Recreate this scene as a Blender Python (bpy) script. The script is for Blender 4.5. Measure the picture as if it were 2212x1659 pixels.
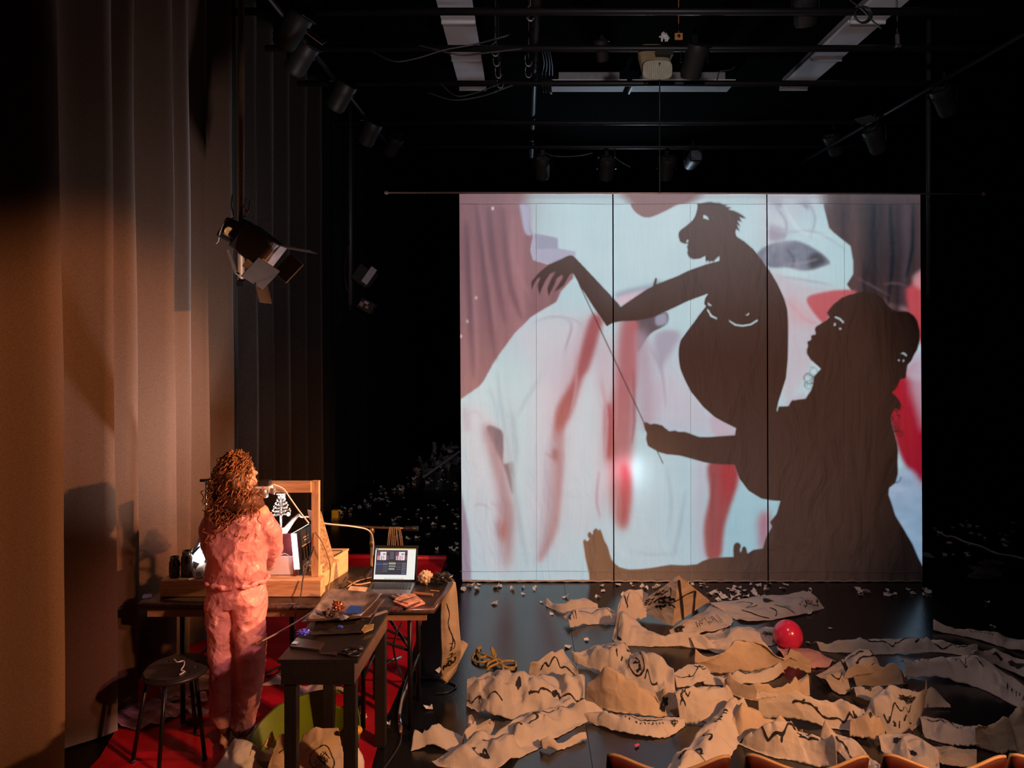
import bpy, bmesh, math, random
import numpy as np
from mathutils import Vector, Matrix, Euler, noise
from mathutils.geometry import tessellate_polygon
random.seed(7); np.random.seed(7)
SC = bpy.context.scene
COL = SC.collection
for _o in list(bpy.data.objects): bpy.data.objects.remove(_o)
# ------------------------------------------------------------------ camera
F, CX, CY, H = 1475.0, 1133.0, 715.0, 2.3
cam = bpy.data.cameras.new('camera'); cam.sensor_fit = 'HORIZONTAL'; cam.sensor_width = 36; cam.lens = F/2212*36
cam.shift_x = (1106-CX)/2212; cam.shift_y = -(829.5-CY)/2212
cam.clip_start = .05; cam.clip_end = 60
camo = bpy.data.objects.new('camera', cam); COL.objects.link(camo)
camo.location = (0, 0, H); camo.rotation_euler = (math.pi/2, 0, 0); SC.camera = camo
# ------------------------------------------------------------------ world, exposure
w = bpy.data.worlds.new('dark_room'); SC.world = w; w.use_nodes = True
w.node_tree.nodes['Background'].inputs[0].default_value = (.010, .010, .012, 1); w.node_tree.nodes['Background'].inputs[1].default_value = .12
SC.view_settings.view_transform = 'Standard'; SC.view_settings.look = 'None'
SC.view_settings.exposure = 0; SC.view_settings.gamma = 1; SC.view_settings.use_curve_mapping = False
# ------------------------------------------------------------------ stage lights
def aim(o, to):
    o.rotation_euler = (Vector(to)-o.location).to_track_quat('-Z', 'Y').to_euler()
def spot(name, loc, to, col, power, deg, blend, rad=.08):
    l = bpy.data.lights.new(name, 'SPOT'); l.color = col; l.energy = power; l.spot_size = math.radians(deg); l.spot_blend = blend; l.shadow_soft_size = rad
    o = bpy.data.objects.new(name, l); COL.objects.link(o); o.location = loc; aim(o, to); return o
def area(name, loc, to, col, power, sx, sy, spread=180):
    l = bpy.data.lights.new(name, 'AREA'); l.shape = 'RECTANGLE'; l.size = sx; l.size_y = sy; l.color = col; l.energy = power; l.spread = math.radians(spread)
    o = bpy.data.objects.new(name, l); COL.objects.link(o); o.location = loc; aim(o, to); return o
spot('side_light', (4.3, 3.75, 3.05), (-1.75, 3.95, 1.62), (1, .44, .18), 3000, 28, .55, .06)      # warm lantern on the house-right boom
spot('front_orange', (3.6, .2, 3.3), (-.02, 4.45, .25), (1, .42, .16), 1300, 47, .8, .08)           # amber lantern from the right of the house
spot('top_wash', (.9, 2.0, 5.3), (1.0, 4.3, 0), (1, .72, .69), 200, 62, .9, .15)                    # pinkish lantern over the heap of paper
spot('red_light', (3.0, .9, 3.4), (-1.35, 3.9, .85), (1, .38, .40), 620, 16, .7, .1)               # red gel on the work table
spot('screen_fill', (1.2, -1.3, 3.7), (1.35, 6.25, 1.7), (1, .42, .28), 380, 36, .6, .1)             # added amber fill, warms the dark silhouettes on the cloth
spot('strip_fill_back', (1.7, 12.5, 3.0), (1.4, 8.0, 5.3), (.58, .80, 1), 125, 75, .8, .1)           # added cool fill, no known source, brightens the ceiling strips
spot('strip_fill_front', (-.5, -1.2, 3.2), (1.6, 7.0, 5.3), (1, .86, .88), 480, 44, .9, .1)  # added fill aimed upwards, lifts the grey strip rows
area('left_work_lamp_glow', (-1.83, 4.2, 1.02), (-1.6, 4.6, .8), (1, .93, .92), 4, .05, .14)
area('panel_lamp_glow', (-1.385, 4.17, 1.06), (-2.35, 4.65, 2.0), (1, .86, .86), 24, .02, .2, 110)
# ------------------------------------------------------------------ helpers
def PX(px, py, d): return Vector(((px-CX)/F*d, d, H-(py-CY)/F*d))
def PZ(px, py, z=0.0):
    d = (H-z)*F/(py-CY); return Vector(((px-CX)/F*d, d, z))
def R(*a): return Euler([math.radians(x) for x in a]).to_matrix()
WLOC = {}
class MB:
    def __init__(s): s.v = []; s.f = []; s.c = None
    def add(s, vs, fs):
        b = len(s.v); s.v += [Vector(p) for p in vs]; s.f += [tuple(b+i for i in f) for f in fs]; return s
    def box(s, c, size, rot=None, bev=0.0):
        hx, hy, hz = size[0]/2, size[1]/2, size[2]/2
        if bev > 0:
            b = min(bev, hx*.9, hy*.9, hz*.9); bm = bmesh.new(); bmesh.ops.create_cube(bm, size=1)
            for v in bm.verts: v.co = Vector((v.co.x*size[0], v.co.y*size[1], v.co.z*size[2]))
            bmesh.ops.bevel(bm, geom=bm.edges[:], offset=b, segments=2, affect='EDGES', profile=.5)
            bm.verts.index_update(); vs = [v.co.copy() for v in bm.verts]; fs = [[v.index for v in f.verts] for f in bm.faces]; bm.free()
        else:
            vs = [Vector((x*hx, y*hy, z*hz)) for z in (-1, 1) for y in (-1, 1) for x in (-1, 1)]
            fs = [(0, 2, 3, 1), (4, 5, 7, 6), (0, 1, 5, 4), (2, 6, 7, 3), (0, 4, 6, 2), (1, 3, 7, 5)]
        if rot is not None: vs = [rot @ v for v in vs]
        return s.add([Vector(c)+v for v in vs], fs)
    def hexa(s, p):  # eight corners: bottom 4 (ccw), top 4
        return s.add(p, [(3, 2, 1, 0), (4, 5, 6, 7), (0, 1, 5, 4), (1, 2, 6, 5), (2, 3, 7, 6), (3, 0, 4, 7)])
    def tube(s, pts, r, n=8, cap=True, flat=1.0):
        pts = [Vector(p) for p in pts]; m = len(pts); rr = r if isinstance(r, (list, tuple)) else [r]*m
        t0 = (pts[1]-pts[0]).normalized(); ref = Vector((0, 0, 1)) if abs(t0.z) < .9 else Vector((1, 0, 0))
        u = t0.cross(ref).normalized(); vs = []; fs = []
        for i, p in enumerate(pts):
            t = (pts[min(i+1, m-1)]-pts[max(i-1, 0)]); t = t.normalized() if t.length > 1e-9 else t0
            u = (u - t*u.dot(t)); u = u.normalized() if u.length > 1e-6 else t.orthogonal().normalized(); w_ = t.cross(u)
            for k in range(n):
                a = 2*math.pi*k/n; vs.append(p+(u*math.cos(a)+w_*math.sin(a)*flat)*rr[i])
        for i in range(m-1):
            for k in range(n): fs.append((i*n+k, i*n+(k+1) % n, (i+1)*n+(k+1) % n, (i+1)*n+k))
        if cap: fs.append(tuple(range(n-1, -1, -1))); fs.append(tuple((m-1)*n+k for k in range(n)))
        return s.add(vs, fs)
    def capsule(s, a, b, ra, rb, n=12):
        a, b = Vector(a), Vector(b); t = (b-a).normalized(); pts = []; rr = []
        for k in range(5): q = math.pi/2*(1-k/4); pts.append(a-t*ra*math.sin(q)); rr.append(max(1e-4, ra*math.cos(q)))
        for k in range(5): q = math.pi/2*k/4; pts.append(b+t*rb*math.sin(q)); rr.append(max(1e-4, rb*math.cos(q)))
        return s.tube(pts, rr, n)
    def chain(s, pts, rr, n=12):
        for i in range(len(pts)-1): s.capsule(pts[i], pts[i+1], rr[i], rr[i+1], n)
        return s
    def lathe(s, c, prof, n=20, rot=None, cap=True):
        vs = []; fs = []; m = len(prof)
        for r, z in prof:
            for k in range(n):
                a = 2*math.pi*k/n; v = Vector((r*math.cos(a), r*math.sin(a), z)); vs.append(Vector(c)+(rot @ v if rot is not None else v))
        for i in range(m-1):
            for k in range(n): fs.append((i*n+k, i*n+(k+1) % n, (i+1)*n+(k+1) % n, (i+1)*n+k))
        if cap: fs.append(tuple(range(n-1, -1, -1))); fs.append(tuple((m-1)*n+k for k in range(n)))
        return s.add(vs, fs)
    def ell(s, c, r, n=16, rot=None):
        prof = [(math.sin(math.pi*k/10), -math.cos(math.pi*k/10)) for k in range(11)]
        vs = []; fs = []
        for q, z in prof:
            for k in range(n):
                a = 2*math.pi*k/n; v = Vector((max(q, .002)*math.cos(a)*r[0], max(q, .002)*math.sin(a)*r[1], z*r[2]))
                vs.append(Vector(c)+(rot @ v if rot is not None else v))
        for i in range(10):
            for k in range(n): fs.append((i*n+k, i*n+(k+1) % n, (i+1)*n+(k+1) % n, (i+1)*n+k))
        fs.append(tuple(range(n-1, -1, -1))); fs.append(tuple(10*n+k for k in range(n)))
        return s.add(vs, fs)
    def grid(s, pts, nu, nv, back=0.0):  # pts[i*nv+j]
        b = len(s.v)
        fs = [(i*nv+j, (i+1)*nv+j, (i+1)*nv+j+1, i*nv+j+1) for i in range(nu-1) for j in range(nv-1)]
        return s.add(pts, fs)
    def prism(s, loops, f, thick):  # loops of 2d points (outer first), f(x,y)->Vector front, thick = Vector offset
        tri = tessellate_polygon([[Vector((p[0], p[1], 0)) for p in l] for l in loops])
        flat = [f(*p) for l in loops for p in l]; n = len(flat); th = Vector(thick)
        vs = [p-th/2 for p in flat]+[p+th/2 for p in flat]
        fs = [tuple(t) for t in tri]+[tuple(n+i for i in reversed(t)) for t in tri]; b = 0
        for l in loops:
            m = len(l)
            for i in range(m): fs.append((b+i, b+(i+1) % m, n+b+(i+1) % m, n+b+i))
            b += m
        return s.add(vs, fs)
    def build(s, name, mat, parent=None, smooth=False, local=False, angle=None):
        me = bpy.data.meshes.new(name); off = Vector((0, 0, 0)) if (local or parent is None) else WLOC.get(parent.name, Vector((0, 0, 0)))
        me.from_pydata([v-off for v in s.v], [], s.f)
        if s.c is not None:
            at = me.color_attributes.new('tint', 'FLOAT_COLOR', 'POINT'); at.data.foreach_set('color', np.array(s.c, dtype=np.float32).ravel())
        me.validate()
        bm = bmesh.new(); bm.from_mesh(me); bmesh.ops.recalc_face_normals(bm, faces=bm.faces[:]); bm.to_mesh(me); bm.free()
        if smooth: me.shade_smooth() if angle is None else me.shade_smooth()
        if smooth and angle is not None: me.set_sharp_from_angle(angle=math.radians(angle))
        me.materials.append(mat); o = bpy.data.objects.new(name, me); COL.objects.link(o)
        if parent is not None: o.parent = parent; WLOC[o.name] = WLOC.get(parent.name, Vector((0, 0, 0)))
        return o
def tag(o, label=None, cat=None, group=None, kind=None):
    if label: o['label'] = label
    if cat: o['category'] = cat
    if group: o['group'] = group
    if kind: o['kind'] = kind
    return o
def thing(name, label, cat, loc=(0, 0, 0), group=None):
    o = bpy.data.objects.new(name, None); COL.objects.link(o); o.location = loc; o.empty_display_size = .1
    WLOC[o.name] = Vector(loc); return tag(o, label, cat, group)
def dup(root, loc=None, rot=None, label=None, group=None):
    r = root.copy(); COL.objects.link(r)
    if loc is not None: r.location = loc
    if rot is not None: r.rotation_euler = rot
    if label: r['label'] = label
    if group: r['group'] = group
    for ch in list(root.children):
        c = ch.copy(); COL.objects.link(c); c.parent = r
        for g in list(ch.children):
            d = g.copy(); COL.objects.link(d); d.parent = c
    return r
def fuse(mb, name, mat, parent, voxel, it=4, disp=None):
    t = mb.build('temp', mat); m = t.modifiers.new('r', 'REMESH'); m.mode = 'VOXEL'; m.voxel_size = voxel; m.use_smooth_shade = True
    m2 = t.modifiers.new('s', 'SMOOTH'); m2.iterations = it; m2.factor = .5
    dg = bpy.context.evaluated_depsgraph_get(); ev = t.evaluated_get(dg); me = bpy.data.meshes.new_from_object(ev, depsgraph=dg)
    bpy.data.objects.remove(t); me.name = name
    if disp:
        me.calc_loop_triangles()
        nr = [v.normal.copy() for v in me.vertices]
        for v, n_ in zip(me.vertices, nr): v.co += n_*disp(v.co)
    off = WLOC.get(parent.name, Vector((0, 0, 0)))
    for v in me.vertices: v.co -= off
    me.shade_smooth(); me.materials.clear(); me.materials.append(mat)
    o = bpy.data.objects.new(name, me); COL.objects.link(o); o.parent = parent; WLOC[o.name] = off; return o
def smoothpts(pts, n=8, closed=False):
    pts = [Vector(p) for p in pts]; out = []; m = len(pts)
    rng = range(m if closed else m-1)
    for i in rng:
        if closed: p0, p1, p2, p3 = pts[i-1], pts[i], pts[(i+1) % m], pts[(i+2) % m]
        else: p0, p1, p2, p3 = pts[max(i-1, 0)], pts[i], pts[i+1], pts[min(i+2, m-1)]
        for k in range(n):
            t = k/n; out.append(.5*((2*p1)+(p2-p0)*t+(2*p0-5*p1+4*p2-p3)*t*t+(3*p1-p0-3*p2+p3)*t**3))
    if not closed: out.append(pts[-1])
    return out
# ------------------------------------------------------------------ materials
MATS = {}
def M(name, col, rough=.6, metal=0.0, vary=.12, scale=18.0, bump=0.0, bscale=60.0, trans=0.0, emit=0.0, spec=.5, sheen=0.0, alpha=1.0, stretch=None, coat=0.0, emitcol=None, crump=None):
    if name in MATS: return MATS[name]
    m = bpy.data.materials.new(name); m.use_nodes = True; nt = m.node_tree; nd = nt.nodes; b = nd['Principled BSDF']
    tc = nd.new('ShaderNodeTexCoord'); src = tc.outputs['Object']
    if stretch:
        mp = nd.new('ShaderNodeMapping'); mp.inputs['Scale'].default_value = stretch; nt.links.new(src, mp.inputs[0]); src = mp.outputs[0]
    nz = nd.new('ShaderNodeTexNoise'); nz.inputs['Scale'].default_value = scale; nz.inputs['Detail'].default_value = 5; nt.links.new(src, nz.inputs['Vector'])
    rp = nd.new('ShaderNodeValToRGB'); rp.color_ramp.elements[0].position = .3; rp.color_ramp.elements[1].position = .7
    rp.color_ramp.elements[0].color = [c*(1-vary) for c in col[:3]]+[1]; rp.color_ramp.elements[1].color = [min(1, c*(1+vary)) for c in col[:3]]+[1]
    nt.links.new(nz.outputs[0], rp.inputs[0]); nt.links.new(rp.outputs[0], b.inputs['Base Color'])
    b.inputs['Roughness'].default_value = rough; b.inputs['Metallic'].default_value = metal; b.inputs['Specular IOR Level'].default_value = spec
    if sheen: b.inputs['Sheen Weight'].default_value = sheen; b.inputs['Sheen Roughness'].default_value = .4
    if coat: b.inputs['Coat Weight'].default_value = coat; b.inputs['Coat Roughness'].default_value = .15
    if alpha < 1: b.inputs['Alpha'].default_value = alpha
    if emit: b.inputs['Emission Color'].default_value = list(emitcol or col)+[1]; b.inputs['Emission Strength'].default_value = emit
    if bump:
        n2 = nd.new('ShaderNodeTexNoise'); n2.inputs['Scale'].default_value = bscale; n2.inputs['Detail'].default_value = 4; nt.links.new(src, n2.inputs['Vector'])
        bp = nd.new('ShaderNodeBump'); bp.inputs['Strength'].default_value = bump; bp.inputs['Distance'].default_value = .01; nt.links.new(n2.outputs[0], bp.inputs['Height']); nt.links.new(bp.outputs[0], b.inputs['Normal'])
    if crump:  # folded paper and gauze: sharp cell-like creases at two sizes
        prev = b.inputs['Normal'].links[0].from_socket if b.inputs['Normal'].links else None
        nw = nd.new('ShaderNodeTexNoise'); nw.inputs['Scale'].default_value = 6; nt.links.new(tc.outputs['Object'], nw.inputs['Vector'])
        ad = nd.new('ShaderNodeVectorMath'); ad.operation = 'MULTIPLY_ADD'; nt.links.new(nw.outputs['Color'], ad.inputs[0]); ad.inputs[1].default_value = (.12, .12, .12); nt.links.new(tc.outputs['Object'], ad.inputs[2])
        for sc_v, dist in crump:
            vo = nd.new('ShaderNodeTexVoronoi'); vo.inputs['Scale'].default_value = sc_v; nt.links.new(ad.outputs[0], vo.inputs['Vector'])
            b2 = nd.new('ShaderNodeBump'); b2.inputs['Strength'].default_value = 1.0; b2.inputs['Distance'].default_value = dist; nt.links.new(vo.outputs['Distance'], b2.inputs['Height'])
            if prev is not None: nt.links.new(prev, b2.inputs['Normal'])
            prev = b2.outputs[0]
        nt.links.new(prev, b.inputs['Normal'])
    if trans:
        tr = nd.new('ShaderNodeBsdfTranslucent'); nt.links.new(rp.outputs[0], tr.inputs[0]); mx = nd.new('ShaderNodeMixShader'); mx.inputs[0].default_value = trans
        nt.links.new(b.outputs[0], mx.inputs[1]); nt.links.new(tr.outputs[0], mx.inputs[2]); nt.links.new(mx.outputs[0], nd['Material Output'].inputs[0])
    MATS[name] = m; return m
def tintmat(name, emit):  # colours carried by the mesh: a lit display
    m = bpy.data.materials.new(name); m.use_nodes = True; nt = m.node_tree; nd = nt.nodes; b = nd['Principled BSDF']
    a = nd.new('ShaderNodeAttribute'); a.attribute_name = 'tint'; nt.links.new(a.outputs[0], b.inputs['Emission Color']); b.inputs['Emission Strength'].default_value = emit
    b.inputs['Base Color'].default_value = (.02, .02, .02, 1); b.inputs['Roughness'].default_value = .3; return m
def wood(name, c1, c2, sc=(1, 12, 12), rough=.55):
    m = bpy.data.materials.new(name); m.use_nodes = True; nt = m.node_tree; nd = nt.nodes; b = nd['Principled BSDF']
    tc = nd.new('ShaderNodeTexCoord'); mp = nd.new('ShaderNodeMapping'); mp.inputs['Scale'].default_value = sc; nt.links.new(tc.outputs['Object'], mp.inputs[0])
    nz = nd.new('ShaderNodeTexNoise'); nz.inputs['Scale'].default_value = 4; nz.inputs['Detail'].default_value = 8; nz.inputs['Distortion'].default_value = 1.2; nt.links.new(mp.outputs[0], nz.inputs['Vector'])
    rp = nd.new('ShaderNodeValToRGB'); rp.color_ramp.elements[0].position = .35; rp.color_ramp.elements[1].position = .65
    rp.color_ramp.elements[0].color = list(c1)+[1]; rp.color_ramp.elements[1].color = list(c2)+[1]; nt.links.new(nz.outputs[0], rp.inputs[0]); nt.links.new(rp.outputs[0], b.inputs['Base Color'])
    b.inputs['Roughness'].default_value = rough
    bp = nd.new('ShaderNodeBump'); bp.inputs['Strength'].default_value = .25; bp.inputs['Distance'].default_value = .004; nt.links.new(nz.outputs[0], bp.inputs['Height']); nt.links.new(bp.outputs[0], b.inputs['Normal'])
    return m
m_black = M('black_paint', (.012, .012, .013), .6)
m_blackmetal = M('black_metal', (.02, .02, .021), .35, .6)
m_darkcloth = M('dark_drape', (.012, .011, .012), .95, vary=.3, scale=40, spec=.1)
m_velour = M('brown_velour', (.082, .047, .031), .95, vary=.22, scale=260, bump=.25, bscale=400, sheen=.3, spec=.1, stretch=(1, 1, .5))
m_ceiling = M('ceiling_black', (.0016, .0016, .0018), .95, spec=.03)
m_chrome = M('chrome', (.75, .75, .76), .18, 1.0, vary=.05)
m_steel = M('dull_steel', (.35, .34, .33), .4, .9)
m_white = M('white_enamel', (.78, .78, .8), .45, vary=.04)
m_paper = M('tracing_paper', (.74, .68, .63), .75, vary=.06, scale=9, bump=.2, bscale=45, trans=.3, spec=.2, crump=((5, .018), (16, .004)))
m_paper2 = M('kraft_paper', (.62, .50, .38), .8, vary=.08, scale=9, bump=.2, bscale=40, trans=.15, spec=.2, crump=((5, .018), (14, .004)))
m_whitepaper = M('white_paper', (.8, .79, .78), .7, vary=.03, bump=.15, trans=.15, spec=.2, crump=((7, .012),))
m_ink = M('black_ink', (.012, .010, .012), .7)
m_scrap = M('scrap_paper', (.78, .77, .76), .8, vary=.04)
m_wood = wood('pine', (.50, .30, .15), (.70, .47, .27), (14, 14, 1.5))
m_woodx = wood('pine_plank', (.50, .30, .15), (.70, .47, .27), (1.2, 14, 14))
m_ply = wood('plywood', (.55, .36, .18), (.70, .50, .28), (3, 2, 8))
m_blackwood = M('black_stained_wood', (.011, .009, .008), .5, vary=.3, scale=30, bump=.2, bscale=90, stretch=(6, 1, 1))
m_plasticblack = M('black_plastic', (.018, .018, .02), .4)
# ------------------------------------------------------------------ the room
def struct(name, mb, mat, parent=None):
    o = mb.build(name, mat, parent); o['kind'] = 'structure'; return o
def floormat():
    m = bpy.data.materials.new('black_vinyl'); m.use_nodes = True; nt = m.node_tree; nd = nt.nodes; b = nd['Principled BSDF']
    tc = nd.new('ShaderNodeTexCoord'); nz = nd.new('ShaderNodeTexNoise'); nz.inputs['Scale'].default_value = 2.2; nz.inputs['Detail'].default_value = 9; nz.inputs['Roughness'].default_value = .7
    nt.links.new(tc.outputs['Object'], nz.inputs['Vector'])
    rp = nd.new('ShaderNodeValToRGB'); rp.color_ramp.elements[0].color = (.005, .005, .006, 1); rp.color_ramp.elements[1].color = (.010, .010, .0115, 1); nt.links.new(nz.outputs[0], rp.inputs[0]); nt.links.new(rp.outputs[0], b.inputs['Base Color'])
    b.inputs['Specular IOR Level'].default_value = 1.0; r2 = nd.new('ShaderNodeMapRange'); r2.inputs['From Min'].default_value = .3; r2.inputs['From Max'].default_value = .7; r2.inputs['To Min'].default_value = .17; r2.inputs['To Max'].default_value = .26; nt.links.new(nz.outputs[0], r2.inputs[0]); nt.links.new(r2.outputs[0], b.inputs['Roughness'])
    n2 = nd.new('ShaderNodeTexNoise'); n2.inputs['Scale'].default_value = 90; bp = nd.new('ShaderNodeBump'); bp.inputs['Strength'].default_value = .06; bp.inputs['Distance'].default_value = .01
    nt.links.new(tc.outputs['Object'], n2.inputs['Vector']); nt.links.new(n2.outputs[0], bp.inputs['Height']); nt.links.new(bp.outputs[0], b.inputs['Normal']); return m
m_floor = floormat()
fl = struct('floor', MB().box((1.9, 6, -.06), (9.6, 18.4, .1)), M('sub_floor', (.006, .006, .006), .9))
XL = -2.86
for k in range(6):
    xa = XL+.05+k*1.585
    MB().box((xa+.791, 6, -.005), (1.582, 18.2, .01)).build('vinyl_panel', m_floor, fl)
struct('wall_back', MB().box((1.9, 15.1, 2.7), (9.8, .2, 5.7)), m_ceiling)
struct('wall_left', MB().box((-2.98, 6, 2.7), (.2, 18.4, 5.7)), m_ceiling)
struct('wall_right', MB().box((6.75, 6, 2.7), (.2, 18.4, 5.7)), m_ceiling)
struct('ceiling', MB().box((1.9, 6, 5.45), (9.9, 18.6, .2)), m_ceiling)
# ------------------------------------------------------------------ drapes
def curtain(name, label, mat, crests, z1, x0, amp, seed, kind=None):
    ys = []; rnd = random.Random(seed); nz_ = 26
    for i in range(len(crests)-1):
        a, b = crests[i], crests[i+1]; n = 12
        for k in range(n): ys.append((a+(b-a)*k/n, i, k/n))
    ys.append((crests[-1], len(crests)-2, 1.0)); pts = []
    am = [rnd.uniform(.7, 1.2) for _ in crests]; ph = [rnd.uniform(0, 6) for _ in crests]
    for y, i, t in ys:
        gap = crests[i+1]-crests[i]
        for j in range(nz_):
            v = j/(nz_-1); z = .012+(z1-.012)*v
            dep = amp*am[i]*min(1.2, gap/.4)*(.35*math.sin(math.pi*t)**.7+.65*(.5-.5*math.cos(2*math.pi*t)))
            dep *= 1-.35*v
            xx = x0-dep+.035*math.sin(y*1.7+seed)+.012*noise.noise((y*2, z*.9, seed))+.02*math.sin(z*1.3+ph[i])*math.sin(math.pi*t)
            pts.append(Vector((xx, y+.03*math.sin(z*.8+ph[i]*.3), z)))
    mb = MB().grid(pts, len(ys), nz_); o = mb.build(name, mat, None, smooth=True)
    sm = o.modifiers.new('thickness', 'SOLIDIFY'); sm.thickness = .006
    return o
c1 = [2.35, 2.9, 3.39, 3.88, 4.12, 4.6, 4.80, 5.08, 5.48]
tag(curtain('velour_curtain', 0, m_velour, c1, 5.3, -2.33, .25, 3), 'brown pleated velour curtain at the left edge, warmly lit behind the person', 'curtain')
c2 = [5.5, 5.97, 6.45, 6.95, 7.5, 8.0]
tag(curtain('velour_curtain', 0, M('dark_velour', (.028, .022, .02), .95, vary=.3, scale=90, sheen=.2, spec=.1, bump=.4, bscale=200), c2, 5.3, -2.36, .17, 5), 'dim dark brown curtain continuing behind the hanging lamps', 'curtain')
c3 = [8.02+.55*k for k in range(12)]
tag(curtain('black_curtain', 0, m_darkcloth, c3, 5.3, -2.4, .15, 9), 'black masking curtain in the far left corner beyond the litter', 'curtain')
# ------------------------------------------------------------------ ceiling strip lights
m_diff = M('strip_diffuser', (.86, .85, .88), .6, vary=.05, scale=4)
def strip(cx, cy, lx, ly, label):
    t = thing('strip_light', label, 'ceiling light', (cx, cy, 5.2), 'unlit strip lights under the ceiling')
    MB().box((cx, cy, 5.26), (lx*.8, ly*.97, .09)).build('housing', M('strip_housing', (.3, .3, .32), .5), t)
    MB().box((cx, cy, 5.205), (lx, ly, .03), bev=.006).build('diffuser', m_diff, t)
    lip = MB()
    if ly > lx: lip.box((cx, cy+ly/2-.012, 5.19), (lx, .02, .055))
    else: lip.box((cx-lx/2+.012, cy, 5.19), (.02, ly, .055)).box((cx, cy-ly/2+.008, 5.195), (lx, .012, .05))
    lip.build('end_lip', m_white, t)
nm = ['nearest', 'second', 'third']
for k, (y0, y1) in enumerate([(5.55, 6.38), (6.4, 7.26), (7.28, 8.14)]):
    strip(-.616, (y0+y1)/2, .318, y1-y0, f'{nm[k]} grey strip light of the left row, counted away from the seats')
    strip(3.2, (y0+y1)/2, .33, y1-y0, f'{nm[k]} grey strip light of the right row, counted away from the seats')
strip(.75, 8.09, .88, .34, 'bluish strip light of the cross row, half behind the dangling cables')
strip(1.85, 8.09, 1.2, .34, 'bluish strip light of the cross row, behind the ribbed hanging shade')
# ------------------------------------------------------------------ lighting grid
m_pipe = M('grid_pipe', (.012, .011, .011), .45, .3)
def pipe(name, a, b, r, label, mat=None, cat='pipe', group=None):
    return tag(MB().tube([a, b], r, 10).build(name, mat or m_pipe, None, smooth=True), label, cat, group)
gy = [5.13, 5.8, 6.62, 7.87, 8.9]
gl = ['first', 'second', 'third', 'fourth', 'fifth']
for k, y in enumerate(gy):
    pipe('grid_pipe', (-2.2, y, 4.7), (6.5, y, 4.7), .028, f'{gl[k]} black crosswise pipe of the lighting grid, counted away from the seats')
pipe('grid_pipe', (.09, 4.2, 4.76), (.09, 9.6, 4.76), .036, 'black lengthwise pipe over the middle, between left strip row and hanging shade')
pipe('grid_pipe', (-1.8, 4.2, 4.64), (-1.7, 9.5, 4.64), .026, 'black lengthwise pipe on the left carrying a row of lanterns')
pipe('grid_pipe', (3.95, 4.6, 4.64), (3.85, 9.6, 4.64), .026, 'black lengthwise pipe on the right carrying a row of lanterns')
m_can = M('lantern_black', (.025, .023, .022), .5, .2)
m_lens = M('lens_glass', (.12, .13, .15), .08, 0, coat=1)
def lantern(label, loc, direction, size=1.0, plate=None, lensmat=None):
    # hung from a pipe: clamp, yoke, can, lens, colour frame, barn doors.  local: optical axis = -Y
    t = thing('stage_lantern', label, 'stage light', (0, 0, 0)); s = size
    MB().box((0, 0, .17*s), (.05*s, .04*s, .07*s)).tube([(0, 0, .2*s), (0, 0, .26*s)], .012*s, 6).build('clamp', m_blackmetal, t, local=True)
    MB().tube([(-.115*s, 0, -.02*s), (-.115*s, 0, .13*s), (.115*s, 0, .13*s), (.115*s, 0, -.02*s)], .01*s, 6).build('yoke', m_blackmetal, t, local=True)
    rx = Euler((direction[0], 0, direction[1])).to_matrix()
    P = lambda p: rx @ Vector(p)
    Rr = rx @ R(90, 0, 0)
    can = MB().lathe((0, 0, 0), [(.03*s, -.16*s), (.075*s, -.155*s), (.09*s, -.12*s), (.09*s, .02*s), (.098*s, .03*s), (.098*s, .12*s), (.088*s, .125*s), (.088*s, .1*s)], 16, Rr)
    for k in range(4): can.box(P((0, -.02*s+.045*s*k, .092*s)), (.09*s, .008*s, .012*s), rx)
    can.build('can', m_can, t, smooth=True, local=True, angle=40)
    MB().lathe((0, 0, 0), [(.002, .112*s), (.05*s, .111*s), (.086*s, .102*s)], 16, Rr, cap=False).build('lens', lensmat or m_lens, t, smooth=True, local=True)
    MB().lathe((0, 0, 0), [(.1*s, .125*s), (.118*s, .125*s), (.118*s, .135*s), (.1*s, .135*s), (.1*s, .125*s)], 4, Rr @ R(0, 0, 45), cap=False).build('colour_frame', m_blackmetal, t, local=True)
    if plate:
        for nme, c, sz, rot, mm in plate: MB().box(P([q*s for q in c]), [q*s for q in sz], rx @ R(*rot), bev=.003).build(nme, mm, t, local=True)
    t.location = loc; return t
m_doorb = M('barn_door_brown', (.04, .027, .022), .75, bump=.1, spec=.25)
m_gel = M('pink_gel', (.50, .27, .25), .6)
doors = [('barn_door', (0, -.22, .13), (.2, .17, .006), (-35, 0, 0), m_doorb), ('barn_door', (0, -.22, -.13), (.2, .17, .006), (35, 0, 0), m_doorb),
         ('barn_door', (.14, -.21, 0), (.006, .16, .17), (0, 0, 25), m_doorb), ('barn_door', (-.14, -.21, 0), (.006, .16, .17), (0, 0, -25), m_doorb)]
D = math.radians
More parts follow.
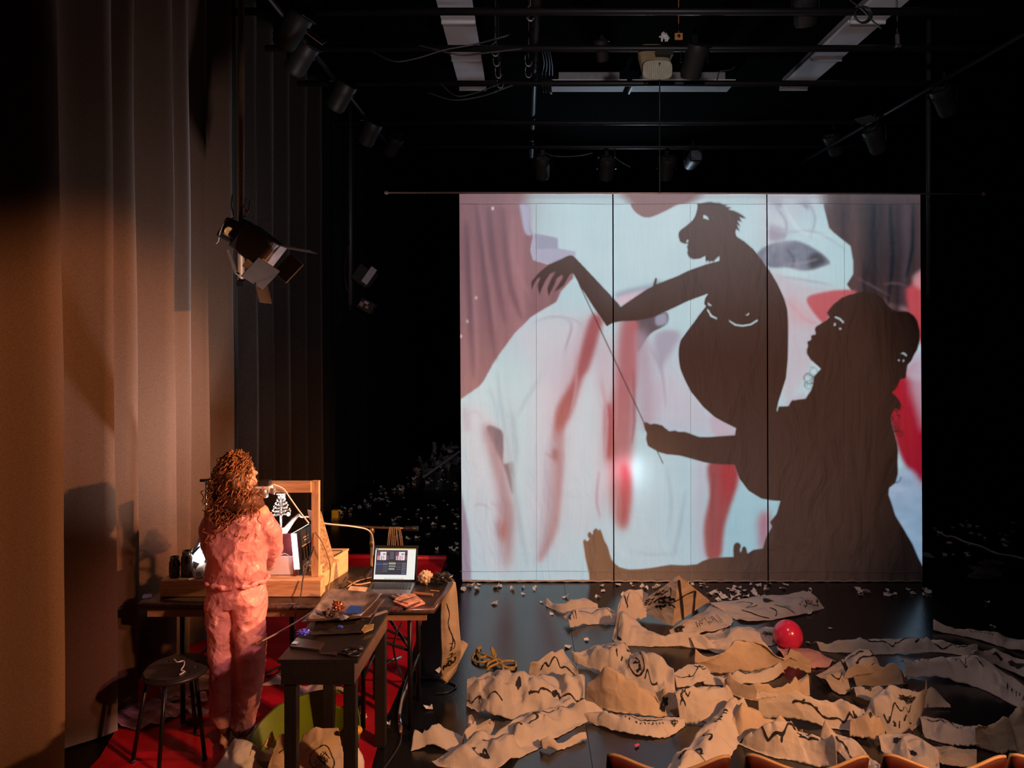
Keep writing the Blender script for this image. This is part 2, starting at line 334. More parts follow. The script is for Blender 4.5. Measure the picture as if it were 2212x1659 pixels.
for lab, px, py, d, dr, sz, pl in [
    ('dark lantern nearest the seats on the left lengthwise pipe', 632, 62, 5.1, (D(-50), D(70)), 1.0, None),
    ('lantern with a pinkish square gel frame on the left pipe', 652, 122, 5.65, (D(-45), D(60)), 1.0, [('gel_frame', (0, -.2, .0), (.19, .008, .19), (0, 45, 0), m_gel)]),
    ('dark lantern on the left pipe just beyond the one with the pink gel', 738, 205, 6.4, (D(-50), D(60)), 1.0, None),
    ('small dark lantern on the left pipe above the second drop pole', 800, 285, 7.6, (D(-50), D(50)), 1.0, None),
    ('dark lantern at the far end of the left pipe', 850, 312, 8.6, (D(-40), D(40)), 1.0, None),
    ('black lantern with shiny lens hung over the screen, leftmost of its row', 1172, 360, 8.95, (D(-55), 0), 1.05, None),
    ('black lantern with shiny lens hung over the screen, second of its row', 1310, 362, 8.95, (D(-55), 0), 1.05, None),
    ('black lantern with shiny lens hung over the screen, third of its row', 1440, 362, 8.95, (D(-55), 0), 1.05, None),
    ('black lantern facing the seats with a bright lens, rightmost over the screen', 1497, 345, 8.9, (D(-12), D(5)), 1.0, None),
    ('dark lantern at the far end of the right pipe', 1800, 310, 8.7, (D(-50), D(-50)), 1.0, None),
    ('dark lantern with a greenish flap in the middle of the right pipe', 1890, 300, 7.6, (D(-50), D(-55)), 1.05, [('flap', (0, -.24, -.02), (.18, .16, .008), (40, 0, 0), M('flap_green', (.05, .06, .055), .5))]),
    ('dark lantern nearest the seats on the right pipe', 2040, 215, 6.45, (D(-50), D(-60)), 1.0, None),
    ('dark lantern beside the orange tag on the second crosswise pipe', 1500, 130, 5.85, (D(-60), D(20)), 1.0, None),
    ('dark lantern above the middle of the first crosswise pipe', 1300, 108, 5.85, (D(-60), D(-20)), .6, None),
    ('dark lantern left of the coiled cable by the right strip row', 1740, 15, 5.2, (D(-60), D(-20)), .9, None)]:
    p = PX(px, py, d); lantern(lab, p, dr, sz, pl)
    # the hook up to the grid
# drop poles
m_brownpole = M('brown_pole', (.26, .15, .09), .5, .3)  # first pole brown, the others grey
m_greypole = M('grey_pole', (.06, .06, .062), .5, .3)
def drop(px, pybot, d, label, mat):
    b = PX(px, pybot, d); t = thing('drop_pole', label, 'pole', b)
    MB().tube([b, (b.x, b.y, 5.35)], .022, 10).build('pole', mat, t, smooth=True)
    MB().lathe(b, [(.03, 0), (.03, .035), (.024, .04)], 10).build('end_cap', m_blackmetal, t); return b
drop(521, 618, 4.8, 'brown vertical pole on the left holding the large barn door lantern', m_brownpole)
drop(757, 668, 7.8, 'thin dark vertical pole further back holding two small lanterns', m_greypole)
drop(2006, 645, 6.7, 'faint dark vertical pole to the right of the screen', m_greypole)
# large lantern with barn doors on the brown pole
m_amber = M('amber_lens', (.8, .42, .16), .3, emit=.25, emitcol=(1, .5, .15))
p = PX(556, 545, 4.72)
t = thing('barn_door_lantern', 'large black lantern with open barn doors hanging on the brown pole', 'stage light', p)
ax = R(0, 38, 0)
def Q(x, z, y=0): return p + ax @ Vector((x, y, z))
MB().box(Q(-.03, .035), (.235, .22, .21), ax, bev=.014).build('housing', M('housing_brown_black', (.05, .036, .034), .42, .3), t)
MB().box(Q(.1, .035), (.022, .2, .2), ax).build('front_rim', M('rim_mauve', (.32, .25, .25), .5), t)
MB().box(Q(-.175, .055), (.06, .17, .15), ax, bev=.01).build('rear_cap', m_can, t)
for dx, dz, ry, sx, sz in [(.21, .19, -28, .2, .008), (.17, -.17, 38, .23, .008)]:
    MB().box(Q(dx, dz), (sx, .22, sz), ax @ R(0, ry, 0)).build('barn_door', m_doorb, t)
MB().box(Q(.155, -.08, -.13), (.17, .008, .19), ax @ R(18, 0, 35), bev=.003).build('barn_door', m_doorb, t)
MB().box(Q(.27, .06, -.1), (.15, .008, .17), ax @ R(-8, 0, -25), bev=.003).build('barn_door', M('barn_door_light', (.07, .045, .03), .7, spec=.25), t)
MB().box(Q(.045, -.09, -.1), (.06, .03, .06), ax, bev=.004).build('hinge_bracket', M('bracket_pale', (.6, .52, .47), .4, .4), t)
MB().box(Q(.115, -.02, -.11), (.035, .02, .05), ax, bev=.004).build('label_plate', M('label_amber', (.65, .4, .18), .5), t)
MB().tube([Q(-.17, -.11), Q(-.03, -.2), Q(.0, -.2)], .012, 6).build('yoke', M('yoke_tan', (.36, .26, .18), .5, .4), t)
b0 = PX(508, 503, 4.75)
t = thing('square_lantern', 'small dark lantern with an amber glowing socket above the barn door lantern', 'stage light', b0)
MB().box(b0, (.15, .16, .15), R(0, 30, 0), bev=.012).build('housing', m_can, t)
MB().box(b0+Vector((.0, -.085, -.005)), (.07, .015, .07), R(0, 30, 0), bev=.006).build('socket_rim', M('socket_steel', (.45, .3, .2), .4, .7), t)
MB().lathe(b0+Vector((0, -.095, -.005)), [(.004, 0), (.018, .002), (.026, .008), (.03, .01)], 12, R(90, 0, 0), cap=False).build('socket', m_amber, t)
MB().tube(smoothpts([PX(507, 470, 4.7), PX(487, 478, 4.66), PX(476, 500, 4.66), PX(472, 520, 4.7), PX(467, 526, 4.72)], 6), .004, 6).build('lead', M('lead_grey', (.3, .24, .2), .5), t)
for a in ([(502, 420), (500, 445), (505, 465)], [(531, 428), (528, 443), (522, 452)], [(540, 432), (537, 452), (532, 462)]):
    MB().tube(smoothpts([PX(x, y, 4.72) for x, y in a], 5), .0035, 6).build('lead', m_plasticblack, t)
cn = PX(531, 463, 4.7)
t = thing('cable_plug', 'cable plug with red, white and blue tape at the top of the barn door lantern', 'plug', cn)
cols = [(.5, .06, .12), (.75, .5, .4), (.1, .35, .55)]
for k, c in enumerate(cols): MB().box(cn+Vector((.006-.008*k, 0, .022-.02*k)), (.024, .02, .018), R(0, 25, 0), bev=.003).build('tape_band', M(f'tape_{k}', c, .5), t)
# two lanterns on the second pole
p = PX(788, 596, 7.7)
t = thing('flap_lantern', 'dark lantern with a pale grey flap on the thinner pole', 'stage light', p)
MB().box(p, (.2, .2, .2), R(0, 35, 0), bev=.012).build('housing', m_can, t)
MB().box(p+Vector((.075, -.11, -.005)), (.075, .008, .2), R(0, 35, 0)).build('flap', M('flap_grey', (.42, .42, .5), .5), t)
MB().tube([PX(757, 600, 7.8), PX(772, 612, 7.75), PX(790, 605, 7.72)], .012, 6).build('yoke', m_blackmetal, t)
MB().tube(smoothpts([PX(755, 525, 7.75), PX(745, 570, 7.72), PX(746, 610, 7.72), PX(752, 630, 7.75)], 6), .006, 6).build('lead', m_plasticblack, t)
p = PX(793, 660, 7.7)
t = thing('square_lantern', 'small lantern with a pinkish socket plate at the foot of the thinner pole', 'stage light', p)
MB().box(p, (.17, .15, .13), R(0, 30, 0), bev=.01).build('housing', m_can, t)
for dx, dz, sx, sz, c in [(-.045, .015, .045, .05, (.4, .25, .26)), (.01, .03, .05, .03, (.6, .5, .5)), (.015, -.02, .035, .03, (.5, .33, .25))]:
    MB().box(p+Vector((dx, -.08, dz)), (sx, .012, sz), R(0, 30, 0), bev=.003).build('socket_plate', M(f'plate_{dx}', c, .4, .3), t)
MB().tube([PX(758, 660, 7.8), PX(780, 655, 7.75)], .012, 6).build('yoke', m_blackmetal, t)
# ribbed hanging shade, tag, paper bundle, cables
p = PX(1420, 140, 5.7)
t = thing('ribbed_shade', 'cream ribbed hanging shade, open towards the seats, under the grid', 'lamp shade', p)
m_shade = M('cream_shade', (.66, .62, .47), .6, trans=.3); m_shadeb = M('shade_amber', (.55, .40, .22), .6, trans=.3)
mb = MB(); n = 22
def sq(a, hx, hz):  # rounded square outline
    c, s_ = math.cos(a), math.sin(a); q = 4.0; r = 1/((abs(c)**q+abs(s_)**q)**(1/q)); return hx*r*c, hz*r*s_
body = []
for i in range(2):
    for k in range(25):
        a = math.pi*.15+math.pi*1.05*k/24; x, z = sq(a, .128, .085)
        body.append(p+Vector((x*(1-.1*i)-.02*i, .16*i, z-.045+.2*i)))
MB().grid(body, 2, 25).build('shell', m_shadeb, t, smooth=True)
face = [p+Vector((sq(2*math.pi*k/28, .122, .078)[0], -.01, sq(2*math.pi*k/28, .122, .078)[1]-.045)) for k in range(28)]
MB().add(face+[v+Vector((0, .008, 0)) for v in face], [tuple(range(28)), tuple(range(55, 27, -1))]+[(i, (i+1) % 28, 28+(i+1) % 28, 28+i) for i in range(28)]).build('diffuser', m_shade, t)
for k in range(13):
    x = -.105+.0175*k; hz = .077*(1-abs(x/.128)**4)**.25
    MB().box(p+Vector((x, -.015, -.045)), (.004, .008, 2*hz*.95)).build('rib', M('rib_cream', (.45, .43, .33), .6), t)
MB().box(p+Vector((.06, .1, .1)), (.14, .25, .05)).build('mount', m_can, t)
pipe('hanging_cable', PX(1425, 135, 5.68), PX(1425, 415, 6.2), .006, 'thin black cable hanging straight down from the ribbed shade to the screen', m_plasticblack, 'cable')
q = PX(1466, 79, 5.7); t = thing('orange_tag', 'small square orange tag with a hole on the grid', 'tag', q)
MB().box(q, (.065, .01, .055)).tube([q+Vector((0, 0, .02)), (q.x, q.y, 5.36)], .003, 5).build('plate', M('orange_tag', (.65, .25, .06), .5), t); MB().ell(q+Vector((0, -.008, .002)), (.014, .006, .016), 10).build('knob', m_plasticblack, t)
q = PX(1434, 82, 5.7); mb = MB(); rnd = random.Random(4)
for k in range(7): mb.box(q+Vector((rnd.uniform(-.03, .03), rnd.uniform(-.02, .02), rnd.uniform(-.02, .02))), (.05, .03, .012), R(rnd.uniform(0, 90), rnd.uniform(0, 90), rnd.uniform(0, 90)))
tag(mb.build('tape_bundle', m_scrap), 'bundle of white tape tied to the grid left of the orange tag', 'tape')
def cable(label, pts, r=.007, mat=None, name='grid_cable', group=None):
    return tag(MB().tube(smoothpts(pts, 7), r, 6).build(name, mat or m_plasticblack, None, smooth=True), label, 'cable', group)
m_cab = M('cable_grey', (.05, .045, .045), .35)
cable('long sagging cable under the left strip row, from the left lanterns to the middle pipe', [PX(800, 108, 5.75), PX(850, 132, 5.7), PX(900, 126, 5.7), PX(960, 108, 5.7), PX(1030, 95, 5.7), PX(1100, 75, 5.75)], .007, m_cab)
cable('shorter cable crossing the second light of the left strip row', [PX(905, 98, 5.75), PX(960, 112, 5.72), PX(1000, 119, 5.72), PX(1050, 114, 5.75), PX(1130, 105, 5.78)], .008, m_cab)
cable('lower sagging cable below the end of the left strip row', [PX(925, 200, 6.6), PX(980, 216, 6.55), PX(1040, 208, 6.55), PX(1090, 190, 6.6), PX(1125, 178, 6.62)], .007, m_cab)
cable('thin cable looping between left strip row and middle pipe', [PX(950, 178, 6.6), PX(985, 207, 6.55), PX(1030, 200, 6.55), PX(1080, 180, 6.6)], .006, m_cab)
cable('cable drooping above the screen, right of the blue haze', [(PX(1330, 340, 8.8).x, 8.9, 4.69), PX(1330, 340, 8.8), PX(1345, 352, 8.8), PX(1362, 361, 8.8)], .008, m_cab)
cable('cable swag above the screen, left of centre', [PX(1175, 330, 8.8), PX(1205, 338, 8.75), PX(1250, 336, 8.8), PX(1280, 330, 8.85)], .007, m_cab)
cable('arched cable right of the ribbed shade', [(PX(1555, 155, 6.5).x, 6.6, 4.71), PX(1555, 155, 6.5), PX(1580, 150, 6.5), PX(1597, 132, 6.5)], .006, m_cab)
for k, x0 in enumerate((1172, 1178, 1184, 1189)):
    cable(['leftmost loop of cable dangling before the cross strip light', 'second loop of cable dangling before the cross strip light', 'third loop of cable dangling before the cross strip light', 'rightmost loop of cable dangling before the cross strip light'][k], [PX(x0-4, 100, 5.8), PX(x0+3, 135, 6.1), PX(x0-2+k*2, 165, 6.5), PX(x0, 178, 6.6), PX(x0+2, 200, 6.6)], .007, m_plasticblack, 'dangling_cable', 'cables dangling at the cross strip light')
mb = MB()
for k in range(3): mb.tube([PX(1862+(16+k)*math.cos(a/10*math.pi)+k*2, 32+(16+k)*math.sin(a/10*math.pi), 5.05) for a in range(21)], .006, 6, cap=False)
mb.tube(smoothpts([PX(1835, 0, 5.05), PX(1862, 20, 5.05), PX(1885, 45, 5.05), PX(1905, 62, 5.05)], 6), .006, 6)
tag(mb.build('cable_coil', m_plasticblack, None, smooth=True), 'coil of black cable hanging before the right strip row', 'cable')
# grid clamps with shiny rings near the middle pipe
for k, (px, py, d) in enumerate([(1070, 115, 5.8), (1073, 137, 6.0), (1077, 163, 6.4), (1081, 185, 6.6), (1142, 137, 6.0), (1142, 162, 6.4), (1146, 38, 5.2)]):
    c = PX(px, py, d)
    mb = MB(); mb.tube([c+Vector((.03*math.cos(a), 0, .045*math.sin(a)+.02)) for a in [math.pi*(1+q/10) for q in range(11)]], .006, 6)
    mb.tube([c+Vector((-.03, 0, .02)), c+Vector((-.03, 0, .07)), (c.x, c.y, c.z+.09), (c.x, c.y, 5.36)], .005, 6)
    tag(mb.build('pipe_clamp', m_steel, None, smooth=True), ['top', 'second', 'third', 'lowest', 'upper', 'lower', 'topmost'][k]+[' U-shaped clamp in the column left of the middle pipe', ' U-shaped clamp hanging on the middle pipe itself', ' U-shaped clamp at the upper end of the middle pipe'][(k > 3)+(k > 5)], 'clamp', 'clamps by the middle pipe')
c = PX(1938, 88, 5.6)
t = thing('pipe_socket', 'short grey socket tube hanging right of the right strip row', 'tube', c)
MB().tube([(c.x, c.y, 5.36), c+Vector((0, 0, .06))], .004, 6).tube([c+Vector((0, 0, .05)), c+Vector((.005, 0, -.03))], .018, 10).build('barrel', M('socket_grey', (.16, .16, .17), .4, .5), t); MB().box(c+Vector((.006, 0, -.045)), (.045, .03, .025), bev=.005).build('collar', m_steel, t)
# ------------------------------------------------------------------ the cloth screen
SY = 6.25
def SP(px, py): return PX(px, py, SY)
m_rod = M('pale_rod', (.55, .42, .40), .4, .3)
ra, rb = SP(835, 416), SP(2125, 419)
# projected picture: what the projector throws, painted once as light (sRGB values), no shadows in it
X0, X1, Y0, Y1 = 992, 1993, 417, 1254
Wp, Hp = X1-X0, Y1-Y0
yy, xx = np.mgrid[Y0:Y1, X0:X1].astype(np.float32)
def box1(a, r, ax):
    if r < 1: return a
    p = np.concatenate([np.repeat(np.take(a, [0], ax), r, ax), a, np.repeat(np.take(a, [-1], ax), r+1, ax)], ax); c = np.cumsum(p, ax, dtype=np.float64); n = 2*r+1
    s0 = np.take(c, range(n, n+a.shape[ax]), ax)-np.take(c, range(0, a.shape[ax]), ax); return (s0/n).astype(np.float32)
def blur(a, r):
    for _ in range(2): a = box1(box1(a, r, 0), r, 1)
    return a
def pmask(poly, soft=1, sm=True):
    if sm: poly = [(p.x, p.y) for p in smoothpts([(x, y, 0) for x, y in poly], 5, True)]
    m = np.zeros((Hp, Wp), bool); n = len(poly)
    for i in range(n):
        x1, y1 = poly[i]; x2, y2 = poly[(i+1) % n]
        if y1 == y2: continue
        c = ((y1 > yy) != (y2 > yy)) & (xx < (x2-x1)*(yy-y1)/(y2-y1)+x1); m ^= c
    return blur(m.astype(np.float32), soft)
def vnoise(sx, sy, seed, oct_=3):
    rs = np.random.RandomState(seed); out = np.zeros((Hp, Wp), np.float32); amp = 1.0
    for o in range(oct_):
        gx, gy_ = max(2, int(Wp/sx*2**o)+2), max(2, int(Hp/sy*2**o)+2); g = rs.rand(gy_, gx).astype(np.float32)
        fx = np.linspace(0, gx-1.001, Wp); fy = np.linspace(0, gy_-1.001, Hp); ix = fx.astype(int); iy = fy.astype(int); tx = (fx-ix)[None, :]; ty = (fy-iy)[:, None]
        tx = tx*tx*(3-2*tx); ty = ty*ty*(3-2*ty)
        out += amp*((g[iy][:, ix]*(1-tx)+g[iy][:, ix+1]*tx)*(1-ty)+(g[iy+1][:, ix]*(1-tx)+g[iy+1][:, ix+1]*tx)*ty); amp *= .5
    return out/1.75-.5
img = np.zeros((Hp, Wp, 3), np.float32); img[:] = (181, 203, 211)
img += vnoise(160, 160, 1)[..., None]*np.array((14, 8, 6))
def paint(poly, col, soft=2, op=1.0, sm=True, tex=None):
    m = pmask(poly, soft, sm)*op
    c = np.zeros_like(img); c[:] = col
    if tex is not None: c += tex
    img[:] = img*(1-m[..., None])+c*m[..., None]
streak = vnoise(26, 900, 3)[..., None]*np.array((46, 34, 34)); streak2 = vnoise(30, 900, 8)[..., None]*np.array((44, 34, 34))
# pinkish skin of the big hand
paint([(1100, 735), (1150, 690), (1240, 680), (1290, 720), (1280, 820), (1235, 900), (1200, 920), (1165, 1000), (1160, 800)], (202, 196, 205), 26, .9)
paint([(1180, 760), (1245, 780), (1245, 930), (1215, 1120), (1170, 1215), (1150, 1080), (1170, 930)], (196, 186, 198), 22, .9)
paint([(1290, 730), (1345, 720), (1340, 900), (1310, 1100), (1235, 1180), (1230, 960)], (196, 200, 208), 20, .8)
paint([(1000, 885), (1045, 880), (1085, 960), (1105, 1090), (1100, 1230), (1040, 1235), (1015, 1100), (1000, 980)], (200, 198, 206), 14, .8)
paint([(1390, 760), (1460, 735), (1490, 830), (1540, 900), (1590, 940), (1500, 935), (1420, 920), (1400, 880)], (188, 186, 200), 18, .8)
paint([(1410, 985), (1530, 1006), (1525, 1130), (1520, 1215), (1350, 1225), (1320, 1150), (1370, 1020)], (190, 204, 212), 12, .7)
# left mauve drape in the picture
paint([(985, 410), (1138, 410), (1136, 440), (1147, 452), (1146, 494), (1153, 508), (1147, 542), (1153, 562), (1186, 573), (1240, 575), (1240, 600), (1213, 630), (1203, 653), (1147, 686), (1112, 722), (1071, 780), (1046, 825), (1037, 836), (998, 863), (985, 872)], (148, 104, 109), 1, 1, False, streak)
paint([(992, 418), (1140, 418), (1140, 500), (1000, 600)], (138, 92, 96), 40, .5)
paint([(1125, 440), (1147, 452), (1146, 494), (1153, 508), (1136, 505), (1128, 470)], (172, 166, 190), 2)
paint([(1156, 504), (1205, 515), (1208, 537), (1245, 544), (1243, 556), (1215, 565), (1190, 573), (1153, 562), (1148, 540)], (168, 163, 186), 1, 1, False)
paint([(1156, 506), (1205, 516), (1206, 538), (1160, 540)], (152, 150, 172), 1, 1, False)
# top blob
paint([(1352, 405), (1362, 440), (1375, 461), (1400, 472), (1436, 458), (1466, 443), (1500, 436), (1512, 405)], (128, 92, 92), 1)
for x_, y_ in ((1066, 452), (1030, 645), (1012, 696), (997, 728)): paint([(x_-2, y_-3), (x_+2, y_-3), (x_+2, y_+3), (x_-2, y_+3)], (225, 215, 215), 1)
# paper folds around the bracelet and the right sleeve
paint([(1330, 640), (1350, 628), (1400, 618), (1425, 606), (1430, 616), (1400, 640), (1350, 652)], (150, 158, 176), 4)
paint([(1335, 645), (1400, 628), (1400, 640), (1345, 662)], (205, 178, 190), 4)
paint([(1376, 690), (1418, 680), (1442, 676), (1442, 700), (1405, 724), (1380, 762), (1374, 730)], (98, 80, 86), 1)
paint([(1418, 684), (1440, 678), (1443, 700), (1420, 704)], (150, 146, 166), 2)
paint([(1416, 727), (1456, 714), (1470, 730), (1443, 775), (1426, 800)], (166, 157, 174), 5)
paint([(1440, 830), (1480, 820), (1530, 890), (1570, 930), (1480, 935), (1440, 930)], (196, 184, 196), 16, .6)
paint([(1290, 760), (1318, 740), (1322, 900), (1312, 1100), (1296, 1090), (1300, 900)], (196, 158, 170), 14, .7)
paint([(1500, 1010), (1532, 1006), (1524, 1140), (1528, 1204), (1508, 1200)], (198, 186, 198), 8, .8)
paint([(1052, 920), (1072, 940), (1096, 1060), (1108, 1120), (1100, 1230), (1084, 1200), (1078, 1060)], (172, 134, 146), 12, .8)
paint([(1256, 700), (1284, 690), (1262, 800), (1222, 900), (1200, 930), (1216, 840)], (192, 160, 172), 14, .7)
paint([(1390, 900), (1410, 830), (1440, 820), (1420, 925)], (196, 170, 184), 12, .6)
# crevices and fingers
paint([(1284, 679), (1304, 691), (1294, 729), (1274, 795), (1258, 822), (1236, 892), (1217, 936), (1216, 1000), (1211, 1070), (1200, 1153), (1164, 1216), (1190, 1120), (1198, 1000), (1198, 925), (1206, 880), (1238, 820), (1258, 750), (1272, 700)], (162, 88, 92), 5)
paint([(1190, 960), (1216, 940), (1212, 1070), (1200, 1153), (1164, 1216), (1175, 1120)], (172, 150, 164), 9, .8)
paint([(1196, 972), (1206, 975), (1204, 1000), (1196, 990)], (140, 80, 88), 4, .8)
paint([(1343, 697), (1376, 694), (1376, 800), (1370, 920), (1366, 1000), (1362, 1100), (1350, 1148), (1325, 1110), (1313, 1000), (1312, 900), (1330, 830)], (172, 104, 110), 8)
paint([(1310, 880), (1322, 890), (1324, 980), (1312, 985)], (160, 60, 70), 5)
paint([(1345, 1005), (1362, 1030), (1362, 1080), (1352, 1135), (1344, 1120)], (172, 60, 72), 6)
paint([(1365, 700), (1377, 700), (1377, 830), (1366, 830)], (178, 88, 92), 4, .8)
paint([(1375, 720), (1405, 740), (1412, 900), (1390, 930), (1378, 860)], (176, 150, 165), 10, .8)
paint([(1533, 1002), (1588, 1002), (1594, 1042), (1566, 1139), (1558, 1204), (1530, 1207), (1523, 1139), (1535, 1070)], (165, 74, 76), 4)
paint([(1560, 1004), (1588, 1004), (1592, 1045), (1566, 1100), (1550, 1200), (1545, 1198), (1560, 1100)], (184, 48, 52), 8, .7)
paint([(1640, 1120), (1664, 1110), (1660, 1180), (1645, 1190)], (190, 110, 122), 8, .9)
paint([(1536, 905), (1560, 900), (1590, 928), (1586, 945), (1548, 945)], (196, 168, 184), 3, .8)
paint([(1053, 924), (1085, 931), (1090, 960), (1089, 1003), (1110, 1003), (1110, 1070), (1092, 1014), (1074, 975)], (100, 90, 106), 2)
paint([(1046, 926), (1060, 928), (1082, 990), (1106, 1085), (1110, 1097), (1107, 1150), (1099, 1225), (1090, 1170), (1078, 1150), (1085, 1080), (1066, 1000)], (158, 116, 126), 8, .85)
paint([(1080, 1130), (1096, 1130), (1094, 1165), (1084, 1165)], (162, 84, 92), 7, .8)
paint([(1001, 884), (1010, 884), (1016, 930), (1006, 928)], (180, 160, 172), 5, .7)
paint([(985, 1050), (995, 1058), (1012, 1139), (1017, 1208), (1016, 1260), (985, 1260)], (142, 126, 152), 2)
paint([(1100, 880), (1115, 940), (1112, 1000), (1103, 930)], (160, 172, 186), 6, .6)
# right: dim drape, paper rim, eye, pinks
paint([(1776, 405), (1779, 440), (1789, 478), (1793, 494), (1804, 504), (1840, 532), (1845, 562), (1846, 592), (1832, 615), (1847, 637), (1880, 700), (2000, 700), (2000, 405)], (88, 60, 57), 1, 1, False, streak2)
paint([(1955, 450), (1966, 450), (1962, 560), (1955, 660), (1950, 660), (1955, 560)], (104, 78, 84), 5, .8)
paint([(1655, 410), (1770, 410), (1775, 450), (1730, 470), (1690, 520), (1650, 545), (1640, 470)], (178, 182, 194), 16, .8, True, vnoise(60, 60, 12)[..., None]*np.array((60, 50, 46)))
paint([(1662, 493), (1676, 490), (1700, 505), (1690, 520), (1664, 520)], (160, 148, 164), 4)
for q in ((1676, 436), (1736, 440)): paint([(q[0]-6, q[1]-8), (q[0]+8, q[1]-4), (q[0]+14, q[1]+14), (q[0], q[1]+6)], (140, 130, 150), 3, .8)
paint([(1637, 549), (1660, 532), (1693, 523), (1728, 523), (1766, 542), (1794, 567), (1779, 577), (1739, 586), (1703, 580), (1668, 580), (1645, 566)], (122, 122, 138), 2, 1, True, vnoise(34, 34, 21)[..., None]*np.array((70, 62, 60)))
paint([(1750, 555), (1766, 548), (1785, 565), (1770, 575), (1752, 580)], (66, 56, 62), 4, .9)
paint([(1660, 590), (1700, 600), (1760, 620), (1830, 625), (1780, 640), (1740, 652), (1790, 700), (1770, 760), (1700, 870), (1690, 760), (1695, 660)], (190, 182, 192), 8)
paint([(1695, 640), (1740, 655), (1775, 700), (1720, 705), (1700, 690)], (200, 166, 176), 10, .8)
paint([(1744, 649), (1779, 633), (1837, 627), (1850, 640), (1790, 690), (1779, 700)], (186, 92, 98), 2)
paint([(1700, 868), (1740, 850), (1745, 872), (1705, 885)], (190, 168, 186), 6, .7)
paint([(1880, 640), (1960, 676), (1985, 700), (1985, 720), (1990, 700), (1960, 665), (1930, 665)], (196, 150, 160), 5, .8)
paint([(1959, 628), (1971, 616), (1985, 596), (2000, 590), (2000, 740), (1984, 730), (1978, 694), (1966, 678)], (192, 84, 88), 4)
paint([(1975, 596), (2000, 585), (2000, 625), (1978, 618)], (206, 160, 168), 4, .7)
paint([(1940, 815), (2000, 800), (2000, 1068), (1990, 1056), (1963, 1014), (1944, 972), (1920, 890), (1922, 848)], (170, 42, 52), 4)
paint([(1965, 815), (2000, 780), (2000, 950), (1985, 900)], (184, 152, 168), 9, .9)
paint([(1950, 780), (2000, 760), (2000, 820), (1960, 815)], (188, 170, 186), 5, .8)
paint([(1915, 1060), (1960, 1010), (2000, 1070), (2000, 1240), (1975, 1210), (1940, 1140)], (168, 172, 196), 5, .9, True, vnoise(50, 18, 31)[..., None]*np.array((40, 40, 34)))
def line(pts, wd, col, soft=3, op=.7):
    P = smoothpts([(x, y, 0) for x, y in pts], 5); a_, b_ = [], []
    for q, pt in enumerate(P):
        d_ = P[min(q+1, len(P)-1)]-P[max(q-1, 0)]; d_ = d_.normalized(); w_ = wd/2*(.35+.65*math.sin(math.pi*q/(len(P)-1))); a_.append((pt.x-d_.y*w_, pt.y+d_.x*w_)); b_.append((pt.x+d_.y*w_, pt.y-d_.x*w_))
    paint(a_+b_[::-1], col, soft, op, False)
for a_ in ([(1028, 440), (1045, 560), (1060, 690), (1072, 780)], [(1058, 450), (1068, 560), (1092, 700)], [(1008, 480), (1016, 640), (1024, 820)], [(1088, 450), (1100, 600), (1128, 690)]): line(a_, 13, (116, 80, 88), 4, .75)
for a_ in ([(1040, 450), (1054, 570), (1074, 720)], [(1020, 520), (1030, 700), (1034, 800)], [(1110, 460), (1112, 560), (1150, 650)]): line(a_, 8, (166, 122, 126), 3, .6)
for a_, w_ in (([(1075, 800), (1088, 900), (1106, 1010), (1122, 1110), (1142, 1232)], 9), ([(1100, 860), (1116, 960), (1112, 1060), (1130, 1180)], 7), ([(1180, 800), (1140, 860), (1120, 900)], 6), ([(1060, 840), (1072, 880), (1078, 930)], 5), ([(1482, 1060), (1470, 1140), (1454, 1212)], 7), ([(1440, 1010), (1452, 1080), (1446, 1150)], 5), ([(1360, 1190), (1420, 1200), (1480, 1190)], 4)): line(a_, w_, (160, 178, 188), 3, .75)
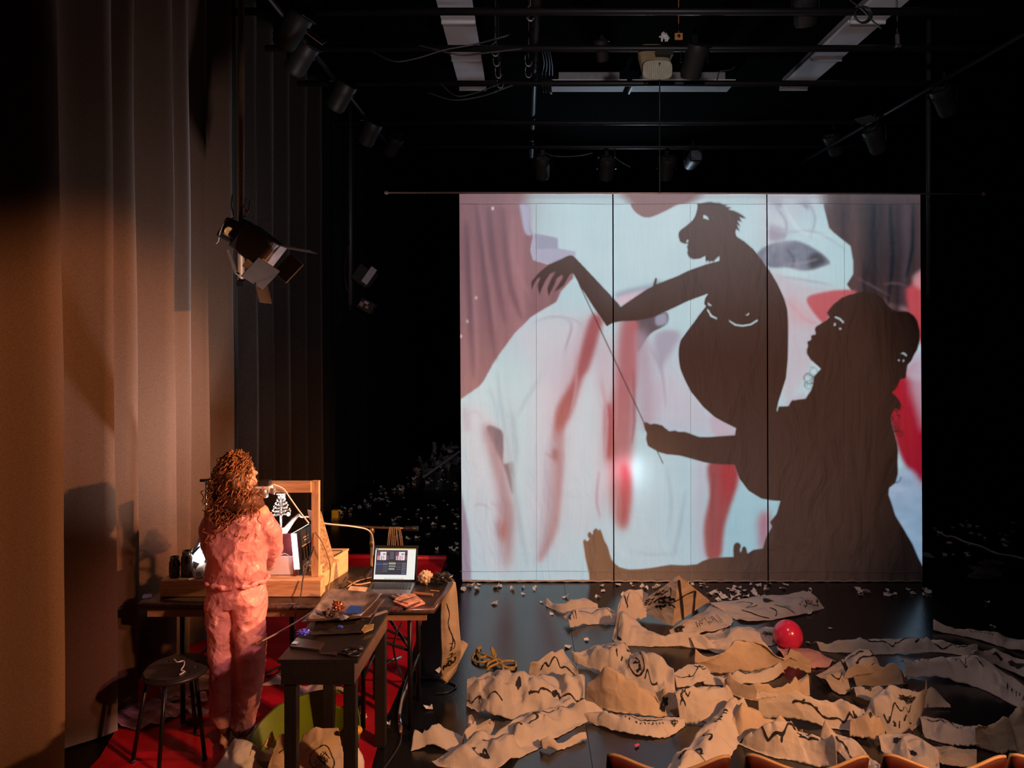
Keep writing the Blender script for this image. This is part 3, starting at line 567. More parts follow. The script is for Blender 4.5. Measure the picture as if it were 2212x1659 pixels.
for a_, w_, c_ in (([(1224, 690), (1236, 706), (1226, 742), (1222, 760)], 4, (166, 140, 156)), ([(1150, 700), (1190, 686), (1240, 690), (1262, 712)], 4, (176, 160, 174)), ([(1242, 760), (1246, 830), (1232, 900)], 6, (182, 146, 156)), ([(1022, 1096), (1042, 1090), (1064, 1104)], 3, (176, 150, 162)), ([(1060, 1086), (1080, 1100), (1086, 1130), (1074, 1150)], 4, (180, 150, 162)), ([(1180, 980), (1196, 990), (1208, 986)], 3, (150, 96, 104)), ([(1010, 900), (1030, 890), (1046, 912)], 3, (190, 170, 180)),
    ([(1300, 820), (1312, 900), (1308, 1000)], 8, (188, 150, 160)), ([(1296, 1020), (1290, 1080), (1298, 1120)], 4, (170, 120, 134)), ([(1368, 800), (1372, 900), (1366, 960)], 6, (150, 84, 92)), ([(1330, 760), (1334, 860), (1328, 960)], 5, (186, 124, 128)), ([(1335, 1060), (1330, 1120), (1340, 1140)], 5, (186, 140, 150)), ([(1400, 745), (1430, 800), (1440, 880)], 5, (170, 150, 166)), ([(1470, 745), (1500, 850), (1530, 900)], 5, (200, 190, 200)),
    ([(1545, 1020), (1540, 1100), (1542, 1190)], 7, (150, 66, 66)), ([(1670, 440), (1700, 482), (1692, 520)], 5, (150, 150, 168)), ([(1742, 428), (1762, 470), (1752, 516)], 5, (156, 160, 176)), ([(1645, 476), (1690, 502), (1762, 502), (1832, 542)], 5, (166, 172, 186)), ([(1690, 430), (1730, 500), (1800, 510)], 4, (206, 216, 222)), ([(1700, 540), (1716, 560), (1712, 580)], 5, (84, 82, 96)), ([(1690, 575), (1740, 568), (1770, 560)], 4, (150, 146, 158)),
    ([(1700, 650), (1740, 690), (1770, 700)], 5, (206, 150, 160)), ([(1690, 700), (1720, 740), (1735, 800)], 5, (196, 170, 182)), ([(1680, 600), (1740, 606), (1800, 618)], 5, (170, 166, 180)), ([(1870, 560), (1868, 620), (1874, 640)], 5, (58, 42, 42)), ([(1925, 440), (1930, 560), (1920, 660)], 8, (64, 44, 44)), ([(1974, 440), (1972, 540), (1960, 600)], 6, (64, 44, 44)), ([(1850, 600), (1890, 622), (1925, 640)], 3, (120, 96, 100)), ([(1910, 616), (1935, 612), (1960, 618)], 4, (120, 90, 94))): line(a_, w_, c_, 2, .8)
img += vnoise(6, 60, 41, 1)[..., None]*7+vnoise(60, 6, 42, 1)[..., None]*6
img *= 1-np.clip((yy-850)/300, 0, 1)[..., None]*np.array((.16, .09, .06))
img[:24] = img[:24]*.9+np.array((128, 104, 108))*.1
img[:24] = box1(img[:24], 14, 1)
img[:12] = img[:12]*.86+np.array((150, 108, 110))*.1
lin = np.clip(img/255, 0, 1); lin = np.where(lin <= .04045, lin/12.92, ((lin+.055)/1.055)**2.4)
front = np.array((.062, .024, .015)); lin = np.clip(lin-front, 0, 1); lin = lin/.72
out = np.where(lin <= .0031308, lin*12.92, 1.055*np.power(np.maximum(lin, 1e-6), 1/2.4)-.055).clip(0, 1)
rgba = np.ones((Hp, Wp, 4), np.float32); rgba[..., :3] = out[::-1]
slide = bpy.data.images.new('projected_picture', Wp, Hp); slide.pixels.foreach_set(rgba.ravel()); slide.pack()
# projector behind the screen
PP = Vector((1.575, 10.7, .112)); L = PP.y-SY
bl, trc = SP(X0, Y1), SP(X1, Y0)
pl = bpy.data.lights.new('projector_beam', 'SPOT'); pl.spot_size = math.radians(120); pl.spot_blend = 0; pl.shadow_soft_size = .006; pl.energy = 1040; pl.color = (1, 1, 1)
po = bpy.data.objects.new('projector_beam', pl); COL.objects.link(po); po.matrix_world = Matrix.Translation(PP+Vector((0, -.02, 0))) @ Matrix(((-1, 0, 0), (0, 0, 1), (0, 1, 0))).to_4x4()
pl.use_nodes = True; nt = pl.node_tree; nd = nt.nodes; em = nd['Emission']
tc = nd.new('ShaderNodeTexCoord'); sx = nd.new('ShaderNodeSeparateXYZ'); nt.links.new(tc.outputs['Normal'], sx.inputs[0])
def mth(op, a, b=None):
    n = nd.new('ShaderNodeMath'); n.operation = op
    for i, v in enumerate((a, b)):
        if v is None: continue
        if isinstance(v, (int, float)): n.inputs[i].default_value = v
        else: nt.links.new(v, n.inputs[i])
    return n.outputs[0]
Lb = L-.02
u = mth('ADD', mth('MULTIPLY', mth('DIVIDE', sx.outputs[0], sx.outputs[2]), Lb/(trc.x-bl.x)), (PP.x-bl.x)/(trc.x-bl.x))
v = mth('ADD', mth('MULTIPLY', mth('DIVIDE', sx.outputs[1], sx.outputs[2]), -Lb/(trc.z-bl.z)), (PP.z-bl.z)/(trc.z-bl.z))
cb = nd.new('ShaderNodeCombineXYZ'); nt.links.new(u, cb.inputs[0]); nt.links.new(v, cb.inputs[1])
ti = nd.new('ShaderNodeTexImage'); ti.image = slide; ti.extension = 'CLIP'; nt.links.new(cb.outputs[0], ti.inputs[0]); nt.links.new(ti.outputs[0], em.inputs[0])
nt.links.new(mth('DIVIDE', 1.0, mth('POWER', mth('ABSOLUTE', sx.outputs[2]), 3.0)), em.inputs[1])
t = thing('projector', 'black projector on the floor behind the cloth screen, its lens glowing through', 'projector', (PP.x, PP.y+.2, 0))
MB().box((PP.x, PP.y+.2, .075), (.34, .28, .13), bev=.015).build('body', m_plasticblack, t)
MB().lathe((PP.x, PP.y+.06, PP.z), [(.045, 0), (.045, .05), (.038, .055), (.038, .02)], 18, R(90, 0, 0), cap=False).build('lens', M('projector_lens', (.9, .9, 1), .2, emit=60, emitcol=(1, .93, .93)), t)
for sx_ in (-1, 1): MB().box((PP.x+.13*sx_, PP.y+.12, .006), (.03, .03, .012)).build('foot', m_plasticblack, t)
# cloth
def clothmat():
    m = bpy.data.materials.new('screen_cloth'); m.use_nodes = True; nt = m.node_tree; nd = nt.nodes
    for n in list(nd):
        if n.type == 'BSDF_PRINCIPLED': nd.remove(n)
    tc = nd.new('ShaderNodeTexCoord'); mp = nd.new('ShaderNodeMapping'); mp.inputs['Scale'].default_value = (60, 60, 3); nt.links.new(tc.outputs['Object'], mp.inputs[0])
    nz = nd.new('ShaderNodeTexNoise'); nz.inputs['Scale'].default_value = 1; nz.inputs['Detail'].default_value = 3; nt.links.new(mp.outputs[0], nz.inputs['Vector'])
    mp2 = nd.new('ShaderNodeMapping'); mp2.inputs['Scale'].default_value = (2.2, 2.2, .8); nt.links.new(tc.outputs['Object'], mp2.inputs[0])
    n2 = nd.new('ShaderNodeTexNoise'); n2.inputs['Scale'].default_value = 2; n2.inputs['Detail'].default_value = 6; n2.inputs['Distortion'].default_value = 1.2; nt.links.new(mp2.outputs[0], n2.inputs['Vector'])
    ad = nd.new('ShaderNodeMath'); ad.operation = 'MULTIPLY_ADD'; nt.links.new(nz.outputs[0], ad.inputs[0]); ad.inputs[1].default_value = .018; nt.links.new(n2.outputs[0], ad.inputs[2])
    bp = nd.new('ShaderNodeBump'); bp.inputs['Strength'].default_value = .55; bp.inputs['Distance'].default_value = .13; nt.links.new(ad.outputs[0], bp.inputs['Height'])
    rp = nd.new('ShaderNodeValToRGB'); rp.color_ramp.elements[0].position = .35; rp.color_ramp.elements[1].position = .65; rp.color_ramp.elements[0].color = (.845, .835, .815, 1); rp.color_ramp.elements[1].color = (.865, .855, .835, 1); nt.links.new(nz.outputs[0], rp.inputs[0])
    df = nd.new('ShaderNodeBsdfDiffuse'); nt.links.new(rp.outputs[0], df.inputs[0]); nt.links.new(bp.outputs[0], df.inputs['Normal'])
    tr = nd.new('ShaderNodeBsdfTranslucent'); nt.links.new(rp.outputs[0], tr.inputs[0])
    mx = nd.new('ShaderNodeMixShader'); mx.inputs[0].default_value = .62; nt.links.new(df.outputs[0], mx.inputs[1]); nt.links.new(tr.outputs[0], mx.inputs[2])
    rf = nd.new('ShaderNodeBsdfRefraction'); rf.inputs['IOR'].default_value = 1.06; rf.inputs['Roughness'].default_value = 1.0; rf.inputs[0].default_value = (1, .95, .95, 1)
    m2 = nd.new('ShaderNodeMixShader'); m2.inputs[0].default_value = .0028; nt.links.new(mx.outputs[0], m2.inputs[1]); nt.links.new(rf.outputs[0], m2.inputs[2])
    nt.links.new(m2.outputs[0], nd['Material Output'].inputs[0]); return m
m_cloth = clothmat()
t = thing('projection_screen', 'large pale cloth screen of three panels showing a pink projected picture and dark shadows', 'screen', (SP(1491, 1253).x, SY, 0))
MB().tube([ra, rb], .0085, 8).build('top_rod', m_rod, t, smooth=True)
for e in (ra, rb): MB().ell(e, (.022, .02, .02), 10).build('rod_end', M('rod_end_pink', (.5, .36, .34), .4), t)
edges_top = [992, 1324.0, 1656.5, 1988]; edges_bot = [998, 1326.0, 1659.5, 1993]
for k in range(3):
    nu, nv = 60, 44; pts = []
    for i in range(nu):
        a = i/(nu-1)
        for j in range(nv):
            b = j/(nv-1)
            xt = edges_top[k]+(edges_top[k+1]-edges_top[k])*a; xb = edges_bot[k]+(edges_bot[k+1]-edges_bot[k])*a
            if k > 0 and i == 0: xt += 1.3; xb += 1.3
            if k < 2 and i == nu-1: xt -= 1.3; xb -= 1.3
            p = SP(xt+(xb-xt)*b, 419+(1253-419)*b)
            p.y += .006*math.sin(a*19+k*2)*(.3+.7*b)*math.sin(math.pi*a)+.008*noise.noise((a*3+k*7, b*1.5, 2.2))
            pts.append(p)
    pn = MB().grid(pts, nu, nv).build('cloth_panel', m_cloth, t, smooth=True)
    for yy_, tt in ((441, .0016), (1233, .0016)):
        xa, xb = edges_top[k]+2, edges_top[k+1]-2
        MB().tube([SP(xa+(xb-xa)*q/6, yy_+.8*math.sin(q*1.3+k))-Vector((0, .014, 0)) for q in range(7)], tt, 5).build('hem_seam', M('seam_grey', (.42, .40, .40), .8), pn)
    xm = (edges_top[k]+edges_top[k+1])/2
    MB().tube([SP(xm, 442)-Vector((0, .013, 0)), SP(xm+1.5, 1250)-Vector((0, .013, 0))], .0014, 5).build('crease', M('crease_pale', (.6, .58, .57), .8), pn)
    pts = []
    for i in range(30):
        a = i/29; x = edges_bot[k]+1+(edges_bot[k+1]-edges_bot[k]-2)*a
        q = SP(x, 1249); q.z = .012+.003*math.sin(i*2.1)
        pts.append(q)
    MB().tube(pts, .008, 6).build('bottom_hem', M('hem_grey', (.5, .45, .44), .8), pn)
# ------------------------------------------------------------------ performer and puppet behind the cloth (they cast the shadows)
def BQ(px, py, s): return PP+s*(SP(px, py)-PP)
sp = .38; yb = BQ(1500, 1000, sp).y
body = [(1391, 917), (1397, 914), (1406, 919), (1414, 917), (1424, 919), (1431, 921), (1438, 927), (1447, 934), (1458, 932), (1466, 935), (1480, 935), (1491, 939), (1510, 946), (1533, 946), (1560, 944), (1592, 942), (1640, 935), (1672, 889), (1677, 892), (1680, 881), (1701, 880), (1708, 868), (1738, 864), (1752, 842), (1757, 815), (1771, 800), (1749, 780), (1741, 767), (1741, 757), (1744, 752), (1742, 742), (1751, 737), (1750, 729), (1761, 725), (1758, 716), (1760, 710), (1782, 696), (1790, 689), (1784, 680), (1791, 670), (1799, 661), (1817, 647), (1832, 641), (1847, 637), (1862, 634), (1875, 635), (1890, 640), (1901, 646), (1918, 668), (1927, 674), (1939, 677), (1952, 676), (1961, 678), (1972, 686), (1979, 697), (1984, 716), (1985, 730), (1983, 744), (1979, 758), (1972, 770), (1966, 783), (1958, 792), (1954, 820), (1943, 822), (1932, 845), (1924, 850), (1937, 862), (1945, 876), (1942, 888), (1931, 884), (1926, 892), (1922, 905), (1926, 925), (1932, 945), (1936, 960), (1938, 975), (1937, 1000), (1938, 1025), (1932, 1045), (1918, 1056), (1917, 1070), (1924, 1089), (1932, 1114), (1949, 1142), (1968, 1175), (1982, 1208), (1993, 1228), (1998, 1297), (1278, 1297), (1274, 1240), (1266, 1205), (1263, 1183), (1261, 1170), (1264, 1165), (1270, 1170), (1275, 1166), (1271, 1158), (1272, 1151), (1277, 1150), (1282, 1156), (1283, 1147), (1288, 1142), (1292, 1143), (1294, 1147), (1298, 1143), (1301, 1150), (1307, 1168), (1314, 1180), (1318, 1195), (1322, 1208), (1330, 1218), (1339, 1225), (1358, 1230), (1385, 1229), (1414, 1226), (1450, 1220), (1478, 1221), (1505, 1219), (1518, 1212), (1533, 1207), (1560, 1204), (1584, 1203), (1583, 1190), (1584, 1178), (1588, 1173), (1593, 1172), (1598, 1175), (1600, 1180), (1597, 1189), (1600, 1194), (1602, 1184), (1606, 1180), (1611, 1183), (1614, 1196), (1627, 1188), (1647, 1185), (1653, 1165), (1657, 1155), (1666, 1139), (1662, 1128), (1676, 1111), (1684, 1083), (1660, 1060), (1630, 1000), (1600, 1005), (1586, 1006), (1541, 1004), (1520, 1000), (1495, 993), (1469, 986), (1440, 983), (1425, 979), (1410, 971), (1400, 965), (1396, 950), (1398, 938), (1393, 928)]
slits = [[(1802, 687), (1812, 690), (1822, 699), (1820, 702), (1811, 694), (1801, 690)], [(1799, 703), (1803, 701), (1804, 706), (1800, 708)], [(1809, 714), (1815, 711), (1815, 716)],
         [(1942, 768), (1950, 764), (1957, 770), (1956, 773), (1949, 767)], [(1937, 781), (1941, 779), (1941, 784)], [(1947, 783), (1951, 779), (1951, 785)]]
t = thing('person', 'person sitting behind the cloth, seen only as a dark shadow holding a puppet rod', 'person', BQ(1800, 1297, sp))
mb = MB(); mb.prism([body]+slits, lambda x, y: BQ(x, y, sp), (0, .0015, 0))
def inpoly(x, y, poly):
    r = False; n = len(poly); j = n-1
    for i in range(n):
        xi, yi = poly[i]; xj, yj = poly[j]
        if (yi > y) != (yj > y) and x < (xj-xi)*(y-yi)/(yj-yi)+xi: r = not r
        j = i
    return r
st = 7; gx = list(range(1240, 2010, st)); gyy = list(range(620, 1300, st)); ins = {}
msk = np.array([[inpoly(x, y, body) and not any(abs(x-s_[0][0]) < 26 and abs(y-s_[0][1]) < 22 for s_ in slits) for x in gx] for y in gyy])
dist = np.zeros(msk.shape); cur = msk.copy()
while cur.any():
    dist += cur; e = cur.copy(); e[1:] &= cur[:-1]; e[:-1] &= cur[1:]; e[:, 1:] &= cur[:, :-1]; e[:, :-1] &= cur[:, 1:]; e[0] = e[-1] = False; e[:, 0] = e[:, -1] = False; cur = e
for sgn in (-1, 1):
    idx = {}; vs = []; fs = []
    for j in range(msk.shape[0]):
        for i in range(msk.shape[1]):
            if dist[j, i] >= 2:
                q = BQ(gx[i], gyy[j], sp); q.y += sgn*.021*math.sqrt(max(0, dist[j, i]-3)); idx[j, i] = len(vs); vs.append(q)
    for (j, i) in idx:
        k = [(j, i), (j, i+1), (j+1, i+1), (j+1, i)]
        if all(q in idx for q in k): fs.append(tuple(idx[q] for q in (k if sgn < 0 else k[::-1])))
    mb.add(vs, fs)
mb.build('body', M('performer_clothes', (.05, .045, .045), .9), t)
mb = MB(); rnd = random.Random(12)
for k in range(16):  # loose curls at chin and nape
    x, y = rnd.uniform(1744, 1764), rnd.uniform(806, 840); a = rnd.uniform(0, 6); r_ = rnd.uniform(4, 12)
    mb.tube([BQ(x+r_*math.cos(a+q*.5), y+r_*math.sin(a+q*.5), sp) for q in range(8)], .0008, 4)
for k in range(16):
    x, y = rnd.uniform(1930, 1946), rnd.uniform(880, 945); a = rnd.uniform(0, 6); r_ = rnd.uniform(4, 11)
    mb.tube([BQ(x+r_*math.cos(a+q*.5), y+r_*math.sin(a+q*.5), sp) for q in range(8)], .0011, 4)
mb.tube([BQ(1932+12*math.cos(a), 1034+10*math.sin(a), sp) for a in [-.3+q*.2 for q in range(10)]], .0012, 4)
mb.build('hair', M('dark_hair', (.03, .02, .015), .6), t)
s2 = .415
pup = [(1507, 442), (1512, 444), (1524, 441), (1536, 440), (1546, 443), (1554, 442), (1560, 446), (1571, 448), (1566, 451), (1579, 454), (1572, 458), (1583, 460), (1592, 464), (1602, 470), (1611, 478), (1596, 475), (1602, 485), (1592, 482), (1599, 496), (1591, 490), (1597, 505), (1589, 500), (1588, 508), (1590, 516), (1607, 527), (1625, 542), (1640, 560), (1660, 587), (1678, 618), (1693, 651), (1699, 673), (1701, 700), (1701, 729), (1700, 780), (1696, 820), (1688, 845), (1680, 870), (1676, 890), (1690, 960), (1700, 1083), (1686, 1083), (1665, 1082), (1644, 1078), (1616, 1061), (1597, 1036), (1586, 1006), (1583, 965), (1589, 927), (1565, 915), (1544, 903), (1519, 881), (1492, 848), (1478, 820), (1470, 800), (1467, 783), (1466, 767), (1467, 752), (1470, 739), (1488, 714), (1511, 683), (1525, 665), (1521, 658), (1523, 648), (1530, 637), (1488, 653), (1441, 675), (1408, 690), (1375, 697), (1345, 698), (1324, 701), (1312, 708), (1299, 689), (1284, 668), (1259, 628), (1240, 595), (1234, 594), (1219, 620), (1199, 635), (1206, 622), (1217, 604), (1216, 596), (1205, 604), (1198, 620), (1187, 643), (1184, 626), (1192, 608), (1202, 590), (1190, 595), (1180, 610), (1174, 622), (1167, 640), (1163, 620), (1170, 602), (1162, 606), (1156, 616), (1150, 630), (1150, 612), (1167, 592), (1188, 575), (1216, 562), (1228, 556), (1238, 555), (1244, 560), (1274, 592), (1300, 620), (1322, 643), (1342, 667), (1370, 648), (1398, 629), (1411, 622), (1416, 604), (1420, 605), (1418, 618), (1440, 609), (1464, 600), (1488, 588), (1526, 574), (1554, 567), (1554, 556), (1548, 562), (1540, 570), (1537, 566), (1533, 571), (1530, 566), (1526, 570), (1524, 564), (1524, 556), (1513, 562), (1498, 564), (1488, 559), (1484, 549), (1487, 544), (1483, 538), (1488, 530), (1480, 531), (1470, 527), (1466, 516), (1466, 508), (1469, 502), (1480, 494), (1492, 484), (1498, 478), (1503, 468), (1506, 456)]
holes = [[(1520, 468), (1525, 469), (1532, 477), (1530, 479), (1524, 476), (1519, 475)], [(1527, 672), (1530, 671), (1537, 683), (1549, 690), (1549, 693), (1535, 687)], [(1529, 655), (1533, 660), (1538, 662), (1536, 664), (1530, 662)],
         [(1573, 696), (1576, 696), (1588, 704), (1603, 706), (1620, 703), (1635, 694), (1637, 696), (1622, 706), (1603, 709.5), (1586, 707)], [(1606, 683), (1612, 684), (1617, 680), (1618, 682), (1613, 686)], [(1482, 526), (1486, 521), (1488, 525), (1485, 528)]]
t = thing('rod_puppet', 'large flat cut-out puppet with bird-like nose held up behind the cloth, seen as shadow', 'puppet', BQ(1600, 1083, s2))
MB().prism([pup]+holes, lambda x, y: BQ(x, y, s2), (0, .001, 0)).build('cutout', M('puppet_card', (.06, .05, .04), .9), t)
MB().tube([BQ(1252, 616, s2), BQ(1347, 820, s2), BQ(1433, 1003, s2)], .0022, 6).build('arm_rod', m_blackwood, t)
MB().tube([BQ(1690, 1000, s2), BQ(1712, 1000, sp)], .012, 8).build('body_stick', m_blackwood, t)
# ------------------------------------------------------------------ red vinyl sheet under the tables
m_red = M('red_vinyl', (.50, .012, .03), .28, vary=.25, scale=5, bump=.5, bscale=11, spec=.5)
def sheet(name, outline, z, mat, seed, amp=.006, step=.06, label=None, cat=None, group=None, height=None, parent=None):
    P2 = [(PZ(x, y, 0).x, PZ(x, y, 0).y) for x, y in outline]; bm = bmesh.new()
    xs = [p[0] for p in P2]; ys = [p[1] for p in P2]
    tri = tessellate_polygon([[Vector((x, y, 0)) for x, y in P2]]); vs = [bm.verts.new((x, y, 0)) for x, y in P2]
    for q in tri:
        try: bm.faces.new([vs[i] for i in q])
        except ValueError: pass
    for _ in range(4 if step > .05 else 5): bmesh.ops.subdivide_edges(bm, edges=[e for e in bm.edges if e.calc_length() > step], cuts=1, use_grid_fill=True)
    bmesh.ops.triangulate(bm, faces=bm.faces[:])
    mb = MB(); bm.verts.index_update()
    for v in bm.verts:
        n_ = noise.noise((v.co.x*6, v.co.y*6, seed)); n2 = abs(noise.noise((v.co.x*2.5+4, v.co.y*2.5, seed*1.3)))
        v.co.z = z+amp*(1+n_)+amp*2.5*max(0, .35-n2*3)+(height(v.co) if height else 0)
    o = mb.add([v.co for v in bm.verts], [[v.index for v in f.verts] for f in bm.faces]).build(name, mat, parent, smooth=True); bm.free()
    return tag(o, label, cat, group)
sheet('red_sheet', [(965, 1204), (820, 1200), (690, 1197), (560, 1200), (450, 1250), (330, 1400), (262, 1560), (215, 1640), (60, 1800), (770, 1800), (806, 1650), (832, 1560), (872, 1470), (915, 1335), (940, 1270)], .004, m_red, 3, .004, .12, 'shiny red vinyl sheet spread on the floor under the work tables', 'floor sheet')
tag(MB().tube([PZ(660, 1203, .03), PZ(800, 1203, .03), PZ(964, 1206, .03)], .028, 8).build('red_roll', m_red, None, smooth=True), 'rolled far edge of the red vinyl sheet beyond the laptop', 'roll')
# ------------------------------------------------------------------ tables
TZ = .74
m_top = M('table_top_dark', (.035, .028, .026), .35, vary=.4, scale=14, bump=.15, bscale=60)
m_edge = M('table_edge', (.06, .035, .03), .3, vary=.6, scale=60)
m_apron = M('apron_brown', (.30, .18, .09), .55)
def table(label, a, b, c, d, legs):  # corners on top: front-left, front-right, back-right, back-left
    t = thing('folding_table', label, 'table', ((a.x+b.x)/2, (a.y+d.y)/2, 0))
    dz = Vector((0, 0, -.035)); MB().hexa([a+dz, b+dz, c+dz, d+dz, a, b, c, d]).build('tabletop', m_top, t)
    e = Vector((0, 0, -.017)); MB().tube([d+e, a+e, b+e, c+e], .021, 8).build('edge_trim', m_edge, t, smooth=True)
    f = Vector((0, .03, -.058)); MB().box(((a.x+b.x)/2, (a.y+b.y)/2+.035, TZ-.062), (abs(b.x-a.x)-.08, .02, .05)).build('apron', m_apron, t)
    for x in legs:
        for yy_ in (a.y+.07, d.y-.08):
            MB().tube([(x, yy_, TZ-.04), (x, yy_+.01, .006)], .014, 8).build('leg', m_blackmetal, t, smooth=True)
        MB().tube([(x, a.y+.07, .3), (x, d.y-.08, .3)], .01, 6).tube([(x, a.y+.07, TZ-.1), (x, d.y-.08, TZ-.1)], .01, 6).build('leg_brace', m_blackmetal, t, smooth=True)
    return t
ta, tb = PX(300, 1304, 3.92), PX(742, 1312, 3.9); ta.z = tb.z = TZ
tc_, td = Vector((tb.x+.02, 4.52, TZ)), Vector((ta.x+.1, 4.52, TZ))
table('long dark folding table behind the standing person, carrying the wooden stand', ta, tb, tc_, td, [-2.0, -1.36])
la, lb = Vector((tb.x+.03, 3.86, TZ)), PX(935, 1318, 3.86); lb.z = TZ
lc, ld = PX(975, 1257, 4.3), Vector((tb.x+.03, 4.32, TZ)); lc.z = TZ
laptop_table = table('dark folding table with orange-lit edge holding the laptop', la, lb, lc, ld, [-.66, -.93])
MB().tube([(-.66, 4.0, .42), (-.8, 3.98, .64)], .009, 6).tube([(-.66, 3.95, .45), (-.86, 3.95, .52)], .009, 6).build('strut', m_blackmetal, laptop_table)
# black console desk in front
DZ = .755
fa, fb = PX(600, 1425, (H-DZ)*F/(1425-CY)), PX(772, 1425, (H-DZ)*F/(1425-CY)); fc, fd = Vector((fb.x+.035, 3.82, DZ)), Vector((fa.x+.035, 3.82, DZ))
t = thing('console_desk', 'narrow black wooden desk in front with straight square legs, phone and trays on it', 'desk', ((fa.x+fb.x)/2, 3.5, 0))
e = Vector((0, 0, -.018)); MB().hexa([fa+e, fb+e, fc+e, fd+e, fa, fb, fc, fd]).build('desktop', m_blackwood, t)
i1 = .015
MB().hexa([Vector((fa.x+i1, fa.y+.01, DZ-.115)), Vector((fb.x-i1, fb.y+.01, DZ-.115)), Vector((fc.x-i1, fc.y-.01, DZ-.115)), Vector((fd.x+i1, fd.y-.01, DZ-.115)), Vector((fa.x+i1, fa.y+.01, DZ-.019)), Vector((fb.x-i1, fb.y+.01, DZ-.019)), Vector((fc.x-i1, fc.y-.01, DZ-.019)), Vector((fd.x+i1, fd.y-.01, DZ-.019))]).build('apron', M('desk_side_lit', (.09, .055, .035), .5, vary=.3, scale=50), t)  # black desk's side coloured gold-brown for the orange light on it
MB().box(((fa.x+fb.x)/2, fa.y+.004, DZ-.068), (fb.x-fa.x-2*i1, .012, .098)).build('front_rail', m_blackwood, t)
for p in (Vector((fa.x+.055, fa.y+.035, 0)), Vector((fb.x-.04, fb.y+.035, 0)), Vector((fc.x-.045, fc.y-.04, 0)), Vector((fd.x+.045, fd.y-.04, 0))):
    MB().box((p.x, p.y, (DZ-.115)/2+.002), (.058, .05, DZ-.119), bev=.003).build('leg', m_blackwood, t)
# stool
sc_ = PX(382, 1443, 3.72); sz_ = sc_.z
t = thing('stool', 'low black round stool with finger holes and thin metal legs beside the person', 'stool', (sc_.x, sc_.y, 0))
loop = [(.16*math.cos(2*math.pi*k/36), .16*math.sin(2*math.pi*k/36)) for k in range(36)]
hl = [[(hx+.013*math.cos(-2*math.pi*k/10), hy+.013*math.sin(-2*math.pi*k/10)) for k in range(10)] for hx, hy in ((.085, .06), (.105, .0), (.085, -.06), (-.085, .06), (-.105, 0), (-.085, -.06), (0, .1), (0, -.1))]
MB().prism([loop]+hl, lambda x, y: Vector((sc_.x+x, sc_.y+y, sz_)), (0, 0, .014)).build('seat', M('stool_seat', (.03, .028, .028), .4), t)
mb = MB()
for q in range(37): pass
MB().tube([(sc_.x+.158*math.cos(2*math.pi*k/32), sc_.y+.158*math.sin(2*math.pi*k/32), sz_-.009) for k in range(33)], .012, 6, cap=False).build('seat_rim', m_plasticblack, t, smooth=True)
for sx_, sy in ((-1, -.55), (1, -.4), (.0, -1.05), (.1, 1), ):
    x, y = sc_.x+.125*sx_, sc_.y+.115*sy
    MB().tube([(x, y, sz_-.015), (x+.06*sx_, y+.06*sy, .02)], .011, 8).build('leg', m_blackmetal, t, smooth=True)
    MB().lathe((x+.06*sx_, y+.06*sy, .001), [(.014, 0), (.014, .02), (.011, .024)], 8).build('foot_cap', m_plasticblack, t)
pt = [PX(x, y, 3.7) for x, y in ((376, 1424), (384, 1430), (396, 1428), (398, 1436), (392, 1447), (398, 1451), (388, 1456))]
for q in pt: q.z = sz_+.012; 
pt = [Vector(((x-CX)/F*((H-sz_-.012)*F/(y-CY)), (H-sz_-.012)*F/(y-CY), sz_+.011)) for x, y in ((376, 1424), (384, 1430), (396, 1427), (398, 1436), (391, 1447), (399, 1450), (388, 1457))]
tag(MB().tube(smoothpts(pt, 4), .0035, 5).build('white_string', m_white), 'short twisted piece of white string lying on the stool seat', 'string')
q = Vector((sc_.x-.03, sc_.y-.03, sz_+.009)); mb = MB()
pts = [(-.11, -.05), (-.07, -.1), (.0, -.12), (.06, -.13), (.09, -.09), (.1, .0), (.05, .07), (-.05, .08), (-.1, .03)]
mb.prism([pts], lambda x, y: q+Vector((x, y, .004*math.sin(x*40))), (0, 0, .002)); tag(mb.build('black_foil_sheet', M('black_foil', (.02, .018, .018), .3, vary=.3)), 'thin black sheet scrap lying on the stool seat', 'sheet')
# ------------------------------------------------------------------ wooden animation stand on the table
def beam(name, a, b, w_, h_, mat, parent, up=(0, 0, 1)):
    a, b = Vector(a), Vector(b); d = (b-a); l = d.length; d.normalize(); u = Vector(up); u = (u-d*u.dot(d)).normalized(); s_ = d.cross(u)
    c = [a-s_*w_/2-u*h_/2, a+s_*w_/2-u*h_/2, a+s_*w_/2+u*h_/2, a-s_*w_/2+u*h_/2]
    return MB().hexa(c+[p+d*l for p in c]).build(name, mat, parent)
ST = Vector((-1.62, 4.1, TZ))
t = thing('animation_stand', 'pine frame stand with crossbar carrying the camera over the lit tray', 'stand', ST)
yb_ = 3.985
xl, xr = PX(345, 1285, 4.0).x, PX(693, 1290, 4.0).x
MB().box(((xl+xr)/2, yb_+.06, TZ+.05), (xr-xl, .09, .095), bev=.003).build('base_plank', m_woodx, t)
zt = PX(680, 1040, 4.06).z; xp = PX(680, 1100, 4.06).x
MB().box((xp, 4.08, (TZ+.098+zt)/2), (.042, .035, zt-TZ-.098)).build('post', m_wood, t)
MB().box((xp-.62, 4.08, (TZ+.098+zt)/2), (.042, .035, zt-TZ-.098)).build('post', m_wood, t)
MB().box((xp-.32, 4.058, zt-.03), (.598, .022, .066)).build('crossbar', m_woodx, t)
mt = [PX(690, y, 4.12) for y in (1125, 1235)]
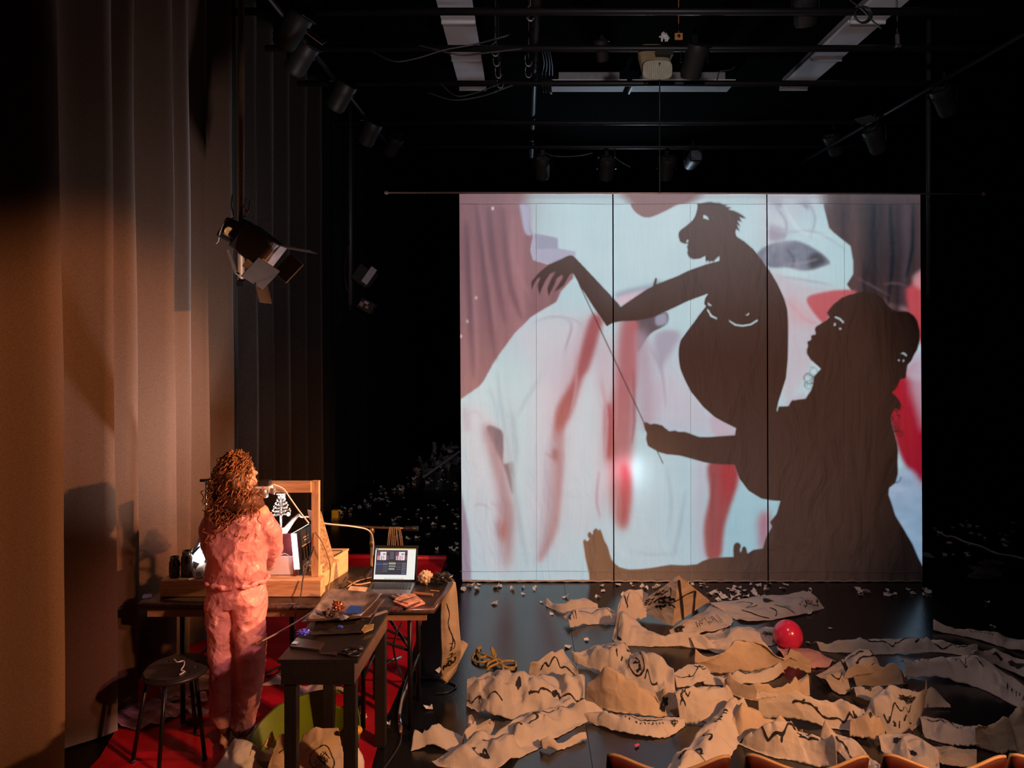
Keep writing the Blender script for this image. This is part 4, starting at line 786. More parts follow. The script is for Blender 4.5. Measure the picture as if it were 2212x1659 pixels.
# plywood box right of the stand
c = [PX(688, 1313, 3.98), PX(752, 1262, 4.3)]
bz = TZ+.14
t = thing('plywood_box', 'open orange-lit plywood box with an oval handle hole, right of the stand', 'box', (-1.2, 4.2, TZ))
bx0, bx1, by0, by1 = -1.335, PX(752, 1222, 4.42).x, 4.115, 4.44
hole = [(.045*math.cos(-2*math.pi*k/16), .014*math.sin(-2*math.pi*k/16)) for k in range(16)]
hcx, hcy = -1.19, 4.22
MB().prism([[(bx0, by0), (bx1-.09, by0), (bx1, by1), (bx0, by1)], [(hcx+x, hcy+y) for x, y in hole]], lambda x, y: Vector((x, y, bz)), (0, 0, .012)).build('lid', m_ply, t)
MB().hexa([Vector(p) for p in ((bx0, by0, TZ), (bx1-.095, by0, TZ), (bx1-.005, by1, TZ), (bx0, by1, TZ), (bx0, by0, bz-.008), (bx1-.095, by0, bz-.008), (bx1-.005, by1, bz-.008), (bx0, by1, bz-.008))]).build('side_walls', m_ply, t)
MB().box((bx1-.1, by0-.003, TZ+.07), (.012, .012, .13)).box((bx0+.06, by0-.003, TZ+.07), (.012, .008, .13)).build('corner_strip', m_wood, t)
MB().box(((bx0+bx1)/2, by1-.05, bz+.008), (bx1-bx0-.06, .004, .004)).box((bx1-.055, (by0+by1)/2, bz+.008), (.004, .2, .004), R(0, 0, -18)).build('lid_seam', m_blackwood, t)
# lit tray
t = thing('light_tray', 'glaring white tray with crumpled foil before the person, on the plank', 'tray', (-1.44, 4.13, TZ))
tx0, tx1 = -1.62, PX(637, 1260, 4.1).x; tz0 = TZ+.0
MB().box(((tx0+tx1)/2, 4.096, TZ+.155), (tx1-tx0, .015, .11), bev=.002).build('front_board', m_white, t)
MB().box((tx1+.008, 4.096, TZ+.165), (.016, .05, .15)).build('end_board', M('dark_red_wood', (.16, .03, .035), .5), t)
MB().box(((tx0+tx1)/2, 4.29, TZ+.2), (tx1-tx0, .37, .01)).build('tray_floor', m_white, t)
pts = []; nu, nv = 22, 16
for i in range(nu):
    for j in range(nv):
        x = tx0+.01+(tx1-tx0-.02)*i/(nu-1); y = 4.1+.3*j/(nv-1); pts.append(Vector((x, y, TZ+.225+.02*noise.noise((x*16, y*16, 3))+.012*noise.noise((x*45, y*45, 1)))))
MB().grid(pts, nu, nv).build('crumpled_foil', M('white_foil', (.85, .83, .84), .35, .2, vary=.05), t)
MB().hexa([PX(586, 1222, 4.11), PX(639, 1222, 4.11), PX(639, 1222, 4.13), PX(586, 1222, 4.13), PX(590, 1152, 4.11), PX(639, 1152, 4.11), PX(639, 1152, 4.13), PX(590, 1152, 4.13)]).build('back_board', M('board_wine', (.20, .045, .06), .6), t)
# panel lamp: black back with sliders, glowing edge
A, B, C_, D_ = PX(641, 1152, 4.06), PX(677, 1131, 4.26), PX(684, 1193, 4.26), PX(648, 1229, 4.06)
t = thing('panel_lamp', 'flat tilted lamp with a black control back and a glaring white front edge', 'lamp', (A+C_)/2)
nrm = (B-A).cross(D_-A).normalized(); nrm = nrm if nrm.x < 0 else -nrm  # towards the stand
th = nrm*.028
MB().hexa([D_, C_, C_+th, D_+th, A, B, B+th, A+th]).build('housing', M('lamp_black', (.03, .027, .027), .35), t)
th2 = nrm*.032
MB().hexa([D_+nrm*.029, C_+nrm*.029, C_+th2, D_+th2, A+nrm*.029, B+nrm*.029, B+th2, A+th2]).build('light_face', M('lamp_face', (1, 1, 1), .4, emit=4, emitcol=(1, .9, .88)), t)
def on(u_, v_, k=0.0): return A+(B-A)*u_+(D_-A)*v_-nrm*k
fr = A+(D_-A)*-.02
MB().hexa([D_-nrm*0+Vector((-.004, -.006, 0)), D_+Vector((.0, -.006, 0)), D_+th*1.1+Vector((0, -.006, 0)), D_+th*1.1+Vector((-.004, -.006, 0)), A+Vector((-.004, -.006, 0)), A+Vector((0, -.006, 0)), A+th*1.1+Vector((0, -.006, 0)), A+th*1.1+Vector((-.004, -.006, 0))]).build('glowing_edge', M('lamp_edge', (1, 1, 1), .4, emit=4, emitcol=(1, .9, .9)), t)
m_tan = M('tan_marks', (.55, .36, .2), .5); m_dkpl = M('slot_dark', (.008, .008, .008), .6)
for k in range(4):
    u0 = .2+.17*k
    MB().hexa([on(u0, .82, .002), on(u0+.09, .82, .002), on(u0+.09, .82, .008), on(u0, .82, .008), on(u0, .48, .002), on(u0+.09, .48, .002), on(u0+.09, .48, .008), on(u0, .48, .008)]).build('slider_slot', m_dkpl, t)
    v0 = .5+.06*((k*3) % 4)
    MB().hexa([on(u0+.1, .8, .001), on(u0+.115, .8, .001), on(u0+.115, .8, .005), on(u0+.1, .8, .005), on(u0+.1, .5, .001), on(u0+.115, .5, .001), on(u0+.115, .5, .005), on(u0+.1, .5, .005)]).build('slider_mark', m_tan, t)
for a_, b_, c_, d_ in ((.2, .42, .85, .445), (.3, .2, .62, .23), (.35, .28, .6, .31)):
    MB().hexa([on(a_, d_, .001), on(c_, d_, .001), on(c_, d_, .004), on(a_, d_, .004), on(a_, b_, .001), on(c_, b_, .001), on(c_, b_, .004), on(a_, b_, .004)]).build('printed_line', m_tan, t)
for k in range(5):
    for r_ in range(2): MB().ell(on(.82+.09*r_, .46+.09*k, .006), (.007, .007, .007), 8).build('knob', M('knob_tan', (.4, .28, .18), .4), t)
# cork board, white card
c0 = [PX(684, 1118, 4.16), PX(693, 1108, 4.16), PX(722, 1212, 4.2), PX(716, 1228, 4.18), PX(700, 1236, 4.15), PX(686, 1230, 4.13)]
mb = MB(); mb.add(c0+[p+Vector((-.012, .045, 0)) for p in c0], [(0, 1, 2, 3, 4, 5), (11, 10, 9, 8, 7, 6)]+[(i, (i+1) % 6, 6+(i+1) % 6, 6+i) for i in range(6)])
tag(mb.build('cork_slab', M('cork', (.34, .23, .13), .9, vary=.5, scale=60, bump=.6, bscale=80)), 'rough brown cork slab leaning against the stand post', 'board')
c0 = [PX(684, 1135, 4.2), PX(700, 1150, 4.22), PX(700, 1188, 4.22), PX(686, 1196, 4.2)]
mb = MB(); mb.add(c0+[p+Vector((0, .004, 0)) for p in c0], [(0, 1, 2, 3), (7, 6, 5, 4)]+[(i, (i+1) % 4, 4+(i+1) % 4, 4+i) for i in range(4)]); tag(mb.build('white_card', m_whitepaper), 'white card wedged between panel lamp and cork slab', 'card')
c0 = [PX(664, 1102, 4.12), PX(676, 1106, 4.1), PX(690, 1104, 4.1), PX(688, 1112, 4.1), PX(676, 1128, 4.08), PX(668, 1122, 4.1)]
mb = MB(); mb.add(c0+[p+Vector((0, .012, 0)) for p in c0], [tuple(range(6)), tuple(range(11, 5, -1))]+[(i, (i+1) % 6, 6+(i+1) % 6, 6+i) for i in range(6)]); tag(mb.build('tissue', m_whitepaper), 'pale tissue stuck at the foot of the stand post', 'tissue')
# camera on the crossbar
cc = PX(572, 1047, 4.0)
t = thing('overhead_camera', 'small camera rig clamped to the crossbar beside the face of the person', 'camera', cc)
MB().box(cc+Vector((0, 0, .012)), (.065, .05, .03), bev=.004).build('body', m_plasticblack, t)
MB().box(cc+Vector((-.005, 0, -.012)), (.085, .06, .012), bev=.003).build('plate', m_white, t)
MB().lathe(cc+Vector((-.005, 0, -.075)), [(.022, 0), (.026, .005), (.026, .04), (.02, .055)], 12).build('lens_barrel', m_steel, t, smooth=True)
MB().tube([cc+Vector((.03, 0, -.01)), cc+Vector((.05, .01, -.03)), cc+Vector((.045, .02, -.06))], .008, 6).box(cc+Vector((.045, 0, -.035)), (.02, .03, .03), bev=.003).build('clamp', m_steel, t)
# stand poles and mic stand
def fstand(name, label, px, ytop, ybot, d, r=.011, mat=m_chrome):
    a, b = PX(px, ytop, d), PX(px, ybot, d); t = thing(name, label, 'stand', (b.x, b.y, max(b.z, 0)))
    MB().tube([a, (a.x, a.y, (a.z+b.z)/2)], r*.8, 10).build('upper_tube', mat, t, smooth=True); MB().tube([(a.x, a.y, (a.z+b.z)/2+.05), b], r, 10).build('lower_tube', mat, t, smooth=True)
    MB().lathe((a.x, a.y, (a.z+b.z)/2+.03), [(r*1.1, 0), (r*1.7, .005), (r*1.7, .04), (r*1.1, .045)], 10).build('clutch', m_steel, t); return t, a
t, a = fstand('light_stand', 'chrome stand with a T-shaped top at the left of the person', 445, 1038, 1310, 4.15)
MB().tube([a+Vector((-.035, 0, 0)), a+Vector((.075, 0, .004))], .009, 8).build('crossbar', m_blackmetal, t); MB().tube([a+Vector((.01, 0, -.02)), a+Vector((.05, 0, -.022)), a+Vector((.055, 0, -.06))], .006, 6).tube([a+Vector((.03, 0, -.02)), a+Vector((.025, 0, -.05))], .004, 6).build('hook', m_chrome, t)
t, a = fstand('ornament_stand', 'chrome post rising behind the tray with a beaded silver tree ornament', 607, 1068, 1290, 4.44, .012)
mb = MB(); rnd = random.Random(5)
for k in range(6):
    r_ = .016+.0085*k; z = a.z-.02-.021*k
    for q in range(7):
        an = 2*math.pi*q/7+k*.5; c_ = Vector((a.x, a.y, z)); d_ = Vector((math.cos(an), math.sin(an), 0))
        mb.tube(smoothpts([c_+d_*.004, c_+d_*r_*.7+Vector((0, 0, -.004)), c_+d_*r_*1.1+Vector((0, 0, .006)), c_+d_*r_*.95+Vector((0, 0, .014))], 3), .0045, 6)
mb.build('tree_ornament', M('silver_tree', (.55, .55, .54), .25, 1.0, vary=.05), t, smooth=True)
MB().ell(a+Vector((.052, -.01, -.125)), (.013, .013, .014), 10).build('bead', m_white, t); MB().box(a+Vector((0, 0, .004)), (.05, .03, .008)).box(a+Vector((.02, 0, -.012)), (.012, .02, .025)).build('top_clip', m_steel, t)
t = thing('microphone', 'slim grey microphone with a white head made to glow leaning over the tray', 'microphone', PX(620, 1140, 4.3))
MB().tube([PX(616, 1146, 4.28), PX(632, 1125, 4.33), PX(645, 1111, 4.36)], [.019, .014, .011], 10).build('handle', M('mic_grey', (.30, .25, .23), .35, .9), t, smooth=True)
MB().tube([PX(600, 1153, 4.24), PX(607, 1152, 4.26), PX(617, 1145, 4.28)], [.02, .026, .02], 12).build('head', M('mic_head', (.9, .9, .9), .6, emit=.8, emitcol=(1, .9, .88)), t, smooth=True)  # emission stands in for strong lamp light on the white head
cable('white cable from the overhead camera down to the panel lamp', [PX(590, 1046, 4.0), PX(612, 1056, 4.02), PX(626, 1075, 4.03), PX(645, 1102, 4.04), PX(667, 1130, 4.03)], .0045, m_white, 'white_cable')
cable('pale cable curving from the microphone behind the stand post', [PX(645, 1111, 4.36), PX(652, 1117, 4.38), PX(668, 1117, 4.4), PX(700, 1130, 4.42), PX(760, 1137, 4.5), PX(795, 1145, 4.7), PX(806, 1165, 4.8), PX(806, 1200, 4.8)], .005, m_whitepaper, 'pale_cable')
cable('thin brown cable hanging down over the plywood box', [PX(681, 1150, 4.05), PX(698, 1175, 4.0), PX(712, 1215, 4.02), PX(713, 1245, 4.06), PX(706, 1290, 3.97), PX(702, 1305, 3.93)], .004, M('cable_brown', (.25, .15, .08), .5), 'brown_cable')
cable('dark cable from the panel lamp down over the plank edge', [PX(678, 1180, 4.05), PX(668, 1212, 4.03), PX(655, 1248, 3.98), PX(650, 1285, 3.94), PX(640, 1310, 3.86), PX(637, 1360, 3.86), PX(636, 1400, 3.9)], .004, m_plasticblack, 'dark_cable')
cable('long white cord stretched low from the trousers to the black tray', [PX(566, 1385, 3.72), PX(600, 1367, 3.74), PX(650, 1338, 3.78), PX(690, 1310, 3.82)], .0045, m_white, 'white_cable')
q = PX(665, 1226, 4.03); mb = MB(); rnd = random.Random(9)
for k in range(6): mb.box(q+Vector((rnd.uniform(-.012, .012), rnd.uniform(-.01, .01), rnd.uniform(-.02, .02))), (.02, .016, .012), R(rnd.uniform(0, 90), rnd.uniform(0, 90), 0), bev=.002)
tag(mb.build('cable_knot', m_plasticblack), 'small dark tangle of plugs hanging under the panel lamp', 'plug')
m_brassd = M('brass_dark', (.30, .19, .11), .35, .8)
b0 = PX(803, 1150, 4.9); t = thing('microphone_stand', 'dark brass boom stand behind the laptop, its boom lying level', 'stand', (b0.x, b0.y, 0))
MB().tube([(b0.x, b0.y, .03), b0], .013, 10).build('pole', m_brassd, t, smooth=True)
MB().tube([PX(690, 1131, 4.9), PX(785, 1138, 4.9), PX(825, 1140, 4.9), PX(903, 1142, 4.9)], .009, 8).build('boom', m_brassd, t, smooth=True)
MB().tube([PX(873, 1141, 4.9), PX(903, 1142, 4.9)], .017, 10).build('counterweight', m_plasticblack, t, smooth=True)
MB().ell(b0+Vector((0, 0, .01)), (.02, .02, .03), 10).ell(b0+Vector((0, 0, -.08)), (.019, .019, .03), 10).build('joint', m_brassd, t, smooth=True)
for k in range(3):
    an = k*2.1+.5; MB().tube([(b0.x, b0.y, .2), (b0.x+.3*math.cos(an), b0.y+.3*math.sin(an), .015)], .009, 6).build('leg', m_blackmetal, t)
mb = MB()
for k, (x0, x1) in enumerate([(842, 836), (845, 840), (848, 846), (852, 850), (855, 862), (858, 853), (860, 868), (863, 872)]):
    mb.tube(smoothpts([PX(x0, 1138, 4.89), PX(x1+(x0-x1)*.5, 1160, 4.87), PX(x1, 1200, 4.87), PX(x1+3, 1230, 4.88)], 5), .0045, 5)
tag(mb.build('cable_bundle', M('cord_brown', (.30, .20, .12), .6), None, smooth=True), 'looped brown cords hanging over the boom behind the laptop', 'cord')
# left lamp, jars, brushes, rolls
a, b = PX(418, 1226, 4.08), PX(450, 1162, 4.2); t = thing('small_lamp', 'small tilted glaring lamp at the left elbow of the person', 'lamp', (a+b)/2)
d_ = (b-a).normalized(); s_ = Vector((.6, -.75, .25)); s_ = (s_-d_*s_.dot(d_)).normalized(); u_ = d_.cross(s_)
def slab(a, b, half, thk, off): return [a-u_*half+s_*off, a+u_*half+s_*off, a+u_*half+s_*(off+thk), a-u_*half+s_*(off+thk), b-u_*half+s_*off, b+u_*half+s_*off, b+u_*half+s_*(off+thk), b-u_*half+s_*(off+thk)]
MB().hexa(slab(a, b, .05, .016, 0)).build('housing', m_plasticblack, t); MB().hexa(slab(a+d_*.03, b-d_*.03, .035, .004, .017)).build('light_face', M('small_lamp_face', (1, 1, 1), .4, emit=9, emitcol=(1, .95, .93)), t)
MB().hexa(slab(b-d_*.015, b+d_*.015, .03, .03, -.006)).build('yellow_tab', M('yellow_tab', (.7, .5, .22), .5), t)
MB().tube([a+Vector((0, .03, 0)), Vector((a.x+.02, a.y+.06, TZ+.02))], .009, 6).build('stem', m_blackmetal, t)
m_glass = M('dark_glass', (.02, .022, .025), .08, spec=.6, coat=.6)
for x, y, r_, h_, lab in ((377, 1262, .03, .12, 'left of two dark glass jars on the plank'), (404, 1260, .033, .155, 'right, taller of two dark glass jars on the plank, holding sticks')):
    q = PX(x, y, 4.06); q.z = TZ+.099; t = thing('jar', lab, 'jar', q)
    MB().lathe(q, [(r_*.9, 0), (r_, .006), (r_, h_*.75), (r_*.8, h_*.85), (r_*.85, h_), (r_*.75, h_), (r_*.7, h_*.85), (r_*.85, h_*.7), (r_*.8, .01)], 18).build('glass', m_glass, t, smooth=True)
    MB().lathe(q, [(r_*1.01, h_*.25), (r_*1.02, h_*.26), (r_*1.02, h_*.55), (r_*1.01, h_*.56)], 18, cap=False).build('paper_label', M('jar_label_dark', (.09, .09, .1), .6), t, smooth=True)
for x0, y0, x1, y1, c, lab in ((392, 1222, 432, 1180, (.03, .03, .035), 'black marker leaning out of the taller jar'), (386, 1222, 410, 1200, (.55, .12, .28), 'pink pencil leaning out of the jars'), (398, 1215, 415, 1185, (.25, .25, .27), 'grey brush leaning out of the taller jar')):
    tag(MB().tube([PX(x0, y0, 4.06), PX(x1, y1, 4.1)], .006, 8).build('pen', M('pen_'+lab[:4], c, .4)), lab, 'pen')
for x, y, r_, l_, lab in ((428, 1248, .026, .11, 'larger white paper roll lying on the plank by the small lamp'), (444, 1254, .02, .1, 'smaller pinkish paper roll lying on the plank end')):
    q = PX(x, y, 4.02); q.z = TZ+.1+r_
    tag(MB().lathe(q, [(r_*.6, .003), (r_*.6, 0), (r_, 0), (r_, l_), (r_*.6, l_), (r_*.6, .003)], 16, R(-80, 0, 12), cap=False).build('paper_roll', m_whitepaper, None, smooth=True), lab, 'paper roll')
for k, (x, y, lx) in enumerate(((395, 1262, .05), (412, 1262, .04))):
    q = PX(x, y, 4.0); q.z = TZ+.105; tag(MB().box(q, (lx, .03, .008), R(0, 8, 25+30*k), bev=.002).build('eraser', m_wood), ['small wooden stick on the plank before the jars', 'second wooden bit on the plank beside the paper rolls'][k], 'stick')
q = PX(318, 1300, 4.0); q.z = TZ+.008; tag(MB().box(q, (.05, .035, .016), R(0, 0, 20), bev=.004).build('blue_tin', M('tin_blue', (.1, .12, .3), .35, .3)), 'small blue tin at the left end of the long table', 'tin')
# ------------------------------------------------------------------ laptop and things on its table
def onz(px, py, z): return PZ(px, py, z)
h1, h2 = onz(803, 1257, TZ+.012), onz(897, 1258, TZ+.012); k1, k2 = onz(792, 1282, TZ+.012), onz(885, 1284, TZ+.012)
hv = (h2-h1); hv.z = 0
t = thing('laptop', 'open grey laptop with a bright screen of video windows on the dark table', 'laptop', (h1+k2)/2)
dn = Vector((0, 0, -.011)); MB().hexa([k1+dn, k2+dn, h2+dn, h1+dn, k1, k2, h2, h1]).build('base', M('laptop_grey', (.25, .25, .27), .35, .7), t)
def kb(u_, v_, k=.0): return h1+(h2-h1)*u_+(k1-h1)*v_+Vector((0, 0, k))
for r_ in range(5):
    mb = MB()
    for q in range(13):
        u0 = .06+.068*q; v0 = .1+.105*r_; mb.hexa([kb(u0, v0+.08, .0), kb(u0+.056, v0+.08, .0), kb(u0+.056, v0, .0), kb(u0, v0, .0), kb(u0, v0+.08, .003), kb(u0+.056, v0+.08, .003), kb(u0+.056, v0, .003), kb(u0, v0, .003)])
    mb.build('key_row', m_plasticblack, t)['kind'] = 'stuff'
MB().hexa([kb(.36, .95, .0), kb(.64, .95, .0), kb(.64, .68, .0), kb(.36, .68, .0), kb(.36, .95, .001), kb(.64, .95, .001), kb(.64, .68, .001), kb(.36, .68, .001)]).build('touchpad', M('touchpad', (.2, .2, .215), .3, .5), t)
s0 = h1+Vector((0, .012, .006)); sw = h2-h1; su = Vector((.005, .045, .192))
MB().hexa([s0-sw*.01-su*.02, s0+sw*1.01-su*.02, s0+sw*1.01-su*.02+Vector((0, .007, 0)), s0-sw*.01-su*.02+Vector((0, .007, 0)), s0-sw*.01+su*1.04, s0+sw*1.01+su*1.04, s0+sw*1.01+su*1.04+Vector((0, .007, 0)), s0-sw*.01+su*1.04+Vector((0, .007, 0))]).build('lid', m_plasticblack, t)
mb = MB(); mb.c = []
def rect(x0, y0, x1, y1, col, lay=0):
    o = Vector((0, -.0006*(lay+1), 0)); P = lambda x, y: s0+sw*x+su*(1-y)+o
    mb.add([P(x0, y0), P(x0, y1), P(x1, y1), P(x1, y0)], [(0, 1, 2, 3)]); mb.c += [[*[((q/255)/12.92 if q/255 < .04045 else ((q/255+.055)/1.055)**2.4) for q in col], 1]]*4
rect(.03, .04, .97, .97, (238, 238, 232)); rect(.03, .04, .97, .075, (215, 190, 110), 1); rect(.03, .04, .1, .09, (90, 160, 200), 2)
rect(.055, .09, .78, .83, (46, 50, 62), 1); rect(.055, .09, .78, .115, (66, 66, 76), 2); rect(.06, .115, .345, .135, (120, 20, 40), 3)
for x in (.07, .5):
    rect(x, .13, x+.28, .4, (40, 34, 40), 2); rect(x, .135, x+.28, .385, (110, 76, 84), 3); rect(x+.08, .14, x+.22, .39, (226, 222, 224), 4); rect(x+.02, .26, x+.1, .385, (214, 190, 198), 5); rect(x+.04, .2, x+.06, .37, (170, 60, 74), 6); rect(x+.11, .26, x+.125, .39, (176, 60, 72), 6)
    rect(x+.15, .25, x+.17, .36, (190, 130, 140), 6); rect(x+.14, .19, x+.2, .22, (90, 90, 100), 6); rect(x+.22, .15, x+.28, .25, (60, 46, 52), 6)
for k in range(6): rect(.37, .14+.04*k, .47, .155+.04*k, (120, 124, 136), 3)
rect(.06, .44, .21, .8, (54, 60, 76), 2); rect(.06, .5, .21, .53, (50, 96, 160), 3)
for k in range(6): rect(.22, .47+.05*k, .34, .49+.05*k, (96, 100, 112), 3)
rect(.22, .5, .34, .52, (90, 120, 170), 4); rect(.36, .46, .52, .52, (160, 160, 130), 3); rect(.36, .55, .52, .6, (130, 132, 136), 3); rect(.36, .63, .5, .68, (150, 156, 150), 3)
for k in range(4): rect(.54, .47+.06*k, .64, .49+.06*k, (130, 70, 80) if k == 1 else (100, 104, 116), 3)
for k in range(7): rect(.66, .47+.05*k, .76, .495+.05*k, (60, 110, 180) if k == 5 else (112, 116, 128), 3)
for k in range(14): rect(.28+.032*k, .935, .295+.032*k, .955, [(60, 110, 190), (70, 70, 80), (200, 150, 60)][k % 3], 2)
for k in range(5): rect(.88, .2+.01*k, .89+.01*(k % 2), .205+.01*k, (190, 190, 190), 2)
mb.build('display', tintmat('laptop_display', 1.0), t)
def flat(name, px, z, mat, label, cat, thk=.0015, curl=.0):
    P = [onz(x, y, z+(curl if i % 3 == 0 else 0)) for i, (x, y) in enumerate(px)]; n = len(P); T = Vector((0, 0, thk))
    return tag(MB().add(P+[p+T for p in P], [tuple(range(n-1, -1, -1)), tuple(range(n, 2*n))]+[(i, (i+1) % n, n+(i+1) % n, n+i) for i in range(n)]).build(name, mat), label, cat)
flat('paper_sheet', [(745, 1284), (757, 1266), (826, 1272), (812, 1292), (800, 1288)], TZ+.004, m_paper2, 'plain tan sheet of paper lying in front of the laptop', 'paper')
t = thing('notebook', 'open spiral notebook with reddish pages at the table front edge', 'notebook', onz(880, 1303, TZ))
for nme, px, mt_ in (('cover', [(849, 1302), (862, 1296), (900, 1291), (918, 1305), (880, 1316)], M('notebook_pink', (.55, .25, .2), .6)), ('page', [(852, 1300), (872, 1288), (895, 1288), (912, 1302), (882, 1309)], M('notebook_page', (.45, .24, .17), .6, vary=.5, scale=40))):
    P = [onz(x, y, TZ+.003) for x, y in px]; T = Vector((0, 0, .01 if nme == 'cover' else .016)); n = len(P)
    MB().add(P+[p+T for p in P], [tuple(range(n-1, -1, -1)), tuple(range(n, 2*n))]+[(i, (i+1) % n, n+(i+1) % n, n+i) for i in range(n)]).build(nme, mt_, t)
mb = MB(); a, b = onz(880, 1313, TZ+.016), onz(906, 1301, TZ+.016)
for k in range(12):
    c_ = a+(b-a)*k/11; mb.tube([c_+Vector((.003, .009*math.cos(q*.9), .006*math.sin(q*.9))) for q in range(7)], .0016, 4, cap=False)
a, b = onz(864, 1300, TZ+.018), onz(892, 1291, TZ+.018)
for k in range(12):
    c_ = a+(b-a)*k/11; mb.tube([c_+Vector((.003, .009*math.cos(q*.9), .006*math.sin(q*.9))) for q in range(7)], .0016, 4, cap=False)
mb.build('spiral', m_plasticblack, t)
for k in range(4):
    tag(MB().tube([onz(842+5*k, 1288-k, TZ+.006), onz(864+6*k, 1298-2*k, TZ+.006+.004*k)], .004, 6).build('pencil', M(f'pencil_{k}', [(.03, .03, .03), (.4, .38, .36), (.06, .05, .05), (.5, .48, .46)][k], .4)), ['black pencil left of the notebook, nearest the tan sheet', 'grey pencil beside the notebook, second from the tan sheet', 'dark pencil beside the notebook, third from the tan sheet', 'pale pencil lying against the notebook pages'][k], 'pencil')
tag(MB().tube([onz(893, 1281, TZ+.009), onz(935, 1285, TZ+.009)], .008, 8).build('charcoal_stick', M('stick_brown', (.35, .16, .08), .5)), 'thick brown stick lying right of the laptop', 'stick')
tag(MB().tube([onz(930, 1275, TZ+.004), onz(948, 1277, TZ+.004)], .003, 6).build('match', m_wood), 'thin pale splinter right of the brown stick', 'stick')
def crumple(name, c, r, mat, label, cat, seed, sq_=(1, 1, 1), sub=3, rough_=.35):
    bm = bmesh.new(); bmesh.ops.create_icosphere(bm, subdivisions=sub, radius=1); mb = MB(); bm.verts.index_update()
    for v in bm.verts:
        n_ = noise.voronoi(v.co*1.9+Vector((seed, seed*.7, 0)))[0]; k = 1-rough_+rough_*1.9*(n_[1]-n_[0]); k += .12*noise.noise(v.co*5+Vector((seed, 0, 0)))
        v.co = Vector((v.co.x*sq_[0], v.co.y*sq_[1], v.co.z*sq_[2]))*k*r
    mz = min(v.co.z for v in bm.verts)
    mb.add([Vector(c)+v.co-Vector((0, 0, mz)) for v in bm.verts], [[v.index for v in f.verts] for f in bm.faces]); bm.free()
    return tag(mb.build(name, mat), label, cat)
crumple('crumpled_paper', onz(919, 1264, TZ+.001), .055, m_paper2, 'crumpled ball of tan paper behind the laptop table corner', 'paper ball', 2.2, (1, .9, .95))
crumple('plastic_bag', onz(955, 1262, TZ+.001), .075, M('black_bag', (.02, .018, .018), .3), 'crumpled dark plastic bag at the back corner of the laptop table', 'bag', 5.1, (1.1, .8, .55))
cable('tan cord lying from the plywood box to the laptop', [onz(752, 1256, TZ+.005), onz(765, 1262, TZ+.01), onz(780, 1262, TZ+.006), onz(800, 1258, TZ+.005)], .005, M('cord_tan', (.45, .30, .17), .6), 'tan_cord')
cable('second tan cord crossing behind the tan sheet', [onz(750, 1268, TZ+.005), onz(770, 1256, TZ+.012), onz(790, 1250, TZ+.006), onz(802, 1247, TZ+.005)], .004, M('cord_tan2', (.4, .26, .15), .6), 'tan_cord')
cable('dark cable looped before the plywood box end', [onz(748, 1245, TZ+.05), onz(738, 1262, TZ+.01), onz(725, 1280, TZ+.006), onz(712, 1300, TZ+.006)], .004, m_plasticblack, 'dark_cable')
for k in range(3): flat('dark_scrap', [(730+18*k, 1262-6*k), (748+18*k, 1256-6*k), (756+16*k, 1262-6*k), (738+17*k, 1270-6*k)], TZ+.003+.002*k, M('scrap_dark', (.06, .05, .045), .6), ['dark paper scrap nearest the plywood box corner', 'dark paper scrap between plywood box and laptop', 'dark paper scrap at the left edge of the laptop'][k], 'scrap')
# ------------------------------------------------------------------ things on the black desk
def dz(px, py, z=0): return onz(px, py, DZ+.001+z)
m_card = M('black_card', (.02, .017, .016), .42, vary=.3)
def tray(name, label, pxl, lift, seed, mat, rim):  # curled card sheet
    a, b, c_, d_ = [dz(x, y) for x, y in pxl]; nu, nv = 24, 16; pts = []
    for i in range(nu):
        for j in range(nv):
            u_, v_ = i/(nu-1), j/(nv-1); q = (a*(1-u_)+b*u_)*(1-v_)+(d_*(1-u_)+c_*u_)*v_
            k = min(1, ((2*u_-1)**4+(2*v_-1)**4)); q.z += lift+rim*k+.006*noise.noise((u_*4, v_*4, seed)); pts.append(q)
    o = MB().grid(pts, nu, nv).build(name, mat, None, smooth=True); m_ = o.modifiers.new('thickness', 'SOLIDIFY'); m_.thickness = .002; return tag(o, label, 'tray')
tray('card_sheet', 'curved black card sheet, lowest of the stack on the desk', [(668, 1378), (790, 1372), (815, 1325), (690, 1330)], .004, 1, m_card, .012)
tray('card_sheet', 'brownish card sheet in the middle of the stack on the desk', [(650, 1362), (800, 1350), (832, 1310), (690, 1318)], .022, 2, M('card_brown', (.07, .05, .045), .45), .02)
tray('foil_tray', 'shallow black tray with silvery inside on top of the stack on the desk', [(662, 1372), (780, 1362), (826, 1312), (712, 1300)], .05, 3, M('tray_silver', (.30, .26, .26), .3, .5, vary=.7, scale=12), .028)
q = dz(715, 1338, .06); crumple('black_foil_wad', q, .05, M('wad_black', (.05, .035, .03), .3, vary=.6, scale=60), 'dark crumpled foil wad lying in the tray', 'foil', 3.3, (1.1, .8, .6), 3, .5)
q = dz(730, 1322, .065); crumple('copper_foil', q, .042, M('copper_foil', (.28, .09, .05), .25, .6), 'copper coloured crumpled foil in the tray', 'foil', 7.7, (1, .8, .8), 3, .5)
q = dz(742, 1340, .06); crumple('silver_wrapper', q, .026, M('wrapper_silver', (.5, .5, .6), .2, .7), 'small silvery wrapper between the foil wads', 'wrapper', 1.7, (1.2, .8, .6), 2)
flat('blue_wrapper', [(742, 1326), (757, 1310), (782, 1312), (780, 1328), (764, 1326)], DZ+.075, M('wrapper_blue', (.03, .09, .4), .3, .2), 'flat blue wrapper lying in the tray', 'wrapper', .006)
q = dz(734, 1358, .045); crumple('blue_gold_wrapper', q, .02, M('wrapper_navy', (.03, .05, .3), .3, .3, vary=.8, scale=50), 'small blue and gold wrapper at the tray rim', 'wrapper', 2.9, (1.3, .8, .5), 2)
